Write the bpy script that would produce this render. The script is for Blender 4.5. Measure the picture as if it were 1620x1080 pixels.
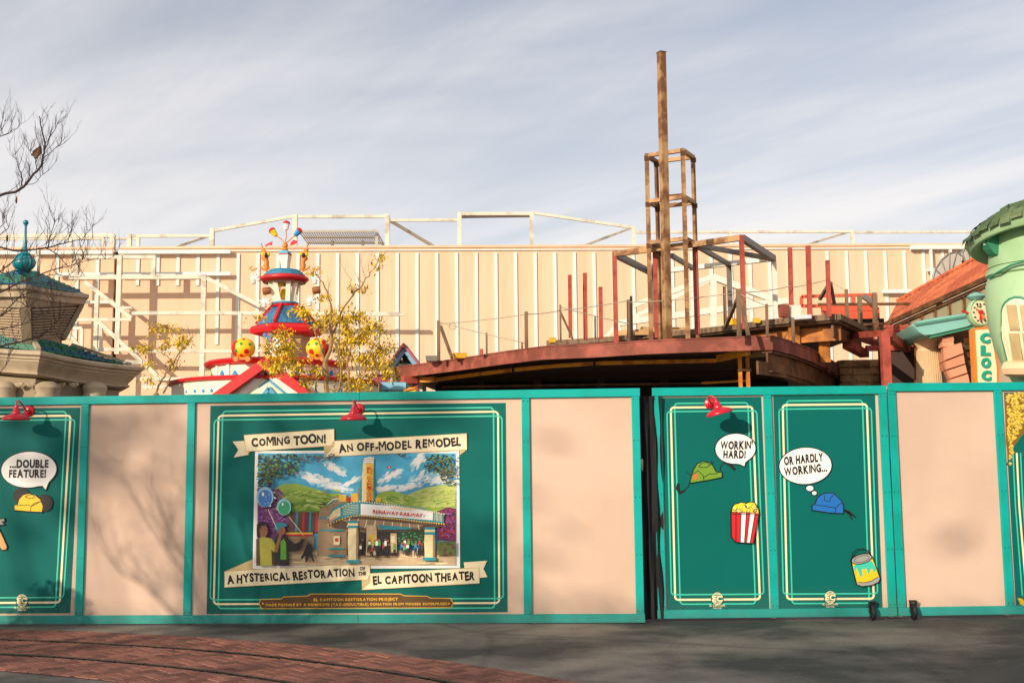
import bpy, bmesh, math, random
from mathutils import Vector, Matrix, Quaternion
R = math.radians
rnd = random.Random(7)
scene = bpy.context.scene
for o in list(bpy.data.objects): bpy.data.objects.remove(o)
# ---------------------------------------------------------------- camera
FPX = 1800.0; PITCH = math.atan(205 / FPX); ROLL = R(0.6); EYE = Vector((0, 0, 1.6))
CM = (Matrix.Rotation(R(90) + PITCH, 3, 'X') @ Matrix.Rotation(-ROLL, 3, 'Z'))
cam = bpy.data.objects.new('camera', bpy.data.cameras.new('camera'))
scene.collection.objects.link(cam)
cam.data.sensor_width = 36.0; cam.data.lens = 36.0 * FPX / 1620
cam.data.clip_start = .1; cam.data.clip_end = 3000
cam.matrix_world = Matrix.Translation(EYE) @ CM.to_4x4()
scene.camera = cam
# ---------------------------------------------------------------- light
SUN = Vector((.24, .32, -.14)).normalized()          # travel direction of the sunlight
EL = math.asin(-SUN.z); AZ = math.atan2(-SUN.x, -SUN.y)
sun = bpy.data.objects.new('sun', bpy.data.lights.new('sun', 'SUN'))
scene.collection.objects.link(sun)
sun.data.energy = 4.6; sun.data.angle = R(.5); sun.data.color = (1.0, .86, .70)
sun.rotation_euler = SUN.to_track_quat('-Z', 'Y').to_euler()
world = bpy.data.worlds.new('World'); scene.world = world; world.use_nodes = True
wn = world.node_tree.nodes; wl = world.node_tree.links; wn.clear()
wout = wn.new('ShaderNodeOutputWorld'); wbg = wn.new('ShaderNodeBackground'); wbg.inputs[1].default_value = .12
sky = wn.new('ShaderNodeTexSky'); sky.sky_type = 'NISHITA'; sky.sun_disc = False
sky.sun_elevation = EL; sky.sun_rotation = AZ; sky.air_density = 1.0; sky.dust_density = 1.5; sky.ozone_density = 1.5
tc = wn.new('ShaderNodeTexCoord'); sep = wn.new('ShaderNodeSeparateXYZ'); wl.new(tc.outputs['Generated'], sep.inputs[0])
def wmath(op, a, b=None, clamp=False):
    n = wn.new('ShaderNodeMath'); n.operation = op; n.use_clamp = clamp
    for i, v in enumerate((a, b)):
        if v is None: continue
        if isinstance(v, (int, float)): n.inputs[i].default_value = v
        else: wl.new(v, n.inputs[i])
    return n.outputs[0]
zz = wmath('ADD', wmath('MAXIMUM', sep.outputs[2], 0.0), .12)
cx = wmath('DIVIDE', sep.outputs[0], zz); cy = wmath('DIVIDE', sep.outputs[1], zz)
cmb = wn.new('ShaderNodeCombineXYZ'); wl.new(cx, cmb.inputs[0]); wl.new(cy, cmb.inputs[1])
def wnoise(scale, stretch, ang, detail, rough, loc=(0, 0, 0)):
    m0 = wn.new('ShaderNodeMapping'); m0.inputs['Rotation'].default_value = (0, 0, R(ang)); m0.inputs['Location'].default_value = loc
    mp = wn.new('ShaderNodeMapping'); mp.inputs['Scale'].default_value = stretch
    wl.new(cmb.outputs[0], m0.inputs[0]); wl.new(m0.outputs[0], mp.inputs[0])
    n = wn.new('ShaderNodeTexNoise'); n.inputs['Scale'].default_value = scale
    n.inputs['Detail'].default_value = detail; n.inputs['Roughness'].default_value = rough
    n.inputs['Distortion'].default_value = .6
    wl.new(mp.outputs[0], n.inputs['Vector']); return n.outputs['Fac']
n1 = wnoise(.9, (.35, 1, 1), 42, 6, .55, (3.1, 0.4, 0)); n2 = wnoise(3.2, (.22, 1, 1), 50, 10, .66, (1, 2, 0))
cl = wmath('ADD', wmath('MULTIPLY', n1, .75), wmath('MULTIPLY', n2, .17))
ramp = wn.new('ShaderNodeMapRange'); ramp.inputs['From Min'].default_value = .34; ramp.inputs['From Max'].default_value = .57
ramp.interpolation_type = 'SMOOTHSTEP'
wl.new(cl, ramp.inputs['Value'])
hz = wmath('SUBTRACT', 1.0, wmath('MULTIPLY', wmath('MAXIMUM', sep.outputs[2], 0.0), 2.2), True)
cfac = wmath('MINIMUM', wmath('ADD', wmath('ADD', wmath('MULTIPLY', ramp.outputs[0], .42), .24), wmath('MULTIPLY', hz, .5)), .94)
mixc = wn.new('ShaderNodeMix'); mixc.data_type = 'RGBA'
wl.new(cfac, mixc.inputs['Factor']); wl.new(sky.outputs[0], mixc.inputs['A'])
mixc.inputs['B'].default_value = (8.3, 7.9, 7.75, 1)
wl.new(mixc.outputs['Result'], wbg.inputs[0]); wl.new(wbg.outputs[0], wout.inputs[0])
scene.view_settings.view_transform = 'Standard'; scene.view_settings.look = 'None'
scene.view_settings.exposure = 0.0; scene.view_settings.gamma = 1.0; scene.view_settings.use_curve_mapping = False
# ---------------------------------------------------------------- pixel rays (reference is 1620 x 1080)
def ray(px, py): return CM @ Vector(((px - 810) / FPX, -(py - 540) / FPX, -1.0))
def PY(px, py, Y):
    d = ray(px, py); return EYE + d * (Y / d.y)
def PZ(px, py, z):
    d = ray(px, py); return EYE + d * ((z - EYE.z) / d.z)
class Plane:
    """vertical plane through two ground points; d is the distance in front of it (towards the camera)"""
    def __init__(s, a, b):
        s.a = Vector((a[0], a[1], 0)); s.u = (Vector((b[0], b[1], 0)) - s.a).normalized()
        s.n = Vector((s.u.y, -s.u.x, 0)); s.n = s.n if s.n.y < 0 else -s.n
    def at(s, px, py, d=0.0):
        r = ray(px, py); t = (s.a + s.n * d - EYE).dot(s.n) / r.dot(s.n); return EYE + r * t
    def uz(s, px, py):
        p = s.at(px, py); return ((p - s.a).dot(s.u), p.z)
    def pt(s, u, z, d=0.0): return s.a + s.u * u + s.n * d + Vector((0, 0, z))
# ---------------------------------------------------------------- materials
def S(r, g, b):
    f = lambda c: (c / 255 / 12.92) if c / 255 <= .04045 else ((c / 255 + .055) / 1.055) ** 2.4
    return (f(r), f(g), f(b), 1)
MATS = {}
def mat(name, col, rough=.7, metal=0.0, var=.12, scale=6.0, bump=.15, bscale=None, alt=None, altamt=.0, altscale=2.0, rand=0.0, spec=.4, altdetail=6, stretch=(1, 1, 1), trans=0.0, grime=0.0):
    m = bpy.data.materials.new(name); m.use_nodes = True; MATS[name] = m
    n = m.node_tree.nodes; l = m.node_tree.links; b = n['Principled BSDF']
    b.inputs['Roughness'].default_value = rough; b.inputs['Metallic'].default_value = metal
    b.inputs['Specular IOR Level'].default_value = spec
    t = n.new('ShaderNodeTexCoord'); mp = n.new('ShaderNodeMapping'); mp.inputs['Scale'].default_value = stretch
    l.new(t.outputs['Object'], mp.inputs[0])
    nz = n.new('ShaderNodeTexNoise'); nz.inputs['Scale'].default_value = scale; nz.inputs['Detail'].default_value = 8
    nz.inputs['Roughness'].default_value = .62; l.new(mp.outputs[0], nz.inputs['Vector'])
    mr = n.new('ShaderNodeMapRange'); mr.inputs['From Min'].default_value = .25; mr.inputs['From Max'].default_value = .75
    mr.inputs['To Min'].default_value = 1 - var; mr.inputs['To Max'].default_value = 1 + var
    l.new(nz.outputs['Fac'], mr.inputs['Value'])
    src = None
    base = n.new('ShaderNodeRGB'); base.outputs[0].default_value = col; src = base.outputs[0]
    if alt:
        n3 = n.new('ShaderNodeTexNoise'); n3.inputs['Scale'].default_value = altscale; n3.inputs['Detail'].default_value = altdetail
        n3.inputs['Roughness'].default_value = .6; l.new(mp.outputs[0], n3.inputs['Vector'])
        r3 = n.new('ShaderNodeMapRange'); r3.inputs['From Min'].default_value = .62 - altamt * .4; r3.inputs['From Max'].default_value = .72 - altamt * .3
        l.new(n3.outputs['Fac'], r3.inputs['Value'])
        mx = n.new('ShaderNodeMix'); mx.data_type = 'RGBA'; l.new(r3.outputs[0], mx.inputs['Factor'])
        l.new(src, mx.inputs['A']); mx.inputs['B'].default_value = alt; src = mx.outputs['Result']
    fac = mr.outputs[0]
    if rand:
        oi = n.new('ShaderNodeObjectInfo'); rr = n.new('ShaderNodeMapRange')
        rr.inputs['To Min'].default_value = 1 - rand; rr.inputs['To Max'].default_value = 1 + rand
        l.new(oi.outputs['Random'], rr.inputs['Value'])
        q = n.new('ShaderNodeMath'); q.operation = 'MULTIPLY'; l.new(fac, q.inputs[0]); l.new(rr.outputs[0], q.inputs[1]); fac = q.outputs[0]
    if grime:
        sx = n.new('ShaderNodeSeparateXYZ'); l.new(t.outputs['Object'], sx.inputs[0])
        gz = n.new('ShaderNodeMapRange'); gz.inputs['From Min'].default_value = .28; gz.inputs['From Max'].default_value = .02; l.new(sx.outputs[2], gz.inputs['Value'])
        gn = n.new('ShaderNodeTexNoise'); gn.inputs['Scale'].default_value = 7; gn.inputs['Detail'].default_value = 10; gn.inputs['Roughness'].default_value = .75; l.new(t.outputs['Object'], gn.inputs['Vector'])
        gm = n.new('ShaderNodeMath'); gm.operation = 'MULTIPLY'; l.new(gz.outputs[0], gm.inputs[0]); l.new(gn.outputs['Fac'], gm.inputs[1])
        # scuffs: thin stretched marks
        sm = n.new('ShaderNodeMapping'); sm.inputs['Scale'].default_value = (9, 9, 1.3); sm.inputs['Rotation'].default_value = (0, R(35), 0); l.new(t.outputs['Object'], sm.inputs[0])
        sn = n.new('ShaderNodeTexNoise'); sn.inputs['Scale'].default_value = 2.2; sn.inputs['Detail'].default_value = 12; sn.inputs['Roughness'].default_value = .8; l.new(sm.outputs[0], sn.inputs['Vector'])
        sr = n.new('ShaderNodeMapRange'); sr.inputs['From Min'].default_value = .66; sr.inputs['From Max'].default_value = .74; l.new(sn.outputs['Fac'], sr.inputs['Value'])
        ga = n.new('ShaderNodeMath'); ga.operation = 'MULTIPLY_ADD'; ga.use_clamp = True; l.new(sr.outputs[0], ga.inputs[0]); ga.inputs[1].default_value = .35; l.new(gm.outputs[0], ga.inputs[2])
        gs = n.new('ShaderNodeMath'); gs.operation = 'MULTIPLY'; l.new(ga.outputs[0], gs.inputs[0]); gs.inputs[1].default_value = grime
        gx = n.new('ShaderNodeMix'); gx.data_type = 'RGBA'; l.new(gs.outputs[0], gx.inputs['Factor']); l.new(src, gx.inputs['A']); gx.inputs['B'].default_value = (.09, .075, .06, 1); src = gx.outputs['Result']
    vm = n.new('ShaderNodeVectorMath'); vm.operation = 'SCALE'; l.new(src, vm.inputs[0]); l.new(fac, vm.inputs['Scale'])
    l.new(vm.outputs[0], b.inputs['Base Color'])
    rr2 = n.new('ShaderNodeMapRange'); rr2.inputs['To Min'].default_value = max(0, rough - .12); rr2.inputs['To Max'].default_value = min(1, rough + .12)
    l.new(nz.outputs['Fac'], rr2.inputs['Value']); l.new(rr2.outputs[0], b.inputs['Roughness'])
    if trans: b.inputs['Transmission Weight'].default_value = trans
    if bump:
        nb = n.new('ShaderNodeTexNoise'); nb.inputs['Scale'].default_value = bscale or scale * 6; nb.inputs['Detail'].default_value = 6
        l.new(mp.outputs[0], nb.inputs['Vector'])
        bp = n.new('ShaderNodeBump'); bp.inputs['Strength'].default_value = bump; bp.inputs['Distance'].default_value = .01
        l.new(nb.outputs['Fac'], bp.inputs['Height']); l.new(bp.outputs[0], b.inputs['Normal'])
    return m
# ---------------------------------------------------------------- objects
COL = scene.collection
def tag(o, label=None, cat=None, group=None, kind=None):
    if label: o['label'] = label
    if cat: o['category'] = cat
    if group: o['group'] = group
    if kind: o['kind'] = kind
    return o
BASE = {}
def thing(name, label, cat, base, group=None):
    o = bpy.data.objects.new(name, None); COL.objects.link(o); o.location = base; o.empty_display_size = .2
    BASE[o.name] = Vector(base); return tag(o, label, cat, group)
def bof(o):
    while o is not None:
        if o.name in BASE: return BASE[o.name]
        o = o.parent
    return Vector((0, 0, 0))
class MB:
    def __init__(s): s.v = []; s.f = []; s.m = []; s.mi = 0
    def add(s, vs, fs):
        k = len(s.v); s.v += [Vector(v) for v in vs]
        for f in fs: s.f.append(tuple(i + k for i in f)); s.m.append(s.mi)
        return s
    def box(s, c, size, rot=None):
        c = Vector(c); hx, hy, hz = size[0] / 2, size[1] / 2, size[2] / 2
        vs = [Vector((x, y, z)) for x in (-hx, hx) for y in (-hy, hy) for z in (-hz, hz)]
        if rot is not None: vs = [rot @ v for v in vs]
        return s.add([v + c for v in vs], [(0, 1, 3, 2), (4, 6, 7, 5), (0, 4, 5, 1), (2, 3, 7, 6), (0, 2, 6, 4), (1, 5, 7, 3)])
    def beam(s, a, b, w, h=None, up=None):
        a = Vector(a); b = Vector(b); h = h or w; d = (b - a).normalized()
        up = Vector(up) if up else (Vector((0, 0, 1)) if abs(d.z) < .9 else Vector((0, -1, 0)))
        x = d.cross(up).normalized(); y = x.cross(d).normalized()
        vs = [p + x * sx * w / 2 + y * sy * h / 2 for p in (a, b) for sx, sy in ((-1, -1), (1, -1), (1, 1), (-1, 1))]
        return s.add(vs, [(3, 2, 1, 0), (4, 5, 6, 7), (0, 1, 5, 4), (1, 2, 6, 5), (2, 3, 7, 6), (3, 0, 4, 7)])
    def tube(s, pts, rads, n=6, cap=True):
        pts = [Vector(p) for p in pts]
        if isinstance(rads, (int, float)): rads = [rads] * len(pts)
        k = len(s.v); prev = None
        for i, p in enumerate(pts):
            d = (pts[min(i + 1, len(pts) - 1)] - pts[max(i - 1, 0)]).normalized()
            if prev is None:
                a = Vector((0, 0, 1)) if abs(d.z) < .9 else Vector((1, 0, 0)); x = d.cross(a).normalized()
            else: x = (prev - d * prev.dot(d)).normalized()
            prev = x; y = d.cross(x)
            for j in range(n):
                t = 2 * math.pi * j / n; s.v.append(p + (x * math.cos(t) + y * math.sin(t)) * rads[i])
        for i in range(len(pts) - 1):
            for j in range(n):
                a0 = k + i * n + j; a1 = k + i * n + (j + 1) % n
                s.f.append((a0, a1, a1 + n, a0 + n)); s.m.append(s.mi)
        if cap:
            s.f.append(tuple(k + j for j in reversed(range(n)))); s.m.append(s.mi)
            q = k + (len(pts) - 1) * n; s.f.append(tuple(q + j for j in range(n))); s.m.append(s.mi)
        return s
    def lathe(s, c, prof, n=24, rot=0.0, sy=1.0, M=None, a0=0.0, a1=2 * math.pi):
        """prof: (radius, z) list bottom to top about the vertical axis through c"""
        c = Vector(c); k = len(s.v); full = abs(a1 - a0 - 2 * math.pi) < 1e-6; cols = n if full else n + 1
        for r, z in prof:
            for j in range(cols):
                t = rot + a0 + (a1 - a0) * j / n; v = Vector((r * math.cos(t), r * math.sin(t) * sy, z))
                if M is not None: v = M @ v
                s.v.append(c + v)
        for i in range(len(prof) - 1):
            for j in range(n):
                j2 = (j + 1) % cols
                s.f.append((k + i * cols + j, k + i * cols + j2, k + (i + 1) * cols + j2, k + (i + 1) * cols + j)); s.m.append(s.mi)
        if full:
            s.f.append(tuple(k + j for j in reversed(range(n)))); s.m.append(s.mi)
            q = k + (len(prof) - 1) * cols; s.f.append(tuple(q + j for j in range(n))); s.m.append(s.mi)
        return s
    def ball(s, c, r, seg=12, rings=8, M=None):
        if isinstance(r, (int, float)): r = (r, r, r)
        c = Vector(c); prof = []
        k = len(s.v)
        for i in range(rings + 1):
            ph = -math.pi / 2 + math.pi * i / rings
            for j in range(seg):
                t = 2 * math.pi * j / seg
                v = Vector((r[0] * math.cos(ph) * math.cos(t), r[1] * math.cos(ph) * math.sin(t), r[2] * math.sin(ph)))
                if M is not None: v = M @ v
                s.v.append(c + v)
        for i in range(rings):
            for j in range(seg):
                s.f.append((k + i * seg + j, k + i * seg + (j + 1) % seg, k + (i + 1) * seg + (j + 1) % seg, k + (i + 1) * seg + j)); s.m.append(s.mi)
        return s
    def prism(s, front, back):
        n = len(front); k = len(s.v); s.v += [Vector(p) for p in front] + [Vector(p) for p in back]
        s.f.append(tuple(k + i for i in range(n))); s.m.append(s.mi)
        s.f.append(tuple(k + n + i for i in reversed(range(n)))); s.m.append(s.mi)
        for i in range(n):
            j = (i + 1) % n; s.f.append((k + i, k + n + i, k + n + j, k + j)); s.m.append(s.mi)
        return s
    def flat(s, pl, pts, d0, d1):
        """outline in pixels laid on plane pl, from d0 to d1 in front of it"""
        return s.prism([pl.at(x, y) + pl.n * d1 for x, y in pts], [pl.at(x, y) + pl.n * d0 for x, y in pts])
    def build(s, name, m, parent=None, smooth=False, base=None, recalc=True):
        me = bpy.data.meshes.new(name)
        b = bof(parent) if parent is not None else (Vector(base) if base is not None else Vector((0, 0, 0)))
        me.from_pydata([v - b for v in s.v], [], s.f)
        mats = m if isinstance(m, (list, tuple)) else [m]
        for q in mats: me.materials.append(MATS[q] if isinstance(q, str) else q)
        if len(mats) > 1: me.polygons.foreach_set('material_index', s.m)
        if recalc:
            bm = bmesh.new(); bm.from_mesh(me); bmesh.ops.recalc_face_normals(bm, faces=bm.faces); bm.to_mesh(me); bm.free()
        if smooth:
            me.polygons.foreach_set('use_smooth', [True] * len(me.polygons))
            me.set_sharp_from_angle(angle=R(40))
        me.update()
        o = bpy.data.objects.new(name, me); COL.objects.link(o)
        if parent is not None: o.parent = parent
        else: o.location = b; BASE[o.name] = b
        return o
def dup(o, delta, parent=None):
    c = o.copy(); COL.objects.link(c); c.location = o.location + Vector(delta)
    if parent is not None: c.parent = parent
    return c
# ---------------------------------------------------------------- lettering
GL = {}
def glyph(ch, off=.02):
    if ch == 'M':
        w_ = .09 + off; P_ = [(0, -off / 2), (0, .72 + off / 2), (w_ * 1.5, .72 + off / 2), (.38, .40), (.76 - w_ * 1.5, .72 + off / 2), (.76, .72 + off / 2), (.76, -off / 2), (.76 - w_, -off / 2), (.76 - w_, .50), (.38, .16), (w_, .50), (w_, -off / 2)]
        return (P_, [(0, 1, 2, 10, 11), (2, 3, 9, 10), (3, 4, 8, 9), (4, 5, 6, 7, 8)], .76)
    if ch in 'WN' and off > .03: off = .03
    key = (ch, off)
    if key in GL: return GL[key]
    cu = bpy.data.curves.new('letter', 'FONT'); cu.body = ch; cu.size = 1; cu.resolution_u = 3; cu.offset = off; cu.fill_mode = 'FRONT'
    ob = bpy.data.objects.new('letter', cu); COL.objects.link(ob)
    dg = bpy.context.evaluated_depsgraph_get(); dg.update()
    me = bpy.data.meshes.new_from_object(ob.evaluated_get(dg))
    vs = [(v.co.x, v.co.y) for v in me.vertices]; fs = [tuple(p.vertices) for p in me.polygons]
    bpy.data.objects.remove(ob); bpy.data.curves.remove(cu); bpy.data.meshes.remove(me)
    if vs:
        x0 = min(v[0] for v in vs); x1 = max(v[0] for v in vs); vs = [(v[0] - x0, v[1]) for v in vs]; w = x1 - x0
    else: w = .26
    GL[key] = (vs, fs, w); return GL[key]
def letters(mb, pl, txt, p0, p1, h, d, off=.02, jit=0.0, slant=0.0, gap=.10, seed=1):
    """writes txt on plane pl from pixel p0 to pixel p1 (baseline), cap height h pixels, d metres proud"""
    rr = random.Random(seed); gl = [glyph(c, off) for c in txt]; cap = .72
    W = sum(g[2] + gap for g in gl) - gap; p0 = Vector(p0); p1 = Vector(p1)
    ex = (p1 - p0) / W; dirn = (p1 - p0).normalized(); up = Vector((dirn.y, -dirn.x)); ey = up * (h / cap)
    x = 0
    for c, (vs, fs, w) in zip(txt, gl):
        a = rr.uniform(-jit, jit); sc = 1 + rr.uniform(-jit, jit) * .8; dy = rr.uniform(-jit, jit) * .35
        ca, sa = math.cos(a * .8), math.sin(a * .8); out = []
        for vx, vy in vs:
            lx = (vx - w / 2) * sc; ly = (vy - .36) * sc
            gx = lx * ca - ly * sa + w / 2 + x; gy = lx * sa + ly * ca + .36 + dy
            q = p0 + ex * (gx + slant * gy) + ey * gy
            out.append(pl.at(q.x, q.y) + pl.n * d)
        mb.add(out, fs); x += w + gap
    return mb
# ================================================================ materials
mat('concrete_ground', S(132, 124, 113), .72, var=.25, scale=.9, bump=.35, bscale=60, alt=S(62, 60, 58), altamt=.55, altscale=.45)
mat('brick_clay', S(128, 82, 68), .8, var=.16, scale=9, bump=.4, bscale=50, rand=.42)
mat('mortar', S(74, 56, 50), .9, var=.15, scale=20)
mat('track_steel', S(52, 50, 44), .45, metal=.6, var=.2, scale=8)
mat('groove_dark', S(28, 25, 23), .9)
mat('teal_paint', S(0, 162, 152), .5, grime=.8, spec=.25, var=.07, scale=3, bump=.12, bscale=30, alt=S(0, 150, 136), altamt=.4, altscale=1.2, stretch=(1, 1, 1))
mat('teal_dark_edge', S(8, 90, 80), .6)
mat('beige_panel', S(208, 180, 158), .8, grime=.45, spec=.2, var=.03, scale=2, bump=.12, bscale=8, alt=S(200, 172, 150), altamt=.5, altscale=.7)
mat('cream_trim', S(238, 214, 186), .7, var=.03)
mat('poster_green', S(0, 98, 90), .55, spec=.15, grime=.3, var=.04, scale=1.5, bump=.05)
mat('line_teal', S(60, 190, 160), .5, var=.02, bump=0)
mat('line_cream', S(240, 222, 172), .5, var=.02, bump=0)
mat('banner_cream', S(236, 220, 180), .55, var=.05, scale=4, bump=0)
mat('banner_fold', S(196, 172, 120), .55, var=.05, bump=0)
mat('ink', S(18, 16, 15), .5, var=.0, bump=0)
mat('white_print', S(238, 234, 226), .5, var=.02, bump=0)
mat('gold_print', S(222, 168, 50), .45, var=.05, bump=0)
mat('popcorn_heap', S(206, 172, 44), .6, bump=0)
mat('popcorn_heap_light', S(228, 206, 112), .6, bump=0)
mat('popcorn_heap_dark', S(170, 134, 36), .6, bump=0)
mat('popcorn_under', S(120, 92, 28), .6, bump=0)
mat('brown_print', S(92, 62, 26), .5, var=.05, bump=0)
mat('yellow_print', S(246, 190, 24), .45, var=.03, bump=0)
mat('popcorn_print', S(250, 210, 50), .45, var=.05, bump=0)
mat('popcorn_light', S(252, 234, 140), .45, var=.03, bump=0)
mat('olive_print', S(112, 148, 40), .45, var=.03, bump=0)
mat('blue_print', S(26, 104, 178), .45, var=.03, bump=0)
mat('orange_print', S(200, 110, 50), .45, var=.03, bump=0)
mat('red_print', S(206, 30, 34), .45, var=.03, bump=0)
mat('grey_print', S(150, 150, 142), .45, var=.03, bump=0)
mat('wood_print', S(224, 164, 100), .5, var=.05, bump=0)
mat('lamp_red', S(196, 16, 40), .3, var=.05, bump=.03, spec=.6)
mat('lamp_inside', S(225, 205, 205), .4, var=.02)
mat('black_mesh', S(26, 26, 28), .85, var=.3, scale=4, bump=.5, bscale=6)
mat('rubber', S(24, 24, 25), .7)
gm_ = MATS['concrete_ground']; gnn = gm_.node_tree.nodes; gll = gm_.node_tree.links; gb = gnn['Principled BSDF']
gt_ = gnn.new('ShaderNodeTexCoord'); gw = gnn.new('ShaderNodeTexNoise'); gw.inputs['Scale'].default_value = 1.3; gw.inputs['Detail'].default_value = 6; gll.new(gt_.outputs['Object'], gw.inputs['Vector'])
gmx = gnn.new('ShaderNodeMix'); gmx.data_type = 'RGBA'; gmx.inputs['Factor'].default_value = .22; gll.new(gt_.outputs['Object'], gmx.inputs['A']); gll.new(gw.outputs['Color'], gmx.inputs['B'])
gv = gnn.new('ShaderNodeTexVoronoi'); gv.feature = 'DISTANCE_TO_EDGE'; gv.inputs['Scale'].default_value = .33; gll.new(gmx.outputs['Result'], gv.inputs['Vector'])
gr1 = gnn.new('ShaderNodeMapRange'); gr1.inputs['From Min'].default_value = .002; gr1.inputs['From Max'].default_value = .016; gr1.inputs['To Min'].default_value = .72; gll.new(gv.outputs['Distance'], gr1.inputs['Value'])
gsp = gnn.new('ShaderNodeTexNoise'); gsp.inputs['Scale'].default_value = 45; gsp.inputs['Detail'].default_value = 4; gll.new(gt_.outputs['Object'], gsp.inputs['Vector'])
gr2 = gnn.new('ShaderNodeMapRange'); gr2.inputs['From Min'].default_value = .3; gr2.inputs['From Max'].default_value = .7; gr2.inputs['To Min'].default_value = .78; gr2.inputs['To Max'].default_value = 1.25; gll.new(gsp.outputs['Fac'], gr2.inputs['Value'])
gmm = gnn.new('ShaderNodeMath'); gmm.operation = 'MULTIPLY'; gll.new(gr1.outputs[0], gmm.inputs[0]); gll.new(gr2.outputs[0], gmm.inputs[1])
old = gb.inputs['Base Color'].links[0].from_socket; gvs = gnn.new('ShaderNodeVectorMath'); gvs.operation = 'SCALE'; gll.new(old, gvs.inputs[0]); gll.new(gmm.outputs[0], gvs.inputs['Scale']); gll.new(gvs.outputs[0], gb.inputs['Base Color'])
# ================================================================ ground and brick track
g = MB(); N = 24; G0, G1 = -120, 260
for i in range(N + 1):
    for j in range(N + 1): g.v.append(Vector((G0 + (240) * i / N, -80 + 340 * j / N, 0)))
for i in range(N):
    for j in range(N):
        a = i * (N + 1) + j; g.f.append((a, a + N + 1, a + N + 2, a + 1)); g.m.append(0)
g = g.build('ground', 'concrete_ground'); tag(g, kind='structure')
C0 = Vector((-7.38, 1.90)); R_IN, R_OUT, RA, RB = 8.36, 10.49, 9.81, 9.03
def arc(r, t): return (C0.x + r * math.cos(t), C0.y + r * math.sin(t))
A0, A1 = R(-15), R(115)
pv = MB(); n = 120
for k in range(n):
    t0 = A0 + (A1 - A0) * k / n; t1 = A0 + (A1 - A0) * (k + 1) / n
    q = [arc(R_IN, t0), arc(R_OUT, t0), arc(R_OUT, t1), arc(R_IN, t1)]
    pv.add([(x, y, .004) for x, y in q], [(0, 1, 2, 3)])
paving = tag(pv.build('brick_paving', 'mortar'), kind='structure')
def pix(p):
    d = CM.inverted() @ (Vector(p) - EYE); return (810 + FPX * d.x / -d.z, 540 - FPX * d.y / -d.z)
L, Wd, jn = .2, .1, .012
ang = R(42); ca, sa = math.cos(ang), math.sin(ang)
CUTS = [(R_IN + .012, R_OUT - .012)]
BANDS = [(R_IN + .01, RB - .034), (RB + .036, RA - .034), (RA + .038, R_OUT - .01)]
def clip(poly, r, keep_inside):
    """clip a small polygon against the circle of radius r round C0 (tangent approximation)"""
    out = []; n_ = len(poly)
    f = lambda p: (math.hypot(p[0] - C0.x, p[1] - C0.y) - r) * (1 if keep_inside else -1)
    for i in range(n_):
        a, b = poly[i], poly[(i + 1) % n_]; fa, fb_ = f(a), f(b)
        if fa <= 0: out.append(a)
        if (fa < 0) != (fb_ < 0):
            t = fa / (fa - fb_); out.append((a[0] + (b[0] - a[0]) * t, a[1] + (b[1] - a[1]) * t))
    return out
def brick_poly(mb, poly, top=.012, z0=.004):
    c = Vector((sum(p[0] for p in poly) / len(poly), sum(p[1] for p in poly) / len(poly), 0)); n_ = len(poly); vs = []
    for zz_, s_ in ((z0, 1), (top - .003, 1), (top, .955)):
        vs += [Vector((c.x + (p[0] - c.x) * s_, c.y + (p[1] - c.y) * s_, zz_)) for p in poly]
    fs = [tuple(range(2 * n_, 3 * n_))]
    for lv in (0, n_):
        for q in range(n_): fs.append((lv + q, lv + (q + 1) % n_, lv + n_ + (q + 1) % n_, lv + n_ + q))
    mb.add(vs, fs)
whole, cut = [], []
def place(u, v, horiz):
    x = C0.x + 6 + u * ca - v * sa; y = C0.y + 7 + u * sa + v * ca
    r = math.hypot(x - C0.x, y - C0.y); t = math.atan2(y - C0.y, x - C0.x)
    if not (A0 < t < A1) or not (R_IN - .1 < r < R_OUT + .1): return
    a = ang + (0 if horiz else math.pi / 2); c_, s_ = math.cos(a), math.sin(a); hl, hw = (L - jn) / 2, (Wd - jn) / 2
    pl_ = [(x + sx * hl * c_ - sy * hw * s_, y + sx * hl * s_ + sy * hw * c_) for sx, sy in ((-1, -1), (1, -1), (1, 1), (-1, 1))]
    for lo, hi in BANDS:
        rs = [math.hypot(p[0] - C0.x, p[1] - C0.y) for p in pl_]
        if min(rs) > lo and max(rs) < hi: whole.append((x, y, a)); return
        if min(rs) < hi and max(rs) > lo:
            q = clip(clip(pl_, hi, True), lo, False)
            if len(q) >= 3:
                ar = abs(sum(q[i][0] * q[(i + 1) % len(q)][1] - q[(i + 1) % len(q)][0] * q[i][1] for i in range(len(q)))) / 2
                if ar > .0006: cut.append(q)
for i in range(-130, 131):
    for j in range(-36, 37):
        u = i * .1; v = i * .1 + j * .4
        place(u + .1, v + .05, True); place(u + .05, v + .2, False)
def pix(p):
    d = CM.inverted() @ (Vector(p) - EYE); return (810 + FPX * d.x / -d.z, 540 - FPX * d.y / -d.z)
def vis(b):
    x, y, _ = b
    if y < 7.6: return -1
    px, py = pix((x, y, 0)); return 1 if (-15 < px < 1640 and 985 < py < 1095) else 0
seen = [b for b in whole if vis(b) == 1]; rest = [b for b in whole if vis(b) != 1]
seen.sort(key=lambda b: b[1]); near, far = seen[:298], seen[298:] + rest
def quad_of(x, y, a):
    c_, s_ = math.cos(a), math.sin(a); hl, hw = (L - jn) / 2, (Wd - jn) / 2
    return [(x + sx * hl * c_ - sy * hw * s_, y + sx * hl * s_ + sy * hw * c_) for sx, sy in ((-1, -1), (1, -1), (1, 1), (-1, 1))]
bm0 = MB(); brick_poly(bm0, quad_of(0, 0, 0))
b0 = bm0.build('brick', 'brick_clay', paving)
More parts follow.
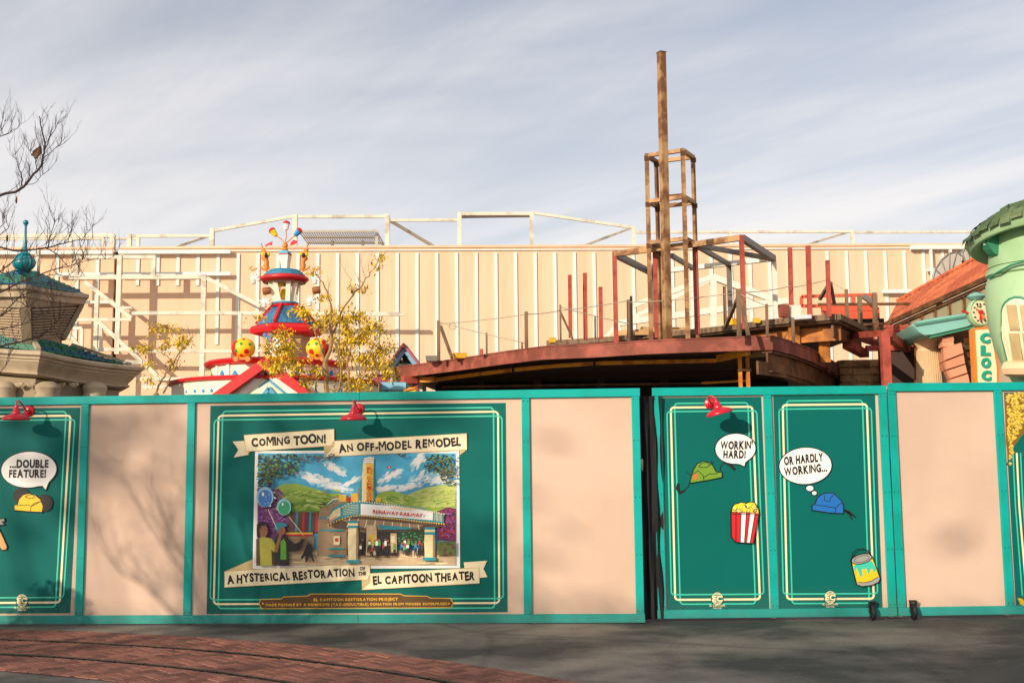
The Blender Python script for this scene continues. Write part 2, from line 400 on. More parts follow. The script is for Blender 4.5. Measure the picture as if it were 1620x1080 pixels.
for k, (x, y, a) in enumerate(near):
    b = b0 if k == 0 else b0.copy()
    if k: COL.objects.link(b)
    b.parent = paving; b.location = (x, y, rnd.uniform(-.002, .0015)); b.rotation_euler = (rnd.uniform(-.012, .012), rnd.uniform(-.012, .012), a + rnd.uniform(-.02, .02))
fb = MB()
mat('brick_clay_b', S(114, 74, 64), .8, var=.16, scale=9, bump=.4, bscale=50)
mat('brick_clay_c', S(140, 92, 76), .8, var=.16, scale=9, bump=.4, bscale=50)
for x, y, a in far: fb.mi = rnd.choice((0, 1, 2)); brick_poly(fb, quad_of(x, y, a + rnd.uniform(-.02, .02)), top=.012 + rnd.uniform(-.0025, .0015))
for q in cut: fb.mi = rnd.choice((0, 1, 2)); brick_poly(fb, q, top=.011 + rnd.uniform(-.002, .0015))
tag(fb.build('bricks', ['brick_clay', 'brick_clay_b', 'brick_clay_c'], paving), kind='stuff')
print('bricks', len(near), len(far), len(cut))
# soldier course along both edges of the band
for rr_, z_ in ((RA, 0), (RB, 0)):
    rl = MB(); sl = MB()
    for k in range(n):
        t0 = A0 + (A1 - A0) * k / n; t1 = A0 + (A1 - A0) * (k + 1) / n
        for mb_, a_, b_, z0, z1 in ((sl, -.028, .028, .004, .0085), (rl, -.03, -.006, .004, .020), (rl, .024, .034, .004, .016)):
            q = [arc(rr_ + a_, t0), arc(rr_ + b_, t0), arc(rr_ + b_, t1), arc(rr_ + a_, t1)]
            mb_.add([(x, y, z1) for x, y in q] + [(x, y, z0) for x, y in q], [(0, 1, 2, 3), (4, 5, 1, 0), (6, 7, 3, 2)])
    c = arc(rr_, R(60))
    t = tag(rl.build('tram_rail', 'track_steel', base=(c[0], c[1], 0)), ('outer' if rr_ == RA else 'inner') + ' curved steel tram rail sunk in the red brick paving' + (', nearer the hoarding' if rr_ == RA else ', farther from the hoarding'), 'rail', 'tram rails in the brick paving')
    sl.build('groove', 'groove_dark', t)
# ================================================================ hoarding
mat('dirt', S(60, 56, 50), .9, var=.3)
PA = Plane(PZ(-60, 988.3, 0), PZ(1018, 985.5, 0))
PG = Plane(PZ(1040, 983.0, 0), PZ(1412, 979.0, 0))
PR = Plane(PZ(1408, 979.0, 0), PZ(1700, 974.5, 0))
def board(pl, u0, u1, z0, z1, d0, d1, mb=None):
    mb = mb or MB(); e = .0035
    f = [pl.pt(u, z, d1) for u, z in ((u0 + e, z0 + e), (u1 - e, z0 + e), (u1 - e, z1 - e), (u0 + e, z1 - e))]
    m_ = [pl.pt(u, z, d1 - e) for u, z in ((u0, z0), (u1, z0), (u1, z1), (u0, z1))]
    b = [pl.pt(u, z, d0) for u, z in ((u0, z0), (u1, z0), (u1, z1), (u0, z1))]
    mb.add(f + m_ + b, [(0, 1, 2, 3)] + [(i, i + 4, (i + 1) % 4 + 4, (i + 1) % 4) for i in range(4)] + [(i + 4, i + 8, (i + 1) % 4 + 8, (i + 1) % 4 + 4) for i in range(4)] + [(11, 10, 9, 8)])
    return mb
def ucol(pl, *pp): return sum(pl.uz(x, y)[0] for x, y in pp) / len(pp)
def hoarding(pl, name, label, cat, pposts, u_left, u_right, zt, zb, splits=(), panels=True, tilt=None):
    root = thing(name, label, cat, pl.pt((u_left + u_right) / 2, 0))
    xs = [u_left] + [ucol(pl, (s, 633), (s2, 975)) for s, s2 in splits] + [u_right]
    for a, b in zip(xs, xs[1:]):
        board(pl, a + .001, b - .001, zt - .089, zt, 0, .034).build('top_rail', 'teal_paint', root)
        board(pl, a + .001, b - .001, zb, zb + .089, 0, .034).build('bottom_rail', 'teal_paint', root)
    us = []
    for (x0, x1, xb0, xb1) in pposts:
        u = ucol(pl, (x0, 640), (x1, 640), (xb0, 970), (xb1, 970)); w = .085
        us.append(u)
        sc_ = MB()
        for z_ in (zb + .12, zb + .7, zb + 1.3, zb + 1.9, zt - .12):
            for du in (-.022, .022): sc_.lathe(pl.pt(u + du, z_, .0305), [(.0, .0), (.0065, .0), (.006, .002), (.0, .002)], 6, M=pl.n.to_track_quat('Z', 'Y').to_matrix())
        tag(sc_.build('screw_heads', 'track_steel', root), kind='stuff')
        board(pl, u - w / 2, u + w / 2, zb + .0895, zt - .0895, 0, .031).build('post', 'teal_paint', root)
    cs = sorted([u_left] + us + [u_right])
    for a, b in zip(cs, cs[1:]):
        if b - a < .12: continue
        a2 = a + .002 if a != cs[0] else a + .004; b2 = b - .002 if b != cs[-1] else b - .004
        board(pl, a2, b2, zb + .02, zt - .02, -.018, 0.0).build('panel', 'beige_panel', root)
    # timber studs and braces at the back
    for u in us:
        MB().beam(pl.pt(u, .02, -.065), pl.pt(u, zt - .03, -.065), .04, .088, up=pl.n).build('stud', 'cream_trim', root)
        MB().beam(pl.pt(u + .05, .02, -1.1), pl.pt(u + .05, 1.7, -.07), .04, .06).build('brace', 'cream_trim', root)
    return root
ZT = PA.uz(600, 620)[1]
uL = ucol(PA, (-300, 800)); uR = ucol(PA, (1014.5, 616), (1018.5, 985))
hA = hoarding(PA, 'hoarding', 'long teal-framed construction hoarding with beige panels left of the black netting gap', 'hoarding',
              [(-160, -148, -185, -172), (131, 143, 119, 131), (299, 311, 290, 302), (826, 838, 829, 841), (1001, 1013, 1005, 1017)], uL, uR, ZT, .012, splits=[(568, 569)])
uG0 = ucol(PG, (1030, 614), (1041, 983)); uG1 = ucol(PG, (1405, 608), (1414, 978)); ZG = PG.uz(1200, 612)[1]
hG = hoarding(PG, 'hoarding_gate', 'double-panel teal gate with two narrow green posters, right of the black netting gap', 'gate',
              [(1032, 1045, 1042, 1054), (1207, 1220, 1219, 1232), (1393, 1405, 1402, 1414)], uG0, uG1, ZG, .035)
uR0 = ucol(PR, (1406.5, 607), (1416, 978)); uR1 = ucol(PR, (1850, 800)); ZR = PR.uz(1520, 607)[1]
hR = hoarding(PR, 'hoarding_gate', 'teal-framed gate with one wide plain beige panel at the right, popcorn poster beyond', 'gate',
              [(1407, 1419, 1416.5, 1430), (1572, 1585, 1590, 1604), (1745, 1757, 1785, 1797)], uR0 + .004, uR1, ZR + .012, .035)
# netting between the hoarding and the gate
nt = MB(); K = 9
for i in range(K):
    for j in range(25):
        t = i / (K - 1); z = .03 + 2.36 * j / 24
        u = PA.uz(1017, 800)[0] - .02 + t * .24
        p = PA.pt(u, z, -.09 + .03 * math.sin(t * 17 + z * 1.3) + .012 * math.sin(z * 9 + t * 5)); nt.v.append(p)
for i in range(K - 1):
    for j in range(24):
        a = i * 25 + j; nt.f.append((a, a + 25, a + 26, a + 1)); nt.m.append(0)
tag(nt.build('shade_netting', 'black_mesh', smooth=True, base=PA.pt(PA.uz(1028, 980)[0], 0, -.09)), 'black shade netting filling the narrow gap between hoarding and gate', 'netting')
# caster wheels
for px_, lab in ((1380, 'caster wheel at the bottom right corner of the green poster gate'), (1445, 'caster wheel at the bottom left corner of the plain beige gate')):
    pl = PG if px_ < 1400 else PR
    c = pl.at(px_, 966, .06); c.z = .085
    w = thing('caster_wheel', 'small black ' + lab, 'wheel', (c.x, c.y, 0), 'caster wheels under the gates')
    Mx = Matrix.Rotation(R(90), 3, 'Y')
    MB().lathe(c, [(.05, -.018), (.078, -.02), (.084, -.012), (.084, .012), (.078, .02), (.05, .018)], 20, M=Mx).build('tyre', 'rubber', w, smooth=True)
    MB().lathe(c, [(.0, -.024), (.048, -.024), (.048, .024), (.0, .024)], 14, M=Mx).build('rim', 'track_steel', w)
    fk = MB().box(c + Vector((.03, 0, .045)), (.008, .04, .12)).box(c + Vector((-.03, 0, .045)), (.008, .04, .12)).box(c + Vector((0, .0, .11)), (.07, .06, .012))
    fk.build('fork', 'track_steel', w)
# ================================================================ posters
def frame_line(mb, pl, corners, w, d0, d1, rad=6):
    """rounded rectangle line of width w px through four corner pixels"""
    c = [Vector(q) for q in corners]; out = []; inn = []
    for i in range(4):
        p = c[i]; a = (c[i - 1] - p).normalized(); b = (c[(i + 1) % 4] - p).normalized()
        ctr = p + (a + b) * rad
        for k in range(6):
            t = k / 5 * math.pi / 2
            dr = (-b * math.cos(t) - a * math.sin(t))
            out.append(ctr + dr * (rad + w / 2)); inn.append(ctr + dr * (rad - w / 2))
    n_ = len(out); f = lambda q, d: pl.at(q.x, q.y) + pl.n * d
    for i in range(n_):
        j = (i + 1) % n_
        vs = [f(out[i], d1), f(out[j], d1), f(inn[j], d1), f(inn[i], d1)]
        mb.add(vs, [(0, 1, 2, 3)])
def ell(cx_, cy_, rx, ry, n_=28, rot=0, a0=0, a1=360):
    o = []
    full = abs(a1 - a0 - 360) < 1e-6
    for k in range(n_ if full else n_ + 1):
        t = R(a0 + (a1 - a0) * k / n_); x = rx * math.cos(t); y = ry * math.sin(t); c_, s_ = math.cos(R(rot)), math.sin(R(rot))
        o.append((cx_ + x * c_ - y * s_, cy_ + x * s_ + y * c_))
    return o
def grow(pts, g_):
    c_ = Vector((sum(p[0] for p in pts) / len(pts), sum(p[1] for p in pts) / len(pts))); n_ = len(pts)
    ar = sum(pts[i][0] * pts[(i + 1) % n_][1] - pts[(i + 1) % n_][0] * pts[i][1] for i in range(n_)); sg = 1 if ar > 0 else -1
    o = []
    for i in range(n_):
        a = Vector(pts[i - 1]); p = Vector(pts[i]); b = Vector(pts[(i + 1) % n_])
        e1 = (p - a).normalized() if (p - a).length > 1e-6 else Vector((1, 0)); e2 = (b - p).normalized() if (b - p).length > 1e-6 else e1
        n1_ = Vector((e1.y, -e1.x)) * sg; n2_ = Vector((e2.y, -e2.x)) * sg; m_ = n1_ + n2_
        m_ = m_.normalized() if m_.length > .2 else n1_
        k = 1 / max(.5, m_.dot(n1_)); o.append(tuple(p + m_ * g_ * k))
    return o
def cutout(pl, name, pts, m_, root, d=.006, th=.012, line=1.3, ink='ink'):
    """printed cut-out: dark outline board with the coloured face on it"""
    e = MB().flat(pl, grow(pts, line), d, d + th).build(name, ink, root)
    MB().flat(pl, pts, d + th, d + th + .002).build('face', m_, e)
    return e, d + th + .002
def stroke(mb, pl, pts, w, d):
    pts = [Vector(p) for p in pts]; L_, R_ = [], []
    for i, p in enumerate(pts):
        dd = (pts[min(i + 1, len(pts) - 1)] - pts[max(i - 1, 0)]).normalized(); nn = Vector((-dd.y, dd.x))
        ww = w[i] if isinstance(w, (list, tuple)) else w
        L_.append(p + nn * ww / 2); R_.append(p - nn * ww / 2)
    k = len(pts)
    mb.add([pl.at(q.x, q.y) + pl.n * d for q in L_ + R_], [(i, i + 1, k + i + 1, k + i) for i in range(k - 1)])
def narrow_poster(pl, label, x0, x1, xb0, xb1, yt, yb, rects, logo, roll=0):
    """board corners in pixels and three rounded frame lines"""
    c = [(x0, yt), (x1, yt - (x1 - x0) * .0105), (xb1, yb - (xb1 - xb0) * .006), (xb0, yb)]
    p = pl.at((xb0 + xb1) / 2, yb); root = thing('poster', label, 'poster', (p.x, p.y, p.z))
    MB().flat(pl, c, .0005, .004).build('board', 'poster_green', root)
    for k, (rc, m_) in enumerate(rects):
        mb = MB(); frame_line(mb, pl, rc, 3.2 if m_ == 'line_cream' else 2.3, .004, .0055 + .0012 * k, 5); mb.build('frame_line', m_, root)
    lx, ly = logo
    mb = MB(); mb.flat(pl, ell(lx, ly, 10, 12, 20), .008, .010); e = mb.build('emblem', 'poster_green', root)
    mb = MB(); 
    stroke(mb, pl, ell(lx, ly - 2, 8.2, 9, 16, 0, 190, 350), 1.2, .0112)
    stroke(mb, pl, ell(lx, ly - 2, 8.2, 9, 16, 0, 10, 170), 1.2, .0112)
    for yy in (-8.5, -6.2, 4.4): stroke(mb, pl, [(lx - 6, ly + yy), (lx + 6, ly + yy)], 1, .0112)
    letters(mb, pl, 'EC', (lx - 7.5, ly + 2.2), (lx + 7.5, ly + 2.2), 8, .0116, off=.05, gap=.02)
    letters(mb, pl, 'EL CAPITOON', (lx - 12, ly + 10.5), (lx + 12, ly + 10.5), 3.2, .0112, off=.02)
    letters(mb, pl, 'THEATER', (lx - 7, ly + 14), (lx + 7, ly + 14), 2, .0112, off=.02)
    mb.build('monogram', 'line_cream', e)
    return root
def bubble(pl, root, cx_, cy_, rx, ry, tail, lines, thought=None):
    o = [(p[0], p[1]) for p in ell(cx_, cy_, rx, ry, 40, -3)]
    if tail:
        tx, ty, w = tail
        idx = min(range(len(o)), key=lambda i: abs(o[i][0] - (tx - 2)) + (1000 if o[i][1] < cy_ else 0))
        a = o[(idx - 2) % 40]; b = o[(idx + 2) % 40]
        seq = []
        for i in range(40):
            if i == idx: seq.append((tx, ty))
            elif i in ((idx - 1) % 40, (idx + 1) % 40):
                seq.append((o[i][0] + (tx - o[i][0]) * .12, o[i][1] + 1.5))
            else: seq.append(o[i])
        o = seq
    e, dd = cutout(pl, 'speech_bubble', o, 'white_print', root)
    mb = MB()
    for k, (t, a, b, h) in enumerate(lines): letters(mb, pl, t, a, b, h, dd + .0015, off=.05, jit=.05, slant=.05, gap=.07, seed=k + 3)
    mb.build('lettering', 'ink', e)
    for (x, y, r1, r2) in thought or []: cutout(pl, 'thought_puff', ell(x, y, r1, r2, 16), 'white_print', root, line=1)
def offr(x0, x1, xb0, xb1, y0, y1): return [(x0, y0), (x1, y0 - (x1 - x0) * .0105), (xb1, y1 - (xb1 - xb0) * .006), (xb0, y1)]
# --- left poster
def rects_for(a, b, ab, bb, y0, y1, s=1):
    return [(offr(a + 12, b - 14, ab + 14, bb - 13, y0 + 8, y1 - 8), 'line_teal'), (offr(a + 6, b - 7, ab + 6, bb - 6, y0 + 14.5, y1 - 15), 'line_cream'), (offr(a, b, ab, bb, y0 + 21, y1 - 23), 'line_teal')]
pL = narrow_poster(PA, 'green poster at the left edge with a yellow hard hat and DOUBLE FEATURE speech bubble', -28, 127, -48, 111, 646, 970,
                   rects_for(-18, 119, -37, 101, 644, 968), (35.5, 951))
bubble(PA, pL, 47, 742.5, 43.5, 28, (73.5, 774, 6), [('...DOUBLE', (17, 739), (78, 739), 12), ('FEATURE!', (15.5, 754.5), (74, 754.5), 12)])
e, dd = cutout(PA, 'ear_pad', ell(35, 784, 12, 11.5), 'ink', pL)
e, dd = cutout(PA, 'ear_pad', ell(73, 795, 10.5, 12.5, 28, -10), 'ink', pL)
e, dd = cutout(PA, 'hard_hat', [(25, 806), (24.5, 799), (30, 798.5), (32, 790), (38, 783), (47, 780.5), (57, 783), (65, 790), (69, 800), (67.5, 809), (48, 808)], 'yellow_print', pL, d=.009)
mb = MB(); stroke(mb, PA, [(30, 798.5), (45, 798), (52, 800), (67, 792)], 1.1, dd + .001); stroke(mb, PA, [(50, 808), (51, 800), (57, 795), (66, 793)], 1.1, dd + .001)
stroke(mb, PA, [(41, 784), (45, 787), (51, 788), (58, 786)], 1.1, dd + .001); stroke(mb, PA, [(42, 786), (46, 782), (53, 782), (57, 785)], 1, dd + .001); mb.build('ink_line', 'ink', e)
e, dd = cutout(PA, 'hammer_handle', [(-14, 826), (-9, 822), (0, 838), (6, 850), (12, 864), (11, 868), (5, 869), (1, 864), (-6, 846)], 'wood_print', pL)
e, dd = cutout(PA, 'hammer_head', [(-26, 822), (-14, 817), (2, 821), (8, 820), (8, 824), (3, 824), (8, 829), (3, 829), (-8, 832), (-22, 834)], 'grey_print', pL, d=.009)
# --- gate posters
pW = narrow_poster(PG, 'green gate poster with olive hard hat, striped popcorn box and WORKIN HARD bubble', 1046, 1204, 1056, 1217, 629, 964,
                   rects_for(1055, 1197, 1062, 1208, 630, 963), (1134.5, 948))
bubble(PG, pW, 1163, 709.5, 31.5, 23.5, (1177, 737, 5), [("WORKIN'", (1139, 709.5), (1190, 709.5), 12), ('HARD!', (1143.5, 724), (1179, 724), 12)])
e, dd = cutout(PG, 'hard_hat', [(1092, 763), (1094, 754), (1097, 744), (1103, 734), (1111, 730), (1120, 731), (1127, 737), (1131, 745), (1134, 748), (1141, 747), (1141, 754), (1122, 758)], 'olive_print', pW)
mb = MB()
stroke(mb, PG, [(1104, 737), (1108, 739), (1117, 739), (1123, 735)], 1.1, dd + .001); stroke(mb, PG, [(1105, 738), (1109, 732), (1119, 731), (1122, 735)], 1.1, dd + .001)
stroke(mb, PG, [(1093, 752), (1104, 744), (1112, 752), (1113, 759)], 1.1, dd + .001); stroke(mb, PG, [(1113, 755), (1122, 749), (1134, 749)], 1.1, dd + .001)
stroke(mb, PG, [(1138, 750), (1140, 737), (1146, 731)], 1.4, .008); stroke(mb, PG, [(1146, 731), (1153, 733.5), (1163, 743)], [3, 5, 4], .008)
stroke(mb, PG, [(1092, 761), (1088, 770), (1082, 776)], 1.4, .008); stroke(mb, PG, [(1083, 776), (1075, 779), (1072, 772), (1073, 764)], [3, 6, 6, 4], .008)
stroke(mb, PG, [(1092, 751), (1086, 746)], 1, .008); stroke(mb, PG, [(1126, 735), (1129, 730)], 1, .008); stroke(mb, PG, [(1124, 733), (1126, 728)], 1, .008)
mb.build('ink_line', 'ink', e)
MB().flat(PG, [(1095, 750), (1102, 748.5), (1103.5, 757), (1096, 759)], dd, dd + .001).build('patch', 'orange_print', e)
PCX = [(1157, 812), (1199, 813), (1191, 858), (1160, 856), (1157, 850)]
e, dd = cutout(PG, 'popcorn_box', [(1156.5, 810), (1199, 811.5), (1190, 858), (1163, 856), (1157, 848)], 'red_print', pW, th=.03)
mb = MB()
for q in ([(1171.5, 811), (1179, 811.3), (1176, 857), (1170.5, 856.5)], [(1185, 811.5), (1193, 811.8), (1185, 857.5), (1179.5, 857.3)]): mb.flat(PG, q, dd, dd + .002)
mb.build('white_stripe', 'white_print', e)
mb = MB()
for q in ([(1163, 811), (1163, 856)], [(1171, 811), (1170, 856)], [(1179.5, 811), (1176.5, 857)], [(1185, 811), (1180, 857)], [(1193, 812), (1185.5, 857)], [(1157, 812), (1199, 813.5)]): stroke(mb, PG, q, 1, dd + .004)
mb.build('ink_line', 'ink', e)
e, dd = cutout(PG, 'popcorn', [(1157, 811), (1158, 803), (1161, 798), (1168, 796), (1171, 794.5), (1179, 796), (1186, 794), (1192, 795), (1195, 800), (1198, 804), (1199, 812), (1188, 813), (1170, 811)], 'popcorn_print', pW, th=.02, d=.014)
mb = MB(); m2 = MB(); rq = random.Random(5)
for k in range(14):
    x = 1161 + rq.random() * 34; y = 799 + rq.random() * 10
    stroke(mb, PG, ell(x, y, 3.4, 3, 8, rq.random() * 360, 0, 200), .8, dd + .002); m2.flat(PG, ell(x - .5, y - .5, 2, 1.8, 8), dd, dd + .001)
mb.build('ink_line', 'ink', e); m2.build('kernel', 'popcorn_light', e)
pH = narrow_poster(PG, 'green gate poster with blue hard hat, paint can and OR HARDLY WORKING bubble', 1223, 1384, 1234, 1396, 625.5, 964,
                   rects_for(1232, 1378, 1239, 1388, 626, 962), (1313, 946))
bubble(PG, pH, 1273.5, 736.5, 41, 28.5, None, [('OR HARDLY', (1240, 735), (1302, 728.5), 12.5), ('WORKING...', (1240, 752), (1308, 744.5), 12.5)], [(1280.5, 772, 5.6, 4.2), (1287.5, 779.5, 3.6, 3)])
e, dd = cutout(PG, 'hard_hat', [(1285, 806), (1284.5, 800), (1289.5, 797), (1293, 787), (1300, 782), (1308, 780), (1317, 780), (1325, 787), (1331, 794), (1333, 802), (1333, 811), (1312, 810)], 'blue_print', pH)
mb = MB()
stroke(mb, PG, [(1289, 798), (1305, 800), (1321, 803), (1327, 797), (1331, 795)], 1.1, dd + .001); stroke(mb, PG, [(1321, 810), (1321, 802)], 1.1, dd + .001)
stroke(mb, PG, [(1304, 784), (1303, 791), (1311, 793), (1314, 786), (1318, 782)], 1.2, dd + .001)
stroke(mb, PG, [(1331, 805), (1342, 809), (1354, 818)], [3, 4, 2], .008); stroke(mb, PG, [(1336, 808), (1344, 813), (1348, 822)], [2, 3, 1.5], .008)
mb.build('ink_line', 'ink', e)
e, dd = cutout(PG, 'paint_can', [(1346, 886), (1349, 880), (1360, 876.5), (1372, 874), (1376, 877), (1380, 886), (1390, 914), (1388, 919), (1378, 924), (1362, 926), (1355, 923), (1351, 908)], 'yellow_print', pH, th=.025)
mb = MB(); mb.flat(PG, [(1349, 893), (1358, 891), (1377, 886), (1380, 890), (1384, 898), (1383, 904), (1380, 903), (1378, 898), (1375, 901), (1374, 907), (1371, 905), (1369, 898), (1366, 899), (1362, 899), (1363, 910), (1359, 911), (1356, 903), (1353, 897), (1352, 903), (1350, 902)], dd, dd + .002)
mb.build('paint_drip', 'line_teal', e)
mb = MB(); mb.flat(PG, ell(1361.5, 883, 16, 7, 20, -14), dd + .002, dd + .004); mb.flat(PG, [(1355, 920), (1362, 921), (1376, 919), (1388, 911), (1390, 914), (1388, 919), (1378, 924), (1362, 926), (1356, 923)], dd + .002, dd + .004); mb.build('metal_rim', 'grey_print', e)
mb = MB(); stroke(mb, PG, ell(1361.5, 883, 16.5, 7.5, 24, -14), 1.3, dd + .005); stroke(mb, PG, ell(1361.5, 883, 12, 4.8, 24, -14), .7, dd + .005)
stroke(mb, PG, [(1346, 884), (1347, 874), (1354, 868), (1363, 867), (1371, 870), (1376, 878)], 1.6, dd + .005); stroke(mb, PG, [(1355, 919), (1364, 920.5), (1376, 918), (1388, 911)], 1, dd + .005); mb.build('ink_line', 'ink', e)
# --- right edge popcorn poster
cc = [(1588, 620.5), (1760, 618), (1800, 960), (1607, 961)]
pp = PR.at(1690, 960); pP = thing('poster', 'green poster at the right edge half covered by a heap of yellow popcorn', 'poster', pp)
MB().flat(PR, cc, .0005, .004).build('board', 'poster_green', pP)
# striped bucket outline
for k, (a, b, m_) in enumerate(((1600, 1612, 'line_teal'), (1606, 1619, 'line_cream'), (1612, 1625, 'line_teal'))):
    mb = MB(); stroke(mb, PR, [(a + 2, 716), (a + 6, 800), (b + 5, 942)], 2.2 if m_ == 'line_teal' else 3, .007); mb.build('frame_line', m_, pP)
MB().flat(PR, [(1592, 735), (1596, 722), (1606, 714), (1640, 705), (1700, 703), (1700, 714), (1640, 716), (1608, 724), (1598, 738)], .004, .0065).build('dark_band', 'teal_dark_edge', pP)
mbs = {m_: MB() for m_ in ('popcorn_print', 'popcorn_light', 'gold_print', 'brown_print')}
mbs['brown_print'].flat(PR, [(1589, 622), (1700, 620), (1680, 655), (1640, 668), (1615, 690), (1600, 712), (1595, 726), (1591, 700)], .004, .0055)
rq = random.Random(11)
for k in range(1500):
    x = rq.uniform(1588, 1700); y = rq.uniform(621, 735)
    lim = 1588 + 14 + max(0, (700 - y)) * .55 if y > 660 else 1705
    left = 1589 + (y - 621) * .055
    if x > lim or x < left + 2 or (y > 726 and x > 1600): continue
    r = rq.uniform(1.7, 3.2); z_ = .007 + rq.random() * .01
    mbs['popcorn_print' if rq.random() < .7 else 'gold_print'].flat(PR, ell(x, y, r, r * .85, 8, rq.random() * 90), .0055, z_)
    mbs['popcorn_light'].flat(PR, ell(x - .6, y - .6, r * .45, r * .4, 6), z_, z_ + .001)
for k in range(26):
    x = rq.uniform(1611, 1650); y = rq.uniform(944, 958); z_ = .008 + rq.random() * .006
    mbs['popcorn_print'].flat(PR, ell(x, y, 2.6, 2.2, 8, rq.random() * 90), .004, z_)
for m_, nm in (('brown_print', 'popcorn_shade_print'), ('popcorn_print', 'popcorn'), ('gold_print', 'popcorn'), ('popcorn_light', 'popcorn')):
    o = mbs[m_].build(nm, {'brown_print': 'popcorn_under', 'popcorn_print': 'popcorn_heap', 'gold_print': 'popcorn_heap_dark', 'popcorn_light': 'popcorn_heap_light'}[m_], pP)
    if nm == 'popcorn': tag(o, kind='stuff')
# ================================================================ the big poster
def Z2(x, y): return (320 + x / 2.769, 610 + y / 2.769)
def ZP(pts): return [Z2(*p) for p in pts]
pp = PA.at(565, 970); pB = thing('poster', 'large green COMING TOON poster with cream ribbon banners around a painted theatre', 'poster', pp)
MB().flat(PA, [(333, 641.5), (800, 637), (803, 967.5), (327, 970.5)], .0005, .004).build('board', 'poster_green', pB)
for k, (rc, m_) in enumerate(((ZP([(90, 112), (1276, 95), (1281, 972), (70, 974)]), 'line_teal'), (ZP([(72, 131), (1296, 113), (1301, 950), (51, 955)]), 'line_cream'), (ZP([(54, 150), (1313, 132), (1319, 930), (36, 936)]), 'line_teal'))):
    mb = MB(); frame_line(mb, PA, rc, 3.0 if m_ == 'line_cream' else 2.4, .004, .0055 + .0012 * k, 6); mb.build('frame_line', m_, pB)
# --- generic picture of a theatre
for nm, c in (('p_sky', S(70, 166, 200)), ('p_cloud', S(214, 222, 222)), ('p_hill', S(150, 178, 70)), ('p_hill_dark', S(104, 146, 54)), ('p_hill_light', S(190, 200, 110)), ('p_leaf', S(38, 60, 30)),
              ('p_leaf_b', S(88, 108, 44)), ('p_purple', S(110, 62, 110)), ('p_plum', S(112, 40, 82)), ('p_sand', S(196, 170, 132)), ('p_sand_dark', S(150, 124, 94)), ('p_teal', S(40, 140, 150)), ('p_cream', S(226, 210, 160)),
              ('p_brown', S(92, 68, 50)), ('p_dark', S(40, 34, 34)), ('p_skin', S(150, 100, 66)), ('p_shirt', S(170, 164, 60)), ('p_green', S(90, 160, 50)), ('p_red', S(190, 44, 40)), ('p_yellow', S(228, 180, 60)), ('p_blue', S(60, 120, 190)), ('p_bgreen', S(50, 150, 100)), ('p_skyl', S(140, 196, 214)), ('p_lilac', S(150, 84, 160))):
    mat(nm, c, .45, var=.14, scale=9, bump=0)
CI = [(404, 713), (726.5, 711.5), (728, 898), (400, 899.5)]
pic = MB().flat(PA, CI, .004, .011).build('picture', 'white_print', pB)
names = ['p_sky', 'p_cloud', 'p_hill', 'p_hill_dark', 'p_hill_light', 'p_leaf', 'p_leaf_b', 'p_purple', 'p_plum', 'p_sand', 'p_sand_dark', 'p_teal', 'p_cream', 'p_brown', 'p_dark', 'p_skin', 'p_shirt', 'p_green', 'p_red', 'p_yellow', 'p_blue', 'p_bgreen', 'white_print', 'p_skyl', 'p_lilac']
ill = MB(); dl = [.0115]
X0, X1, Y0_, Y1_ = 408.3, 721.5, 716.5, 894.5
def q3(x, y): return (390 + x / 4.629, 700 + y / 4.629)
def lay(nm, pts, conv=True, step=.00035):
    pts = [q3(*p) for p in pts] if conv else pts
    pts = [(min(max(x, X0), X1), min(max(y, Y0_), Y1_)) for x, y in pts]
    ill.mi = names.index(nm); dl[0] += step
    ill.add([PA.at(x, y) + PA.n * dl[0] for x, y in pts], [tuple(range(len(pts)))])
def dots(nm, cx_, cy_, rx, ry, n_, r0, r1, seed):
    rq = random.Random(seed); dl[0] += .0004
    for k in range(n_):
        t = rq.random() * 6.283; s_ = math.sqrt(rq.random()); x = cx_ + rx * s_ * math.cos(t); y = cy_ + ry * s_ * math.sin(t)
        x, y = q3(x, y); r = rq.uniform(r0, r1)
        if not (X0 + r < x < X1 - r and Y0_ + r < y < Y1_ - r): continue
        ill.mi = names.index(nm if not isinstance(nm, tuple) else rq.choice(nm))
        a = rq.random() * 6.28; z_ = dl[0] + rq.random() * .0003
        ill.add([PA.at(x + r * math.cos(a + k2 * 1.2566), y + r * .7 * math.sin(a + k2 * 1.2566)) + PA.n * z_ for k2 in range(5)], [(0, 1, 2, 3, 4)])
lay('p_sky', [(85, 75), (1535, 68), (1535, 895), (85, 895)])
for ci, (cx_, cy_, rx, ry, ro) in enumerate(((650, 185, 95, 30, 28), (570, 285, 150, 38, 14), (480, 262, 90, 30, 22), (1060, 240, 110, 26, -28), (1010, 335, 90, 22, -8), (1260, 130, 70, 40, -50), (1290, 265, 140, 52, -25), (1410, 270, 110, 50, -10), (760, 290, 80, 16, -25), (640, 325, 120, 24, 8), (1180, 325, 90, 26, -20))):
    rq = random.Random(100 + ci); c_, s_ = math.cos(R(ro)), math.sin(R(ro))
    for ps, (nm, sc_, n_) in enumerate((('p_skyl', 1.15, 26), ('p_cloud', .95, 34), ('white_print', .65, 22))):
        for k in range(n_):
            a, b = rq.gauss(0, .45) * rx * sc_, rq.gauss(0, .4) * ry * sc_; w_ = rq.uniform(8, 22) * (1 - ps * .2)
            lay(nm, ell(cx_ + a * c_ - b * s_, cy_ + a * s_ + b * c_, w_ * 1.5, w_ * .6, 8, ro + rq.uniform(-25, 25)), step=.000008)
lay('p_hill_light', [(1180, 380), (1300, 330), (1420, 310), (1535, 305), (1535, 520), (1180, 520)])
lay('p_hill', [(215, 330), (280, 300), (380, 300), (480, 330), (600, 370), (690, 370), (700, 560), (215, 560)])
lay('p_hill_dark', [(220, 430), (350, 440), (480, 400), (620, 385), (700, 400), (700, 560), (220, 560)])
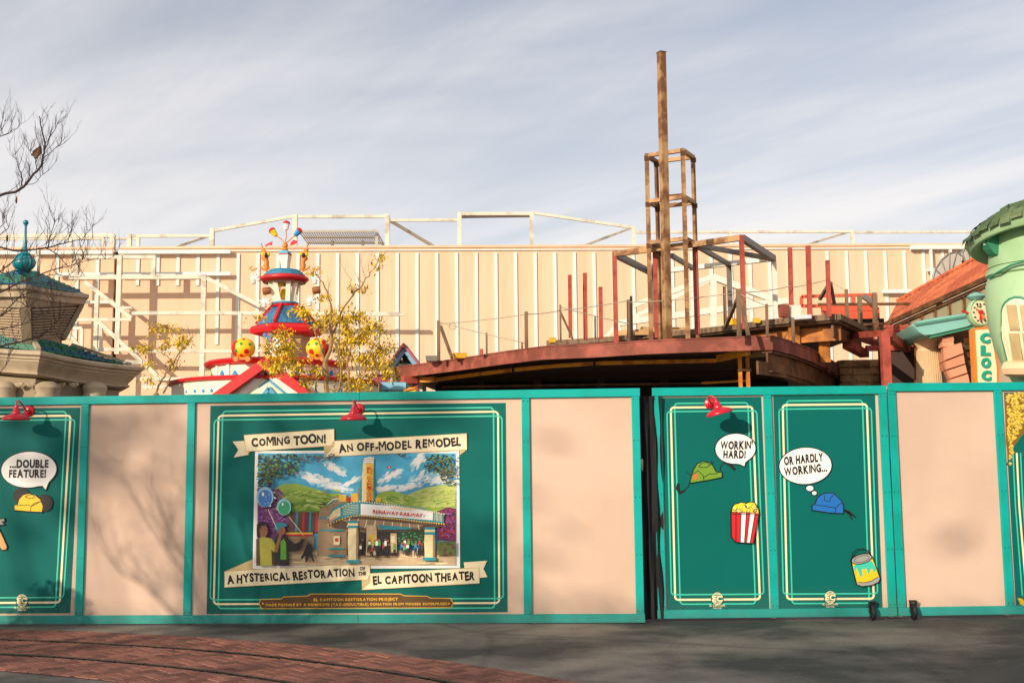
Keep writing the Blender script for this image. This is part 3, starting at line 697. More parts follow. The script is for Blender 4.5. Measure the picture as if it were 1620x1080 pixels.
lay('p_hill', [(940, 400), (980, 365), (1040, 350), (1110, 360), (1200, 390), (1300, 430), (1440, 470), (1440, 560), (940, 560)])
lay('p_hill_light', [(235, 400), (300, 392), (420, 394), (420, 402), (300, 404)])
lay('p_hill_dark', ell(490, 480, 55, 32, 14)); lay('p_brown', ell(565, 465, 38, 28, 14)); lay('p_bgreen', ell(1400, 435, 34, 18, 12)); lay('p_hill_dark', ell(1460, 450, 44, 34, 14))
lay('p_sand', [(85, 800), (520, 780), (1535, 790), (1535, 895), (85, 895)])
lay('p_purple', [(85, 330), (130, 320), (200, 350), (230, 420), (280, 500), (330, 560), (330, 700), (85, 700)])
dots(('p_purple', 'p_dark', 'p_plum'), 190, 520, 110, 180, 150, 1.2, 3, 1)
lay('p_plum', [(1400, 500), (1480, 470), (1535, 480), (1535, 720), (1400, 710)]); dots(('p_plum', 'p_purple', 'p_dark'), 1470, 600, 70, 110, 110, 1.2, 3, 2)
rq = random.Random(55)
for k in range(150):
    x, y = rq.uniform(225, 680), rq.uniform(345, 490); lay(rq.choice(('p_hill', 'p_hill_light', 'p_hill_dark', 'p_hill')), ell(x, y, rq.uniform(14, 40), rq.uniform(3, 7), 8, -12 if x < 450 else 8), step=.000005)
    x, y = rq.uniform(970, 1180), rq.uniform(395, 480); lay(rq.choice(('p_hill', 'p_hill_light', 'p_hill_dark')), ell(x, y, rq.uniform(10, 30), rq.uniform(3, 6), 8, 14), step=.000005)
    x, y = rq.uniform(1240, 1530), rq.uniform(350, 470); lay(rq.choice(('p_hill', 'p_hill_light', 'p_hill_light')), ell(x, y, rq.uniform(14, 36), rq.uniform(3, 6), 8, -8), step=.000005)
for k in range(120):
    x, y = rq.uniform(95, 1520), rq.uniform(800, 890); lay(rq.choice(('p_sand', 'p_sand_dark', 'p_sand', 'p_cream')), ell(x, y, rq.uniform(20, 60), rq.uniform(2, 5), 8, 0), step=.000004)
dots(('p_lilac', 'p_purple', 'p_lilac', 'p_plum'), 180, 480, 120, 170, 420, 1.0, 2.6, 41); dots(('p_plum', 'p_red', 'p_lilac', 'p_plum'), 1470, 590, 75, 110, 200, 1.0, 2.4, 42)
# shed with striped roof
lay('p_brown', [(330, 505), (530, 505), (530, 660), (300, 660)])
for k in range(8): lay(('p_plum', 'p_teal', 'p_brown', 'p_red')[k % 4], [(345 + k * 24, 508), (360 + k * 24, 508), (352 + k * 25, 650), (332 + k * 25, 650)])
lay('p_yellow', [(290, 655), (490, 655), (490, 668), (290, 668)]); lay('p_red', [(290, 668), (490, 668), (490, 682), (290, 682)]); lay('p_sand_dark', [(310, 684), (500, 684), (500, 790), (310, 790)])
# theatre body
lay('p_sand_dark', [(545, 480), (575, 462), (605, 480), (610, 420), (650, 395), (690, 400), (760, 440), (1400, 560), (1330, 640), (1110, 650), (1110, 840), (520, 825), (530, 540)])
for y_ in (540, 630): lay('p_teal', [(530, y_ + 10), (560, y_), (610, y_ + 2), (610, y_ + 12), (560, y_ + 11), (530, y_ + 22)])
lay('p_cream', [(600, 440), (640, 408), (690, 402), (690, 410), (640, 418), (600, 450)]); lay('p_teal', [(600, 452), (640, 420), (690, 413), (690, 420), (640, 430), (600, 462)])
lay('p_yellow', [(680, 380), (735, 378), (735, 430), (680, 430)]); lay('p_yellow', [(770, 370), (820, 368), (820, 430), (770, 430)]); lay('p_red', [(738, 395), (768, 395), (768, 430), (738, 430)]); lay('p_yellow', [(950, 400), (990, 400), (990, 430), (950, 430)])
# sign pylon
lay('p_sand_dark', [(820, 330), (850, 325), (850, 430), (820, 430)]); lay('p_teal', [(828, 430), (835, 290), (855, 240), (862, 430)]); lay('p_cream', [(850, 240), (860, 130), (905, 100), (940, 112), (935, 160), (880, 150), (880, 430), (850, 430)])
lay('p_yellow', [(880, 145), (936, 158), (934, 425), (880, 425)]); lay('p_teal', [(934, 235), (948, 330), (950, 425), (934, 425)])
for k in range(3): lay('white_print', [(866, 112 + k * 14), (938, 106 + k * 16), (938, 114 + k * 16), (866, 122 + k * 14)]); lay('p_sand_dark', [(866, 122 + k * 14), (938, 114 + k * 16), (938, 118 + k * 16), (866, 126 + k * 14)])
# marquee
under = [(610, 570), (700, 540), (840, 530), (1100, 560), (1300, 590), (1450, 600), (1400, 620), (1250, 640), (1000, 650), (800, 640), (640, 620)]
lay('p_brown', under); lay('p_sand_dark', [(700, 560), (900, 560), (1300, 600), (1250, 625), (1000, 635), (800, 610)])
for k in range(9): lay('p_cream', [(760 + k * 62, 548 + k * 6), (766 + k * 62, 549 + k * 6), (745 + k * 66, 618 + k * 2), (738 + k * 66, 617 + k * 2)])
lay('p_teal', [(605, 545), (640, 480), (700, 445), (840, 428), (1100, 450), (1300, 480), (1450, 520), (1448, 590), (1300, 580), (1100, 555), (840, 535), (700, 550), (610, 600)])
lay('p_cream', [(614, 540), (645, 495), (694, 470), (694, 530), (614, 585)]); lay('p_teal', [(704, 455), (835, 440), (835, 528), (704, 542)])
for k in range(6): lay('p_cream', [(714, 462 + k * 12), (826, 450 + k * 12), (826, 453 + k * 12), (714, 465 + k * 12)])
lay('white_print', [(842, 445), (1100, 462), (1370, 500), (1368, 566), (1100, 545), (842, 527)])
for k in range(6): lay('p_cream', [(1382 + k * 10, 508 + k * 2), (1386 + k * 10, 509 + k * 2), (1386 + k * 10, 568 + k * 2), (1382 + k * 10, 567 + k * 2)])
for k in range(46):
    t = k / 45; 
    if t < .25: x = 605 + t / .25 * 235; y = 545 - 117 * math.sin(t / .25 * 1.57); y2 = 600 - 70 * math.sin(t / .25 * 1.57)
    else: x = 840 + (t - .25) / .75 * 610; y = 428 + 92 * ((t - .25) / .75) ** 1.3; y2 = 532 + 62 * ((t - .25) / .75) ** 1.1
    lay('p_cream', ell(x, y, 6.5, 6.5, 6), step=.00002); lay('p_yellow', ell(x, y2, 6.5, 6.5, 6), step=.00002)
# entrance, columns
lay('p_dark', [(740, 650), (880, 650), (880, 820), (740, 820)]); lay('p_teal', [(605, 632), (720, 632), (720, 645), (605, 645)]); lay('p_teal', [(605, 765), (720, 765), (720, 778), (605, 778)]); lay('p_teal', [(605, 818), (720, 818), (720, 832), (605, 832)])
lay('p_cream', [(645, 680), (690, 680), (690, 745), (645, 745)]); lay('p_red', [(655, 695), (680, 695), (680, 722), (655, 722)])
lay('p_sand', [(885, 600), (955, 600), (960, 640), (960, 820), (880, 820), (885, 700)]); lay('p_yellow', [(905, 665), (945, 665), (945, 745), (905, 745)])
lay('p_teal', [(960, 598), (1240, 620), (1180, 632), (1000, 634)]); lay('p_dark', [(960, 645), (1110, 650), (1110, 820), (960, 820)]); lay('p_sand', [(1060, 660), (1105, 660), (1105, 800), (1060, 800)]); lay('p_cream', [(1064, 680), (1090, 680), (1090, 725), (1064, 725)])
lay('p_leaf', [(1112, 660), (1200, 640), (1320, 630), (1320, 760), (1112, 740)]); dots(('p_bgreen', 'p_leaf'), 1210, 700, 110, 50, 90, .8, 2, 4)
lay('p_leaf_b', [(1400, 720), (1535, 720), (1535, 820), (1400, 820)]); dots(('p_leaf', 'p_plum', 'p_brown'), 1470, 770, 65, 50, 60, .8, 2, 5)
for (a, b, y0_, y1_) in ((752, 825, 568, 878), (1310, 1385, 615, 860)):
    w_ = b - a
    lay('p_cream', [(a, y0_ + 55), (b, y0_ + 55), (b + 4, (y0_ + y1_) / 2), (b - 2, y1_ - 20), (a + 2, y1_ - 20), (a - 4, (y0_ + y1_) / 2)]); lay('p_sand_dark', [(b - 14, y0_ + 55), (b, y0_ + 55), (b + 4, (y0_ + y1_) / 2), (b - 2, y1_ - 20), (b - 16, y1_ - 20)])
    for k in range(3): lay('p_teal' if k % 2 == 0 else 'p_cream', [(a, y0_ + k * 18), (b, y0_ + k * 18), (b, y0_ + 18 + k * 18), (a, y0_ + 18 + k * 18)])
    lay('p_teal', [(a - 12, y1_ - 24), (b + 8, y1_ - 24), (b + 8, y1_), (a - 12, y1_)])
# small crowd, two people with round balloons at the left
rq = random.Random(3)
for k in range(34):
    x = rq.choice((rq.uniform(840, 1050), rq.uniform(1120, 1300), rq.uniform(840, 1300))); y = rq.uniform(700, 760); h_ = rq.uniform(60, 100)
    c_ = rq.choice(('p_red', 'p_blue', 'p_dark', 'p_green', 'p_brown', 'white_print', 'p_dark', 'p_teal'))
    lay('p_dark', [(x - 7, y + h_ * .45), (x + 8, y + h_ * .45), (x + 10, y + h_), (x + 3, y + h_), (x, y + h_ * .6), (x - 5, y + h_), (x - 10, y + h_)], step=.0001); lay(c_, [(x - 9, y + 14), (x + 9, y + 14), (x + 8, y + h_ * .5), (x - 8, y + h_ * .5)], step=.0001); lay('p_skin', ell(x, y + 6, 7, 8, 8), step=.0001)
lay('p_dark', [(430, 800), (450, 740), (480, 735), (500, 770), (490, 800), (510, 868), (498, 868), (475, 810), (455, 868), (440, 866), (445, 820), (415, 850), (410, 835)]); lay('p_brown', ell(462, 728, 11, 13, 10))
lay('p_dark', [(215, 870), (205, 740), (230, 680), (300, 680), (360, 740), (400, 720), (420, 690), (440, 700), (400, 780), (350, 795), (320, 780), (325, 895), (215, 895)]); lay('p_green', [(262, 720), (285, 700), (302, 730), (305, 850), (262, 850)]); lay('p_skin', ell(268, 640, 30, 34, 14)); lay('p_teal', [(215, 625), (225, 590), (260, 578), (300, 590), (310, 605), (262, 618), (240, 650)]); lay('p_skin', ell(430, 690, 14, 12, 10))
lay('p_shirt', [(100, 800), (100, 710), (125, 680), (165, 690), (200, 700), (235, 760), (215, 800), (195, 780), (200, 895), (100, 895)]); lay('p_skin', ell(135, 640, 36, 48, 16)); lay('p_dark', [(88, 640), (90, 595), (120, 572), (160, 580), (165, 600), (125, 605), (108, 640), (118, 690), (90, 690)]); lay('p_skin', [(215, 790), (240, 700), (262, 650), (275, 660), (262, 710), (240, 800)])
lay('p_brown', [(85, 700), (108, 700), (115, 895), (85, 895)])
dots(('p_purple', 'p_plum', 'p_cloud'), 150, 400, 80, 90, 60, .8, 2, 15); lay('p_skyl', ell(150, 395, 62, 74, 22)); lay('p_blue', ell(150, 405, 50, 62, 22)); lay('p_skyl', ell(288, 468, 52, 60, 22)); lay('p_bgreen', ell(288, 475, 42, 50, 22)); dots(('p_skyl', 'p_blue'), 150, 405, 40, 50, 16, 1, 2, 16); lay('white_print', ell(135, 375, 9, 14, 10)); lay('white_print', ell(278, 448, 7, 11, 10))
lay('p_cream', [(322, 540), (326, 538), (430, 670), (426, 673)]); lay('p_cream', [(170, 485), (174, 484), (240, 630), (236, 632)])
dots(('p_leaf', 'p_leaf_b', 'p_leaf', 'p_dark', 'p_hill_dark'), 200, 150, 200, 110, 330, 1.2, 3.4, 6); dots(('p_leaf', 'p_leaf_b', 'p_dark'), 140, 240, 90, 90, 130, 1.2, 3, 7); dots(('p_leaf', 'p_leaf_b', 'p_plum'), 520, 100, 150, 40, 90, .9, 2.4, 8)
dots(('p_leaf', 'p_leaf_b', 'p_hill_dark', 'p_dark'), 1450, 150, 140, 80, 230, 1.0, 3, 9); dots(('p_leaf', 'p_leaf_b', 'p_brown'), 1490, 240, 70, 70, 90, 1, 2.6, 10); dots(('p_brown', 'p_leaf'), 1150, 90, 30, 12, 20, 1, 2, 12)
lay('p_red', ell(1053, 180, 16, 10, 10)); lay('white_print', ell(1053, 180, 6, 4, 8))
ill.build('painting', names, pic, recalc=False)
tx = MB(); dz = dl[0] + .001
letters(tx, PA, 'RUNAWAY RAILWAY', q3(935, 512), q3(1300, 540), 5.2, dz, off=.05, jit=.05, gap=.04)
letters(tx, PA, 'RUNAWAY', q3(616, 585), q3(680, 545), 4, dz, off=.04, gap=.04)
for k, ch in enumerate('EL CAPITOON'):
    if ch != ' ': letters(tx, PA, ch, q3(893, 197 + k * 23), q3(922, 197 + k * 23), 4, dz, off=.05)
tx.build('painted_lettering', 'p_red', pic)
tx = MB(); letters(tx, PA, 'TOONTOWN THEATER', q3(1060, 478), q3(1222, 492), 2.6, dz, off=.02, gap=.05); tx.build('painted_lettering', 'p_yellow', pic)
# --- ribbon banners
def banner(main, folds, texts):
    D0, D1 = .016, .020
    o = MB().flat(PA, ZP(main), D0, D1).build('ribbon_banner', 'banner_cream', pB)
    for f, m_, dd in folds: MB().flat(PA, ZP(f), D0 - .004 + dd, D1 - .003 + dd).build('ribbon_fold', m_, o)
    ed = MB(); pz = ZP(main)
    for i in range(len(pz)): stroke(ed, PA, [pz[i], pz[(i + 1) % len(pz)]], .7, D1 + .001)
    ed.build('ribbon_edge', 'banner_fold', o)
    mb = MB()
    for k, (t, a, b, h, j) in enumerate(texts): letters(mb, PA, t, Z2(*a), Z2(*b), h, D1 + .002, off=.052, jit=j, gap=.08, seed=k + len(t))
    mb.build('lettering', 'ink', o)
banner([(185, 216), (579, 190), (580, 262), (192, 288)], [([(135, 244), (184, 241), (204, 302), (140, 314), (160, 280)], 'banner_cream', 0), ([(184, 241), (192, 288), (204, 302), (210, 287)], 'banner_fold', -.002)],
       [('COMING TOON!', (219, 266), (544, 246), 12.5, .16)])
banner([(579, 241), (1159, 209), (1160, 280), (534, 311)], [([(533, 262), (580, 260), (540, 309)], 'banner_fold', .006), ([(1160, 280), (1128, 304), (1128, 281)], 'banner_fold', -.003)],
       [('AN OFF-MODEL REMODEL', (600, 292), (1135, 260), 12.5, .16)])
banner([(100, 812), (736, 774), (736, 846), (100, 881)], [([(100, 812), (221, 759), (222, 805)], 'banner_fold', -.003)],
       [('A HYSTERICAL RESTORATION', (113, 862), (668, 830), 12, .16), ('OF', (692, 806), (716, 805), 5.5, .05), ('THE', (686, 829), (720, 827), 5.5, .05)])
banner([(738, 820), (1213, 795), (1215, 863), (700, 892)], [([(700, 848), (737, 846), (738, 858), (702, 890)], 'banner_fold', .006), ([(1146, 772), (1248, 765), (1232, 800), (1250, 836), (1215, 840), (1213, 795), (1150, 798)], 'banner_cream', -.001)],
       [('EL CAPITOON THEATER', (750, 868), (1196, 845), 12.5, .16)])
pq = ZP([(252, 952), (258, 936), (350, 933), (356, 925), (462, 921), (478, 912), (868, 912), (886, 920), (985, 922), (1000, 930), (1088, 932), (1098, 950), (1090, 968), (262, 973)])
e = MB().flat(PA, grow(pq, 1.2), .008, .011).build('plaque', 'gold_print', pB); MB().flat(PA, pq, .011, .0125).build('face', 'brown_print', e)
mb = MB(); letters(mb, PA, 'EL CAPITOON RESTORATION PROJECT', Z2(489, 941), Z2(858, 938), 4.2, .0136, off=.05, gap=.12)
letters(mb, PA, 'MADE POSSIBLE BY A HANDSOME (TAX-DEDUCTIBLE) DONATION FROM MOUSEK ENTERPRISES', Z2(280, 963), Z2(1072, 958), 3.8, .0136, off=.04, gap=.12)
for x_ in (267, 1080): 
    a = Z2(x_, 952); mb.flat(PA, [(a[0] + (2.2 if k % 2 == 0 else 1) * math.sin(k * .628), a[1] - (2.2 if k % 2 == 0 else 1) * math.cos(k * .628)) for k in range(10)], .0125, .0136)
mb.build('lettering', 'gold_print', e)
# vertical sheet seams of the printed board
mb = MB()
for x_ in (486, 568, 645): stroke(mb, PA, [(x_, 640), (x_ - (568 - x_) * .02, 969)], .5, .0046)
mb.build('sheet_seam', 'teal_dark_edge', pB)
# ================================================================ barn lamps
def barn_lamp(pl, mount, top, shade, tilt, label):
    m0 = pl.at(*mount); root = thing('barn_lamp', label, 'lamp', m0, 'red barn lamps on the hoarding')
    out = .31
    n_ = pl.n; up = Vector((0, 0, 1))
    Mx = n_.to_track_quat('Z', 'Y').to_matrix()
    MB().lathe(m0, [(.058, 0), (.062, .012), (.055, .026), (.03, .036), (.028, .055), (.0, .06)], 20, M=Mx).build('mount', 'lamp_red', root, smooth=True)
    tp = pl.at(*top, out * .93); nk = pl.at(shade[0], shade[1] - 17, out)
    a = m0 + n_ * .04
    def bz(t, P): 
        return (1 - t) ** 3 * P[0] + 3 * (1 - t) ** 2 * t * P[1] + 3 * (1 - t) * t * t * P[2] + t ** 3 * P[3]
    P1 = [a, a + n_ * .09, tp - n_ * .16 - up * .03, tp - n_ * .045]; P2 = [tp - n_ * .045, tp + n_ * .02 + up * .012, nk + up * .07, nk]
    MB().tube([bz(k / 10, P1) for k in range(10)] + [bz(k / 10, P2) for k in range(11)], .0095, 8).build('gooseneck', 'lamp_red', root, smooth=True)
    Rt = Matrix.Rotation(R(tilt), 3, pl.n)
    s_ = .95
    prof = [(.146, -.118), (.15, -.112), (.149, -.098), (.125, -.074), (.07, -.054), (.046, -.044), (.042, -.02), (.034, -.012), (.034, .004), (.026, .012), (.024, .035), (.012, .042)]
    MB().lathe(nk, [(r * s_, z) for r, z in prof], 28, M=Rt).build('shade', 'lamp_red', root, smooth=True)
    MB().lathe(nk, [(.138 * s_, -.1165), (.112 * s_, -.08), (.05 * s_, -.062), (.0, -.06)][::-1], 24, M=Rt).build('shade_lining', 'lamp_inside', root, smooth=True)
    return root
barn_lamp(PA, (47, 650), (27, 634), (26, 664), 0, 'red gooseneck barn lamp above the DOUBLE FEATURE poster at the left')
barn_lamp(PA, (568, 647), (559, 633), (559.5, 664), 0, 'red gooseneck barn lamp centred above the COMING TOON poster')
barn_lamp(PG, (1123, 638), (1123, 627), (1134, 655), 14, 'tilted red barn lamp above the WORKIN HARD bubble on the gate')
# ================================================================ big show building behind everything
mat('stucco_peach', S(231, 192, 158), .85, var=.03, scale=1.2, bump=.1, alt=S(223, 183, 149), altamt=.5, altscale=1.2, stretch=(1, 1, .12))
mat('stucco_joint', S(222, 186, 148), .85)
mat('galvanised', S(212, 216, 210), .5, metal=.0, var=.05, scale=3)
mat('primer_cream', S(218, 208, 186), .6, var=.08, scale=2, alt=S(176, 168, 150), altamt=.3, altscale=1.2)
mat('gap_black', S(22, 22, 26), .9)
mat('grille_grey', S(170, 164, 150), .5, metal=.5)
mat('awning_grey', S(176, 165, 150), .8, var=.06)
PW_ = Plane(PY(0, 600, 59), PY(1540, 600, 60.7))
wtop = PW_.uz(700, 392)[1]
uW0 = PW_.uz(-260, 500)[0]; uW1 = PW_.uz(1900, 500)[0]
bld = thing('show_building', 'huge plain peach warehouse wall with upright metal ribs behind the whole site', 'building', PW_.pt((uW0 + uW1) / 2, 0))
def wallbox(mb, u0, u1, z0, z1, d0, d1): 
    return mb.prism([PW_.pt(u, z, d1) for u, z in ((u0, z0), (u1, z0), (u1, z1), (u0, z1))], [PW_.pt(u, z, d0) for u, z in ((u0, z0), (u1, z0), (u1, z1), (u0, z1))])
ug = PW_.uz(183, 450)[0]
wallbox(MB(), uW0, ug - .12, 0, wtop, -30, 0).build('wall', 'stucco_peach', bld)
wallbox(MB(), ug + .12, uW1, 0, wtop, -30, 0).build('wall', 'stucco_peach', bld)
wallbox(MB(), ug - .119, ug + .119, 0, wtop - .05, -30, -.25).build('expansion_gap', 'gap_black', bld)
wallbox(MB(), uW0, ug - .12, wtop + .003, wtop + .13, -.3, .07).build('parapet_cap', 'stucco_peach', bld)
wallbox(MB(), ug + .12, uW1, wtop + .003, wtop + .13, -.3, .07).build('parapet_cap', 'stucco_peach', bld)
rib0 = None; u376 = PW_.uz(376, 480)[0]; pitch = (PW_.uz(376 + 31.35 * 20, 480)[0] - u376) / 20
for k in range(-15, 46):
    u = u376 + pitch * k
    if abs(u - ug) < .3: continue
    px_ = 376 + 31.35 * k
    if 200 < px_ < 350:
        zl = PW_.uz(px_, 452 if px_ < 330 else 545)[1]; wallbox(MB(), u - .085, u + .085, zl, wtop - .28, 0.002, .07).build('rib', 'galvanised', bld); continue
    if rib0 is None:
        ub = u; rib0 = wallbox(MB(), u - .085, u + .085, 2.6, wtop - .28, 0.002, .07).build('rib', 'galvanised', bld)
    else: dup(rib0, PW_.u * (u - ub), bld)
for k in range(-15, 46):   # hairline sheet joints between ribs
    u = u376 + pitch * (k + .5)
    if rib0 and k == -15: sj = wallbox(MB(), u - .012, u + .012, 0, wtop - .01, .001, .003).build('panel_joint', 'stucco_joint', bld); uj = u
    else: dup(sj, PW_.u * (u - uj), bld)
MB().beam(PW_.pt(uW0, wtop - .14, .08), PW_.pt(uW1, wtop - .14, .08), .02, .05).build('flashing', 'galvanised', bld)
# galvanised sub-frame pieces fixed on the wall
def hframe(name, label, cat, d, segs, w=.17, m='primer_cream', group=None, dpt=None, member='beam'):
    """steel frame from pixel segments at distance d in front of the wall plane"""
    pts = [PW_.at(*s[0], d) for s in segs]; b = sum(pts, Vector()) / len(pts); b.z = wtop if d < 0 else 0
    root = thing(name, label, cat, b, group)
    for si, s in enumerate(segs):
        ww = s[2] if len(s) > 2 else w; a_, b_ = PW_.at(*s[0], d + .005 * si), PW_.at(*s[1], d + .005 * si + (s[3] if len(s) > 3 else 0))
        if abs(a_.x - b_.x) < .35: b_.x = a_.x
        elif abs(a_.z - b_.z) < .12: b_.z = a_.z
        MB().beam(a_, b_, dpt or ww, ww).build(member, m, root)
    return root
hframe('wall_rail_frame', 'pale metal rail grid fixed across the upper left of the peach wall', 'steel frame', .3,
       [((-60, 400), (179, 399), .2), ((188, 399), (365, 398.5), .2), ((90, 434.5), (181, 434), .18), ((186, 434), (365, 433), .18), ((130, 478), (181, 478), .14)], m='galvanised')
hframe('facade_frame', 'cream steel facade frame with diagonal braces standing left in front of the peach wall', 'steel frame', 1.6,
       [((110, 439), (326, 438.5), .22), ((124, 407), (244, 407), .18), ((122, 405), (122, 441), .2), ((244, 404), (244, 439), .2), ((190, 404), (190, 560), .24), ((323, 437), (323, 600), .24),
        ((154, 465), (154, 553), .2), ((160, 515), (160, 553), .18), ((135, 446), (208, 503), .2), ((154, 507), (253, 598), .2), ((327, 440), (412, 484), .2), ((209, 495.5), (325, 495), .18), ((325, 495), (640, 497), .18),
        ((100, 506), (208, 503), .16), ((185, 487), (210, 486), .14), ((155, 553), (208, 553), .18), ((212, 555), (640, 556), .17), ((196, 573), (226, 573), .2), ((222, 599), (640, 600), .16), ((225, 612), (276, 612), .16), ((231, 598), (231, 616), .16), ((380, 495), (380, 600), .18)])
hframe('facade_frame', 'short cream rails low on the peach wall, left behind the bare twigs', 'steel frame', 2.6,
       [((60, 395), (60, 560), .2), ((-30, 470), (60, 470), .18), ((-30, 520), (130, 520), .16), ((130, 520), (130, 600), .16), ((60, 470), (132, 556), .16)])
hframe('wall_rail_frame', 'short pale metal rails on the peach wall beside the grey canvas arches at the right', 'steel frame', .3,
       [((1440, 391.5), (1532, 392.5), .22), ((1466, 427), (1500, 427), .17), ((1395, 461), (1442, 462), .2), ((1472, 394), (1472, 460), .14), ((1503, 394), (1503, 440), .14)], m='galvanised')
# roof rail
def PWd(x, y, d=-.6): return PW_.at(x, y, d)
segs = [((-40, 373.5), (181, 374.5), .2), ((-40, 378.5), (165, 379), .12), ((179, 372), (179, 393), .24), ((112, 379), (112, 393), .16), ((165, 379), (165, 393), .16), ((181, 377.5), (220, 377.5), .12), ((219, 376), (219, 393), .16),
        ((205, 371), (205, 393), .22), ((205, 373.5), (336, 372), .15), ((336, 362), (336, 393), .22), ((275, 392), (328, 374), .13, -3), ((338, 365), (466, 342), .15), ((467, 340), (467, 393), .24), ((467, 343), (613, 342.5), .15), ((613, 339), (613, 393), .24),
        ((613, 348.5), (727, 348), .14), ((617, 349), (688, 391), .14, -3), ((727, 336), (727, 393), .22), ((841, 335), (841, 393), .22), ((727, 338.5), (841, 337.5), .17), ((843, 337), (1001, 360), .14), ((1002, 358), (1002, 393), .2), ((915, 392), (998, 361), .13, -3),
        ((1002, 367.5), (1348, 366), .13), ((1348, 364), (1348, 392), .18), ((1155, 366), (1155, 390), .16), ((1198, 364), (1198, 390), .05), ((1268, 390), (1344, 366.5), .12, -3), ((1350, 367.5), (1700, 368), .12), ((1560, 366), (1560, 390), .16)]
rr_ = hframe('roof_rail_frame', 'cream steel rail frame standing along the roof edge of the peach wall', 'steel frame', -.5, segs)
MB().prism([PW_.at(x, y, -.62) for x, y in ((730, 341), (839, 340), (839, 344), (790, 344.5), (730, 345.5))], [PW_.at(x, y, -.9) for x, y in ((730, 341), (839, 340), (839, 344), (790, 344.5), (730, 345.5))]).build('fascia_strip', 'awning_grey', rr_)
# grille roof over equipment
gr = thing('equipment_canopy', 'grey slatted metal canopy over rooftop equipment behind the parapet', 'roof canopy', PW_.at(540, 390, -4))
gz = [PW_.at(474, 367, -1.6), PW_.at(596, 366, -1.6), PW_.at(605, 384, -6.5 + 5), PW_.at(486, 385, -1.5)]
A_, B_ = PW_.at(476, 368, -7), PW_.at(598, 366, -7); C_, D_ = PW_.at(607, 383, -1), PW_.at(487, 384, -1)
zt_ = PW_.at(540, 366, -5).z
q0, q1 = PW_.at(477, 380, -9), PW_.at(596, 380, -9); q2, q3_ = PW_.at(604, 380, -2.5), PW_.at(486, 380, -2.5)
zlow = PW_.at(540, 384, -2.5).z; 
hiL, hiR = PW_.at(473, 366, -2.0), PW_.at(596, 365.5, -2.0)
loL, loR = PW_.at(486, 384, -8.0), PW_.at(606, 384, -8.0)
for k in range(34):
    t = k / 33; a = hiL.lerp(hiR, t); b = loL.lerp(loR, t)
    if k == 0: s0 = MB().beam(a, b, .06, .03).build('slat', 'grille_grey', gr); sa_ = a
    else: 
        MB().beam(a, b, .06, .03).build('slat', 'grille_grey', gr)
MB().beam(hiL, hiR, .1, .12).build('edge_beam', 'grille_grey', gr); MB().beam(loL, loR, .1, .16).build('edge_beam', 'grille_grey', gr)
MB().beam(hiL.lerp(loL, .5), hiR.lerp(loR, .5), .1, .12).build('edge_beam', 'grille_grey', gr)
for p in (loL, loR, hiR, hiL.lerp(hiR, .35).lerp(loL.lerp(loR, .35), .8), hiL.lerp(hiR, .75).lerp(loL.lerp(loR, .75), .8)):
    MB().beam(p, Vector((p.x, p.y, wtop - .5)), .16, .16).build('post', 'grille_grey', gr)
c = loL.lerp(loR, .7); MB().box((c.x, c.y + .5, wtop + .2), (2.2, 1.4, .7)).build('air_unit', 'grille_grey', gr)
# ================================================================ theatre under construction
mat('red_primer', S(172, 78, 60), .7, var=.12, scale=4, alt=S(140, 60, 46), altamt=.35, altscale=2.5)
mat('fascia_rust', S(158, 86, 70), .75, var=.22, scale=3, alt=S(120, 62, 46), altamt=.55, altscale=1.6, altdetail=10)
mat('rust_steel', S(122, 82, 48), .7, metal=.2, var=.2, scale=5, alt=S(88, 56, 34), altamt=.5, altscale=2)
mat('ochre_steel', S(250, 168, 48), .6, var=.15, scale=4, alt=S(190, 110, 34), altamt=.3, altscale=2)
mat('riser_orange', S(206, 128, 48), .7, var=.15, scale=3, alt=S(140, 84, 40), altamt=.45, altscale=1.5)
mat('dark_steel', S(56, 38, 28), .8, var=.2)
mat('tube_tan', S(176, 138, 92), .6, metal=.15, var=.14, scale=3, alt=S(120, 78, 44), altamt=.5, altscale=2.2)
mat('weathered_timber', S(128, 104, 80), .85, var=.2, scale=4, stretch=(4, 4, .6), alt=S(94, 74, 56), altamt=.4)
mat('grey_steel', S(124, 120, 112), .5, metal=.4, var=.15, scale=3)
mat('white_steel', S(226, 218, 200), .55, var=.06)
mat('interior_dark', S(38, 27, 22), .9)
mat('wire_grey', S(170, 160, 140), .5)
mat('plastic_yellow', S(232, 176, 40), .5)
mat('plywood', S(196, 158, 108), .8)
ZF = 4.58
fas = [(624, 582), (680, 574.5), (740, 566), (798, 557), (860, 549), (940, 545.5), (1020, 540), (1090, 537), (1160, 534.5), (1222, 532.5)]
F = [PZ(x, y, ZF) for x, y in fas]
rgt = [(1222, 532.5), (1252, 541), (1285, 554), (1317, 572), (1338, 588), (1343, 597)]
G = [PZ(x, y, ZF) for x, y in rgt]
outl = F + G[1:]
HF = .3
th = thing('marquee_canopy', 'curved rust-red steel marquee canopy of the unfinished theatre behind the hoarding', 'canopy', (outl[5].x, 30, 0))
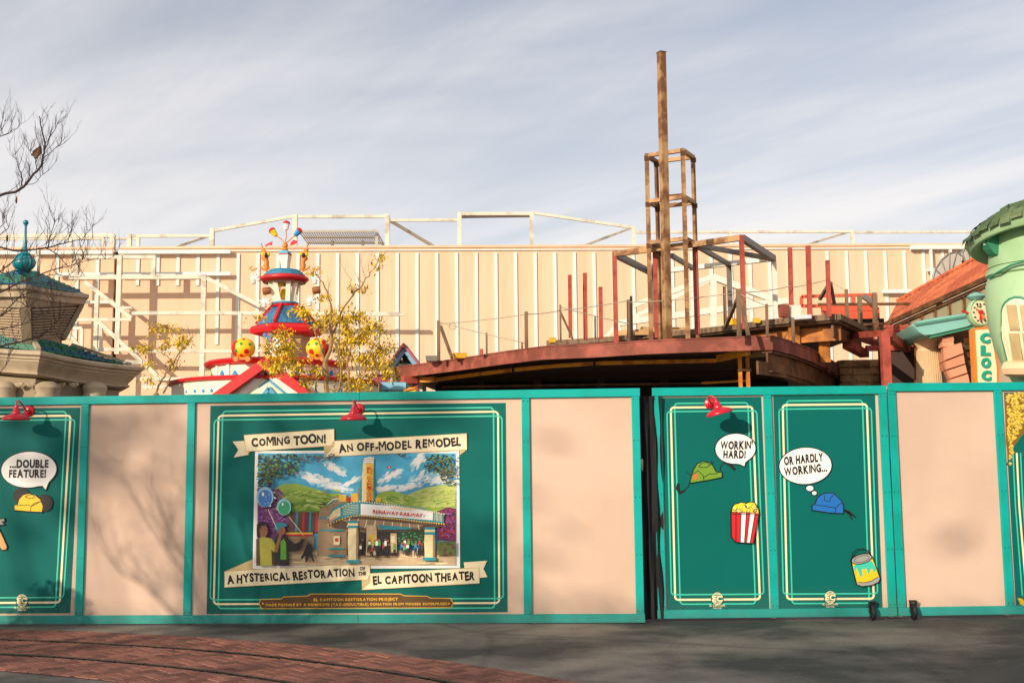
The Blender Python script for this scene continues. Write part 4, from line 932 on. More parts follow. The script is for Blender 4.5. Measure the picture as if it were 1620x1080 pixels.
def strip(pts, off, z0, z1, tk, name, m_, parent, mb=None):
    """vertical ribbon following pts, pushed towards the centre by off"""
    mb = mb or MB(); n_ = len(pts); cc_ = Vector((3.2, 36, 0))
    def pt_(i, o, z): 
        p = pts[i]; a = pts[max(i - 1, 0)]; b = pts[min(i + 1, n_ - 1)]; t = Vector((b.x - a.x, b.y - a.y, 0)).normalized(); nn = Vector((-t.y, t.x, 0))
        if nn.dot(cc_ - Vector((p.x, p.y, 0))) < 0: nn = -nn
        return Vector((p.x, p.y, z)) + nn * o
    for i in range(n_ - 1):
        q = [pt_(i, off, z0), pt_(i + 1, off, z0), pt_(i + 1, off, z1), pt_(i, off, z1)]; r_ = [pt_(i, off + tk, z0), pt_(i + 1, off + tk, z0), pt_(i + 1, off + tk, z1), pt_(i, off + tk, z1)]
        mb.prism(q, r_)
    if name: return mb.build(name, m_, parent)
    return mb
def gp(p, z): return Vector((p.x, p.y, z))
for i in range(len(F) - 1): strip([F[i], F[i + 1]], 0, ZF - HF, ZF, .03, 'fascia_panel', 'fascia_rust', th)
for i in range(len(G) - 1): strip([G[i], G[i + 1]], 0, ZF - HF, ZF, .03, 'fascia_panel', 'fascia_rust', th)
strip(F, -.02, ZF + .001, ZF + .03, .35, 'top_flange', 'fascia_rust', th)
strip(G, -.02, ZF + .001, ZF + .03, .35, 'top_flange', 'fascia_rust', th)
# slab
body = [gp(p, 0) for p in outl]
deckp = [Vector((p.x, p.y + .0, 0)) for p in outl]
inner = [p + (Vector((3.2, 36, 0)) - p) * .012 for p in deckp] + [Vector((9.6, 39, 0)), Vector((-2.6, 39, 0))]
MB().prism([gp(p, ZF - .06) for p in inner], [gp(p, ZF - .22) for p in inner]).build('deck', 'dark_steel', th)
# fascia stiffeners
stf = MB()
# inner ring beam, in its own bright ochre colour
FI = [PZ(x, y, 4.28) for x, y in ((650, 603), (690, 597.5), (750, 589.5), (811, 582), (875, 576), (940, 571.5), (1020, 569.5), (1090, 568), (1133, 567))]
for i in range(len(FI) - 1): 
    strip([FI[i], FI[i + 1]], 0, 4.19, 4.28, .12, 'ring_beam', 'ochre_steel', th)
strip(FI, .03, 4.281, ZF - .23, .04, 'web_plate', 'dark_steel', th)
FJ = [PZ(x, y, 4.28) for x, y in ((1133, 567), (1170, 558), (1180, 556))]
strip(FJ, 0, 4.2, 4.36, .12, 'ring_beam', 'ochre_steel', th)
for x, y in ((811, 582), (940, 571.5)): 
    p = PZ(x, y, 4.28); MB().box((p.x, p.y - .03, 4.27), (.05, .1, .26)).build('splice_plate', 'dark_steel', th)
p = PZ(1176, 560, 4.3)
for dx_ in (-.09, .09): MB().box((p.x + dx_, p.y, 3.1), (.07, .14, 2.4)).build('column', 'ochre_steel', th)
MB().box((p.x, p.y - .02, 3.92), (.3, .18, .06)).build('bracket', 'rust_steel', th); MB().box((p.x + .03, p.y, 4.32), (.32, .2, .07)).build('bracket', 'rust_steel', th)
MB().beam(PZ(1185, 560, 4.3), PZ(1222, 558, 4.3), .1, .16).build('ring_beam', 'plywood', th)
# lower ochre edges deep under the canopy
MB().beam(PY(1110, 606, 31), PY(1182, 602, 30.5), .08, .05).build('lower_beam', 'ochre_steel', th)
MB().beam(PY(700, 612, 33), PY(1110, 606, 31), .08, .05).build('lower_beam', 'rust_steel', th)
for y_, Y_ in ((585, 33), (592, 34.5)):
    MB().beam(PY(690, y_ + 6, Y_), PY(1180, y_, Y_ - 1), .1, .12).build('joist', 'dark_steel', th)
for x_ in (760, 850, 950, 1050, 1120):
    p = PY(x_, 585, 34); MB().box((p.x, p.y, 2.2), (.22, .22, 4.3)).build('column', 'dark_steel', th)
# left end post and stub beam
MB().beam(PY(657, 594, 32.2), Vector((PY(657, 594, 32.2).x, 32.2, 0)), .16, .16).build('column', 'red_primer', th)
MB().beam(PY(636, 601, 32), PY(658, 601, 32.2), .3, .2).build('end_beam', 'red_primer', th)
MB().beam(PY(658, 601, 32.3), PY(690, 600, 32), .2, .14).build('end_beam', 'ochre_steel', th)
# right curved rusty girder under the fascia
strip(G, .12, ZF - .78, ZF - .36, .05, 'girder_web', 'rust_steel', th)
strip(G, .02, ZF - .80, ZF - .775, .24, 'girder_flange', 'rust_steel', th)
strip(G, .02, ZF - .36, ZF - .33, .24, 'girder_flange', 'rust_steel', th)
for i in range(len(G) - 1):
    for t in (.15, .65):
        q = G[i].lerp(G[i + 1], t); q = q + (Vector((3.2, 36, q.z)) - q).normalized() * .24
        MB().box((q.x, q.y, ZF - .57), (.03, .1, .38)).build('web_stiffener', 'rust_steel', th)
G2 = [PZ(x, y, 3.95) for x, y in ((1200, 574), (1240, 580), (1275, 592), (1300, 606), (1312, 622))]
strip(G2, .0, 3.7, 4.0, .06, 'inner_girder', 'rust_steel', th)
for a, b in (((1265, 590), (1312, 585)),): MB().beam(PZ(*a, 4.2), PZ(*b, 4.2), .1, .14).build('outrigger', 'rust_steel', th)
# building core behind
core = thing('theatre_shell', 'dark unfinished interior walls of the theatre under the marquee canopy', 'building', (3.5, 37, 0))
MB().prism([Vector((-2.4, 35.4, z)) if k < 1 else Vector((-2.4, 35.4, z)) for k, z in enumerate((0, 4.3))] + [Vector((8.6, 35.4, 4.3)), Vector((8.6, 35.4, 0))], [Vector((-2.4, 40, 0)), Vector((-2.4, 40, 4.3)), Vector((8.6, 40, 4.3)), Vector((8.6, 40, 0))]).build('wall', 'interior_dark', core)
# ---- upper deck
ZU = 5.42
up_ = [(866, 543), (905, 541), (975, 536), (1040, 530), (1105, 524.5), (1170, 517), (1220, 510), (1270, 505.5), (1324, 501.5)]
U = [PZ(x, y, ZU) for x, y in up_]; UR = [PZ(1324, 501.5, ZU), PZ(1345, 511, ZU), PZ(1368, 523, ZU)]
# long level plank rim rests on the lower roof; its depth follows the lower canopy
ud = thing('upper_deck', 'weathered timber-edged upper deck stepped back above the marquee canopy', 'platform', (4.5, 31, ZF))
for i in range(len(U) - 1): MB().beam(U[i], U[i + 1], .2, .15).build('rim_board', 'weathered_timber', ud)
for i in range(len(UR) - 1): MB().beam(UR[i], UR[i + 1], .2, .15).build('rim_board', 'weathered_timber', ud)
back = [gp(p, 0) for p in U] + [gp(UR[2], 0), Vector((9.8, 38.5, 0)), Vector((2.0, 38.5, 0))]
MB().prism([gp(p, ZU - .02) for p in back], [gp(p, ZU - .12) for p in back]).build('deck', 'weathered_timber', ud)
strip(U[5:] , .35, ZU - .56, ZU - .2, .06, 'riser_board', 'riser_orange', ud)
strip(UR, .1, ZU - .5, ZU - .2, .06, 'riser_board', 'rust_steel', ud)
strip(U[:6], .3, ZU - .9, ZU - .2, .06, 'riser_board', 'dark_steel', ud)
for x_ in (1262, 1310): 
    p = PZ(x_, 505, ZU); MB().box((p.x, p.y + .45, ZU - .6), (.28, .1, .95)).build('riser_post', 'riser_orange', ud)
# ---- posts on the decks
def yofs(x, y, z): return PZ(x, y, z).y
def post(kind, x, yt, yb, w, label, zb=ZF, m_='weathered_timber', xb=None, braces=()):
    b = PZ(xb if xb else x, yb, zb); t = PY(x, yt, b.y)
    if kind != 'leaning': t.x = b.x + (t.x - b.x) * .3
    b2 = Vector((b.x, b.y, zb - .02)); ww = w / FPX * b.y
    if not braces:
        o = MB().beam(b2, t, ww, ww).build({'weathered_timber': 'timber_post', 'red_primer': 'red_steel_column', 'grey_steel': 'grey_steel_column'}[m_], m_, base=b2)
        return tag(o, label, 'post' if m_ == 'weathered_timber' else 'column', 'timber guard posts on the roof decks' if m_ == 'weathered_timber' else 'steel columns on the roof decks')
    root = thing('timber_post' if m_ == 'weathered_timber' else 'red_steel_column', label, 'post' if m_ == 'weathered_timber' else 'column', b2, 'timber guard posts on the roof decks' if m_ == 'weathered_timber' else 'steel columns on the roof decks')
    MB().beam(b2, t, ww, ww).build('post', m_, root)
    for (a, c, dy) in braces:
        p = PY(*a, b.y); q = PY(*c, b.y + dy); MB().beam(p, q, ww * .8, ww * .8).build('brace', 'weathered_timber', root)
    return root
post('t', 694, 507, 569, 5, 'leftmost timber guard post with a leaning brace on the marquee roof', braces=[((697, 516), (715, 566), -.6)])
post('t', 770, 526, 561, 3.2, 'thin short timber post second from the left on the marquee roof')
post('t', 833, 493, 554, 6, 'tall square timber post standing alone left of the red columns')
post('t', 826, 541, 554, 3, 'tiny timber stub beside the tall lone timber post')
post('t', 887, 482, 540, 3.2, 'thin timber post with a leaning brace left of the first red column', zb=ZU - .4, braces=[((885, 490), (906, 536), -.4)])
post('t', 942, 501, 535, 3, 'thin timber post between the second and third red columns from the left', zb=ZU - .3)
post('t', 995, 474, 540, 5, 'left one of a close pair of timber posts near the steel tower', zb=ZU - .3)
post('t', 999.5, 468.5, 538, 4, 'right taller one of a close pair of timber posts near the steel tower', zb=ZU - .3)
post('t', 1147.5, 453, 516, 4.5, 'timber post right behind the braced post near the steel roof frame', zb=ZU)
post('t', 1169.5, 457, 531, 6.5, 'timber post with two spread braces below the right corner of the steel roof frame', zb=ZF, braces=[((1168, 470), (1147, 518), 1.2), ((1172, 470), (1184, 531), -.3)])
post('t', 1214, 481, 531, 4, 'thin timber post left of the marquee corner', zb=ZF)
post('t', 1255, 503, 541, 4.5, 'short timber post standing on the fascia right of the marquee corner', zb=ZF)
post('t', 1340.6, 457.6, 514, 4.5, 'timber post at the right corner of the upper deck', zb=ZU)
post('t', 1361.6, 467, 525, 6, 'thick timber post right of the upper deck corner wrapped with cord', zb=ZU)
post('t', 1384.7, 463, 511, 6, 'timber post at the end of the orange rail right of the upper deck', zb=ZU)
M_ = 'red_primer'
post('r', 902.5, 435, 533, 6, 'red steel column, first from the left on the upper deck', zb=ZU - .2, m_=M_)
post('r', 926.5, 432, 536, 6.4, 'red steel column, second from the left on the upper deck', zb=ZU - .2, m_=M_)
post('r', 951, 454, 534, 6.2, 'shorter red steel column, third from the left on the upper deck', zb=ZU - .2, m_=M_)
post('r', 975, 450, 520, 3.5, 'thin red steel column partly behind the left leg of the steel roof frame', zb=ZU, m_=M_)
post('r', 762, 552, 561, 5.5, 'red steel stub barely rising from the marquee roof at the left', m_=M_)
post('r', 1252.5, 392, 505, 6.5, 'tall red steel column, left one of three near the upper deck corner', zb=ZU, m_=M_)
post('r', 1281.5, 389, 503, 7, 'tallest red steel column, middle one of three near the upper deck corner', zb=ZU, m_=M_)
post('r', 1311.7, 412, 500, 6, 'shorter red steel column with timber braces, right one of three near the upper deck corner', zb=ZU, m_=M_, braces=[((1310, 452), (1297, 473), .6), ((1314, 447), (1320, 480), .4)])
# ---- box roof frame
ZB = 7.4
P1, P2, P3, P4 = PZ(972, 402, ZB), PZ(1173, 376, ZB), PZ(1224, 409, ZB), PZ(1030, 431, ZB)
bf = thing('steel_roof_frame', 'open flat steel frame on red and grey legs around the foot of the tower', 'steel frame', gp((P1 + P3) / 2, ZU))
MB().beam(P1, PZ(1027, 394.5, ZB), .11, .15).build('beam', 'tube_tan', bf); MB().beam(PZ(1103, 386, ZB), P2, .11, .15).build('beam', 'tube_tan', bf)
MB().beam(PZ(1027, 394.5, ZB), PZ(1103, 386, ZB), .11, .15).build('beam', 'tube_tan', bf)
MB().beam(P2, P3, .14, .16).build('beam', 'grey_steel', bf); MB().beam(P3, P4, .14, .13).build('beam', 'white_steel', bf); MB().beam(P4, P1, .14, .16).build('beam', 'grey_steel', bf)
for a, b in (((1101, 388), (1153, 418)), ((1103, 388), (1218, 409)), ((1062, 404), (1096, 424)), ((1030, 431), (1046, 395))): MB().beam(PZ(*a, ZB - .02), PZ(*b, ZB - .02), .1, .12).build('beam', 'grey_steel', bf)
for p, zb_, m_ in ((P1, ZF, M_), (P2, ZU - .3, M_), (P3, ZU, 'white_steel'), (PZ(1153, 418, ZB), ZU, 'grey_steel'), (PZ(1036, 398, ZB), ZU - .3, M_), (PZ(1099, 389, ZB), ZU - .3, M_), (P4, ZU, 'grey_steel')):
    q = Vector((p.x, p.y, zb_ - .05)); ww = 7 / FPX * p.y
    MB().beam(q, p + Vector((0, 0, .06 if m_ != 'white_steel' else -.06)), ww, ww).build('leg', m_, bf)
# ---- tower cage and pole
tw = thing('steel_tower', 'tall rusty square tube mast beside an open four-post steel cage', 'tower', PZ(1050, 540, ZF))
QA, QB = PZ(1027, 391, ZB), PZ(1085, 384, ZB)
tA = PY(1022.5, 243, QA.y); tB = PY(1080, 234, QB.y); ztop = (tA.z + tB.z) / 2
Ct = PZ(1096, 246, ztop); Dt = PZ(1038, 253, ztop); At = PZ(1023, 243.5, ztop); Bt = PZ(1080, 235, ztop)
legs = []
for T_, zb_ in ((At, ZF), (Bt, ZF), (Ct, ZU - .3), (Dt, ZU - .3)):
    dr = .085
    MB().beam(Vector((T_.x, T_.y, zb_ - .1)), T_, .105, .105).build('cage_post', 'tube_tan', tw)
for z_ in (ztop - .05, ztop - 1.29, ZB + .12):
    for a, b in ((At, Bt), (Bt, Ct), (Ct, Dt), (Dt, At)):
        d_ = (b - a).normalized() * .05; MB().beam(gp(a, z_) + d_, gp(b, z_) - d_, .1, .1).build('cage_ring', 'tube_tan', tw)
for z_ in (ztop - .05, ztop - 1.29, ZB + .12):
    for p_ in (At, Bt, Ct, Dt): MB().box((p_.x, p_.y - .058, z_ - .09), (.15, .012, .13)).build('gusset_plate', 'rust_steel', tw)
pb = PZ(1056.5, 543, ZF); pt = PY(1047.5, 84, pb.y)
pr = Matrix.Rotation(R(24), 3, 'Z'); hgt = pt.z - ZF + .02
pt.x = pb.x + (pt.x - pb.x) * .55
MB().beam(pb + Vector((0, 0, -.03)), pt, .165, .165, up=pr @ Vector((0, -1, 0))).build('mast', 'tube_tan', tw)
MB().box((pt.x, pt.y, pt.z + .01), (.19, .19, .02), pr).build('cap_plate', 'rust_steel', tw)
for a, b in (((1046, 312), (1082, 309)),): MB().beam(PY(*a, At.y - .1), PY(*b, At.y), .06, .1).build('clip_angle', 'rust_steel', tw)
# ---- white gable truss behind
tr = thing('white_truss', 'white steel gable truss seen through the tower cage on the upper deck', 'steel frame', PY(1128, 518, 37))
YT = 37
for ti, (a, b, w_) in enumerate((((1002, 483), (1127, 438), .16), ((1002, 502), (1122, 443), .14), ((1127, 438), (1223, 474), .2), ((1128, 440), (1128, 520), .2), ((979, 511), (1256, 474), .2), ((979, 511), (979, 524), .12), ((958, 534), (975, 514), .12), ((1180, 458), (1180, 500), .14), ((1060, 470), (1060, 500), .12))):
    MB().beam(PY(*a, YT + .01 * ti), PY(*b, YT + .01 * ti), w_, w_).build('member', 'white_steel', tr)
p = PY(1128, 520, YT)
# guard wires
def wire(pts, label, sag=4):
    P = [PY(*p) for p in pts]; o = []
    for a, b in zip(P, P[1:]):
        for k in range(9):
            t = k / 8; q = a.lerp(b, t); q.z -= (sag / FPX * q.y) * 4 * t * (1 - t); o.append(q)
    return tag(MB().tube(o, .011, 4).build('guard_wire', 'wire_grey', base=P[0]), label, 'wire', 'guard wires between the deck posts')
Yp = lambda x, y: yofs(x, y, ZF)
wire([(694, 509, Yp(694, 569)), (833, 543, Yp(833, 554))], 'slack guard wire falling from the leftmost post to the lone post', 1)
wire([(697, 512, Yp(694, 569)), (833, 497, Yp(833, 554)), (887, 491, 28.6), (996, 475, 29)], 'guard wire rising from the leftmost post towards the tower', 1.5)
wire([(888, 486, 28.6), (995, 512, 29)], 'guard wire falling from the thin braced post to the timber pair', 1)
wire([(996, 478, 29), (1169, 462, 27.8), (1252, 452, 29)], 'guard wire crossing in front of the tower cage', 3)
wire([(1169, 464, 27.8), (1214, 484, 27.4)], 'short guard wire from the braced post down to the thin corner post', 1)
wire([(1252, 455, 30), (1311, 442, 31), (1340, 461, 31)], 'guard wire linking the red columns to the corner post', 1)
wl_ = MB(); c = PY(716, 516, Yp(694, 569)); wl_.tube([c + Vector((.09 * math.cos(t * .5), 0, .09 * math.sin(t * .5))) for t in range(14)], .01, 4)
tag(wl_.build('coiled_wire', 'wire_grey', base=c), 'small coil of loose wire hanging by the leftmost timber post', 'wire')
# clutter on the decks
def crate(x, y, zb, sz, m_, name, label, cat, rot=0):
    b = PZ(x, y, zb); mb = MB(); rt = Matrix.Rotation(R(rot), 3, 'Z')
    mb.lathe(b, [(.44, 0), (.46, sz[2] * .1), (.5, sz[2]), (.52, sz[2]), (.52, sz[2] * 1.06), (.47, sz[2] * 1.06), (.45, sz[2] * .15), (0, sz[2] * .14)], 4, rot=R(45 + rot))
    for v in mb.v: v.x = b.x + (v.x - b.x) * sz[0]; v.y = b.y + (v.y - b.y) * sz[1]
    return tag(mb.build(name, m_, base=b), label, cat)
crate(727, 567, ZF, (.46, .4, .13), 'plastic_yellow', 'yellow_bin', 'yellow plastic bin tipped on the marquee roof beside the leaning brace', 'bin', 20)
crate(874, 542, ZU, (.26, .24, .14), 'plastic_yellow', 'yellow_bin', 'small yellow bin at the left end of the upper deck', 'bin', 10)
crate(684, 572, ZF, (.5, .5, .14), 'grey_steel', 'metal_tray', 'low grey tray at the left end of the marquee roof', 'tray')
crate(1160, 514, ZU, (.22, .22, .16), 'plastic_yellow', 'yellow_bin', 'yellow bin behind the braced post on the upper deck', 'bin', 30)
crate(1256, 503, ZU, (.42, .3, .3), 'white_steel', 'white_crate', 'white open crate at the foot of the left tall red column', 'crate', 5)
crate(1240, 502, ZU, (.3, .3, .3), 'fascia_rust', 'red_crate', 'reddish open crate beside the white crate on the upper deck', 'crate', 15)
crate(1197, 511, ZU, (.26, .2, .12), 'plastic_yellow', 'yellow_bin', 'yellow bin left of the white crates on the upper deck', 'bin')
tb = thing('timber_stack', 'low stack of planks lying in front of the white truss on the upper deck', 'timber', PZ(1085, 524, ZU))
b_ = PZ(1085, 524, ZU)
for k in range(5): MB().box((b_.x + (k % 2) * .1 - .4, b_.y + 1 + (k // 2) * .25, ZU + .06 + .1 * (k // 2)), (2.2 - .2 * k, .2, .09), Matrix.Rotation(R(3 * k), 3, 'Z')).build('plank', 'plywood', tb)
tb = thing('timber_stack', 'pale planks stacked left of the tower legs on the upper deck', 'timber', PZ(1010, 531, ZU))
b_ = PZ(1010, 531, ZU)
for k in range(5): MB().box((b_.x + (k % 2) * .08, b_.y + 1 + (k % 2) * .22, ZU + .06 + .09 * (k // 2)), (1.3 - .1 * k, .2, .085), Matrix.Rotation(R(-4 * k), 3, 'Z')).build('plank', 'plywood', tb)
# worker hard hats half visible? (left out) ; orange scaffold lift at right
lf = thing('orange_lift', 'orange-red steel platform lift with guard rails behind the upper deck corner', 'lift', PY(1340, 512, 34))
mat('lift_orange', S(206, 90, 58), .55, var=.1)
for a, b, w_ in (((1268, 469), (1385, 466), .09), ((1300, 487), (1385, 486), .22), ((1268, 469), (1268, 484), .09), ((1317, 469), (1317, 512), .1), ((1350, 468), (1350, 512), .1), ((1383, 466), (1383, 510), .16), ((1310, 500), (1385, 500), .28), ((1310, 510), (1385, 510), .12), ((1268, 484), (1310, 484), .09)):
    MB().beam(PY(*a, 34), PY(*b, 34), w_, w_).build('rail', 'lift_orange', lf)
MB().beam(PY(1365, 468, 33.6), PY(1385, 482, 33.6), .14, .14).build('arm', 'grey_steel', lf)
MB().box(PY(1345, 498, 35), (1.6, .7, .35)).build('deck_box', 'lift_orange', lf)
mat('tarp_pale', S(190, 200, 205), .7) 
tag(MB().beam(PZ(1250, 504, ZU), PZ(1282, 502, ZU + .02), .4, .1).build('blue_tarp', 'tarp_pale', base=PZ(1260, 503, ZU)), 'folded pale blue-green sheet lying at the feet of the red columns', 'tarpaulin')
# long brown rail at the right
tag(MB().beam(PY(1294, 481.5, 33), PY(1532, 480, 33), .07, .075).build('scaffold_pipe', 'rust_steel', base=PY(1410, 481, 33)), 'long thin brown pipe crossing in front of the orange roof', 'pipe')
# red portal right of the marquee
rp = thing('red_portal_frame', 'red primed steel portal frame standing right of the marquee girder', 'steel frame', PZ(1399, 700, 0))
Yr = 27.5
c0 = PY(1399, 526, Yr); MB().box((c0.x, c0.y, c0.z / 2), (.2, .2, c0.z)).build('column', 'red_primer', rp)
MB().beam(PY(1340, 531, Yr + 4), PY(1405, 527, Yr - .1), .2, .16).build('beam', 'red_primer', rp); MB().beam(PY(1406, 532, Yr + .1), PY(1447, 560, Yr + 6), .2, .2).build('beam', 'red_primer', rp)
MB().beam(PY(1340, 545, Yr + 3), PY(1368, 560, Yr + 5), .25, .2).build('beam', 'red_primer', rp); MB().beam(PY(1350, 530, Yr + 5), PY(1420, 553, Yr + 5), .2, .2).build('beam', 'red_primer', rp)
MB().beam(PY(1370, 551, Yr + 4), PY(1420, 550, Yr + 4), .15, .15).build('beam', 'red_primer', rp)
for a, b in (((1385, 507), (1385, 526)), ((1330, 520), (1380, 524)), ((1420, 540), (1420, 575))): MB().beam(PY(*a, Yr + 5), PY(*b, Yr + 5), .14, .14).build('stub', 'rust_steel', rp)
# ================================================================ left pavilion with green tiled roofs
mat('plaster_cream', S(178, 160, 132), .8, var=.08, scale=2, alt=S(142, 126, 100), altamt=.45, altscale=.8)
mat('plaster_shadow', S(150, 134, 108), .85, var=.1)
mat('siding_taupe', S(158, 138, 108), .8, var=.15, scale=3)
mat('tile_green', S(26, 104, 76), .5, var=.25, scale=3, alt=S(22, 84, 122), altamt=.36, altscale=1.3, stretch=(1, 1, 6))
mat('teal_metal', S(10, 124, 134), .35, var=.1, spec=.6)
YA = 27.0
AX = PY(38, 500, YA); AXv = Vector((AX.x, AX.y, 0))
def corner(px, py, Y): return PY(px, py, Y)
pv_ = thing('domed_pavilion', 'cream cornice pavilion with green and blue tiled roofs behind the hoarding at the left', 'building', AXv)
def ring(mb, cs, levels):
    """cs: eave corners (world, own heights); levels: (scale towards the axis, z offset)"""
    n_ = len(cs); k = len(mb.v)
    for s_, dz_ in levels:
        for c in cs: mb.v.append(Vector((AXv.x + (c.x - AXv.x) * s_, AXv.y + (c.y - AXv.y) * s_, c.z + dz_)))
    for i in range(len(levels) - 1):
        for j in range(n_):
            a = k + i * n_ + j; b = k + i * n_ + (j + 1) % n_; mb.f.append((a, b, b + n_, a + n_)); mb.m.append(mb.mi)
    mb.f.append(tuple(k + j for j in range(n_))); mb.m.append(mb.mi); q = k + (len(levels) - 1) * n_
    mb.f.append(tuple(q + j for j in range(n_))); mb.m.append(mb.mi); return mb
c0, c1, cm = corner(64, 556, 24.6), corner(228, 581, 27.2), corner(-150, 535, 24.9)
opp = lambda c, z=None: Vector((2 * AXv.x - c.x, 2 * AXv.y - c.y, c.z if z is None else z))
CO = [cm, c0, c1, opp(cm, c1.z - .12), opp(c0, c1.z), opp(c1)]
def subdiv(cs, m_=1, bow=0.0):
    o = []
    for i in range(len(cs)):
        a, b = cs[i], cs[(i + 1) % len(cs)]
        for k in range(m_): 
            t = k / m_; p = a.lerp(b, t); s_ = 1 - bow * 4 * t * (1 - t); o.append(Vector((AXv.x + (p.x - AXv.x) * s_, AXv.y + (p.y - AXv.y) * s_, p.z - bow * 1.2 * 4 * t * (1 - t))))
    return o
COs = subdiv(CO, 6, .035)
ring(MB(), COs, [(.5, .0), (.97, .03), (1.0, .0), (1.0, -.07), (.985, -.09)]).build('cornice', 'plaster_cream', pv_, smooth=False)
ring(MB(), COs, [(.984, -.091), (.965, -.11), (.965, -.15), (.945, -.17), (.94, -.21)]).build('cornice', 'plaster_cream', pv_)
ring(MB(), COs, [(.938, -.211), (.925, -.24), (.90, -.32), (.875, -.38), (.87, -.42)]).build('cornice', 'plaster_cream', pv_, smooth=True)
ring(MB(), COs, [(.868, -.421), (.885, -.43), (.885, -.47), (.84, -.50), (.66, -.55), (.60, -.56)]).build('cornice', 'plaster_cream', pv_)
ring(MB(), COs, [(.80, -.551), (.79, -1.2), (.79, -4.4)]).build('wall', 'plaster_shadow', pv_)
for px_ in (6, 76, 150):
    p = PY(px_, 615, 25.05 if px_ < 100 else 26.2); mb = MB(); w_ = .2
    mb.lathe(Vector((p.x, p.y, p.z - .2)), [(.24, -.5), (.27, .0), (.25, .12), (.28, .22), (.24, .3), (.12, .36)], 12); mb.build('scroll_bracket', 'plaster_cream', pv_, smooth=True)
for px_ in (32, 50, 98, 118):
    p = PY(px_, 606, 25.0 if px_ < 60 else 25.7)
    for k in range(5):
        a = R(20 + k * 32); mb = MB(); mb.tube([p, p + Vector((.06 * math.cos(a), -.02, -.06 * math.sin(a))), p + Vector((.13 * math.cos(a + .3), -.03, -.1 * math.sin(a + .3)))], [.02, .04, .01], 6).build('carved_leaf', 'plaster_cream', pv_, smooth=True)
# lower roof: rows of tiles
def tile_rows(name, cs, s0, z0, s1, z1, rows, parent, m_='tile_green', sag=.0):
    n_ = len(cs); mb = MB()
    for r_ in range(rows):
        t0, t1 = r_ / rows, (r_ + 1.12) / rows
        for (ta, tb) in ((t0, t1),):
            sa_, sb_ = s0 + (s1 - s0) * ta, s0 + (s1 - s0) * tb; za, zb_ = z0 + (z1 - z0) * ta - sag * 4 * ta * (1 - ta), z0 + (z1 - z0) * tb - sag * 4 * tb * (1 - tb)
            for j in range(n_):
                a, b = cs[j], cs[(j + 1) % n_]; seg = max(2, int((b - a).length * .5 * (sa_ + sb_) / .22))
                for q in range(seg):
                    u0, u1 = (q + .04) / seg, (q + .96) / seg; lift = rnd.uniform(.025, .055); f_ = lambda c, s_, z_: Vector((AXv.x + (c.x - AXv.x) * s_, AXv.y + (c.y - AXv.y) * s_, c.z + z_))
                    p0, p1 = f_(a.lerp(b, u0), sa_, za), f_(a.lerp(b, u1), sa_, za); p2, p3 = f_(a.lerp(b, u1), sb_, zb_), f_(a.lerp(b, u0), sb_, zb_); up = Vector((0, 0, lift))
                    mb.add([p0 + up, p1 + up, p2 + up * .2, p3 + up * .2, p0, p1], [(0, 1, 2, 3), (4, 5, 1, 0)])
    return tag(mb.build(name, m_, parent, recalc=False), kind='stuff')
tile_rows('roof_tiles', CO, .88, .05, .40, .52, 9, pv_, sag=.04)
ring(MB(), CO, [(.87, .03), (.40, .50), (.3, .50)]).build('roof', 'tile_green', pv_)
for c in (c0, c1, cm):
    f_ = lambda s_, z_: Vector((AXv.x + (c.x - AXv.x) * s_, AXv.y + (c.y - AXv.y) * s_, c.z + z_)); MB().beam(f_(.89, .08), f_(.40, .56), .1, .07).build('hip_cap', 'plaster_cream', pv_)
# drum flaring outwards with lap siding
d0, d1, dm = corner(44, 535, 25.4), corner(99, 530, 27.3), corner(-22, 530, 26.0)
u0_, u1_, um = corner(41, 487, 24.9), corner(128, 483, 27.6), corner(-50, 484, 26.0)
dc = [dm, d0, d1, opp(dm, d1.z), opp(d0), opp(d1)]; uc = [um, u0_, u1_, opp(um, u1_.z), opp(u0_), opp(u1_)]
zb0 = d0.z; mb = MB(); mb.v = [Vector((AXv.x + (c.x - AXv.x) * .95, AXv.y + (c.y - AXv.y) * .95, c.z)) for c in dc] + [Vector((AXv.x + (c.x - AXv.x) * .95, AXv.y + (c.y - AXv.y) * .95, c.z)) for c in uc]
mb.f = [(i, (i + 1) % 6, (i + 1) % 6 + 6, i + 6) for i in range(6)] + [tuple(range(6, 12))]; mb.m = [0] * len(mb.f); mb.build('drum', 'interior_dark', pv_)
ring(MB(), dc, [(.99, -.5), (.99, -.01)]).build('drum_base', 'siding_taupe', pv_)
for fi in (0, 1):
    a0_, b0_, a1_, b1_ = dc[fi], dc[fi + 1], uc[fi], uc[fi + 1]
    for k in range(11):
        t0, t1 = k / 11, (k + (.68 if fi == 0 else .5)) / 11
        pa, pb_ = a0_.lerp(a1_, t0), b0_.lerp(b1_, t0); pc_, pd = b0_.lerp(b1_, t1), a0_.lerp(a1_, t1)
        nn = (pb_ - pa).cross(pd - pa).normalized(); nn = nn if nn.dot(pa.lerp(pb_, .5) - Vector((AXv.x, AXv.y, pa.z))) > 0 else -nn
        ins = .09
        A1_, B1_ = pa.lerp(pb_, ins), pa.lerp(pb_, 1 - ins); D1_, C1_ = pd.lerp(pc_, ins), pd.lerp(pc_, 1 - ins)
        MB().prism([A1_ + nn * .05, B1_ + nn * .05, C1_ + nn * .012, D1_ + nn * .012], [A1_ - nn * .01, B1_ - nn * .01, C1_ - nn * .01, D1_ - nn * .01]).build('lap_board', 'siding_taupe', pv_)
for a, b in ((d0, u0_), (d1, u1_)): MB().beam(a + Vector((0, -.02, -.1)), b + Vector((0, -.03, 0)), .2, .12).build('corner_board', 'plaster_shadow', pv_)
MB().beam(u1_ + Vector((-.25, .0, -.05)), corner(100, 530, 27.2), .07, .12).build('bracket', 'siding_taupe', pv_)
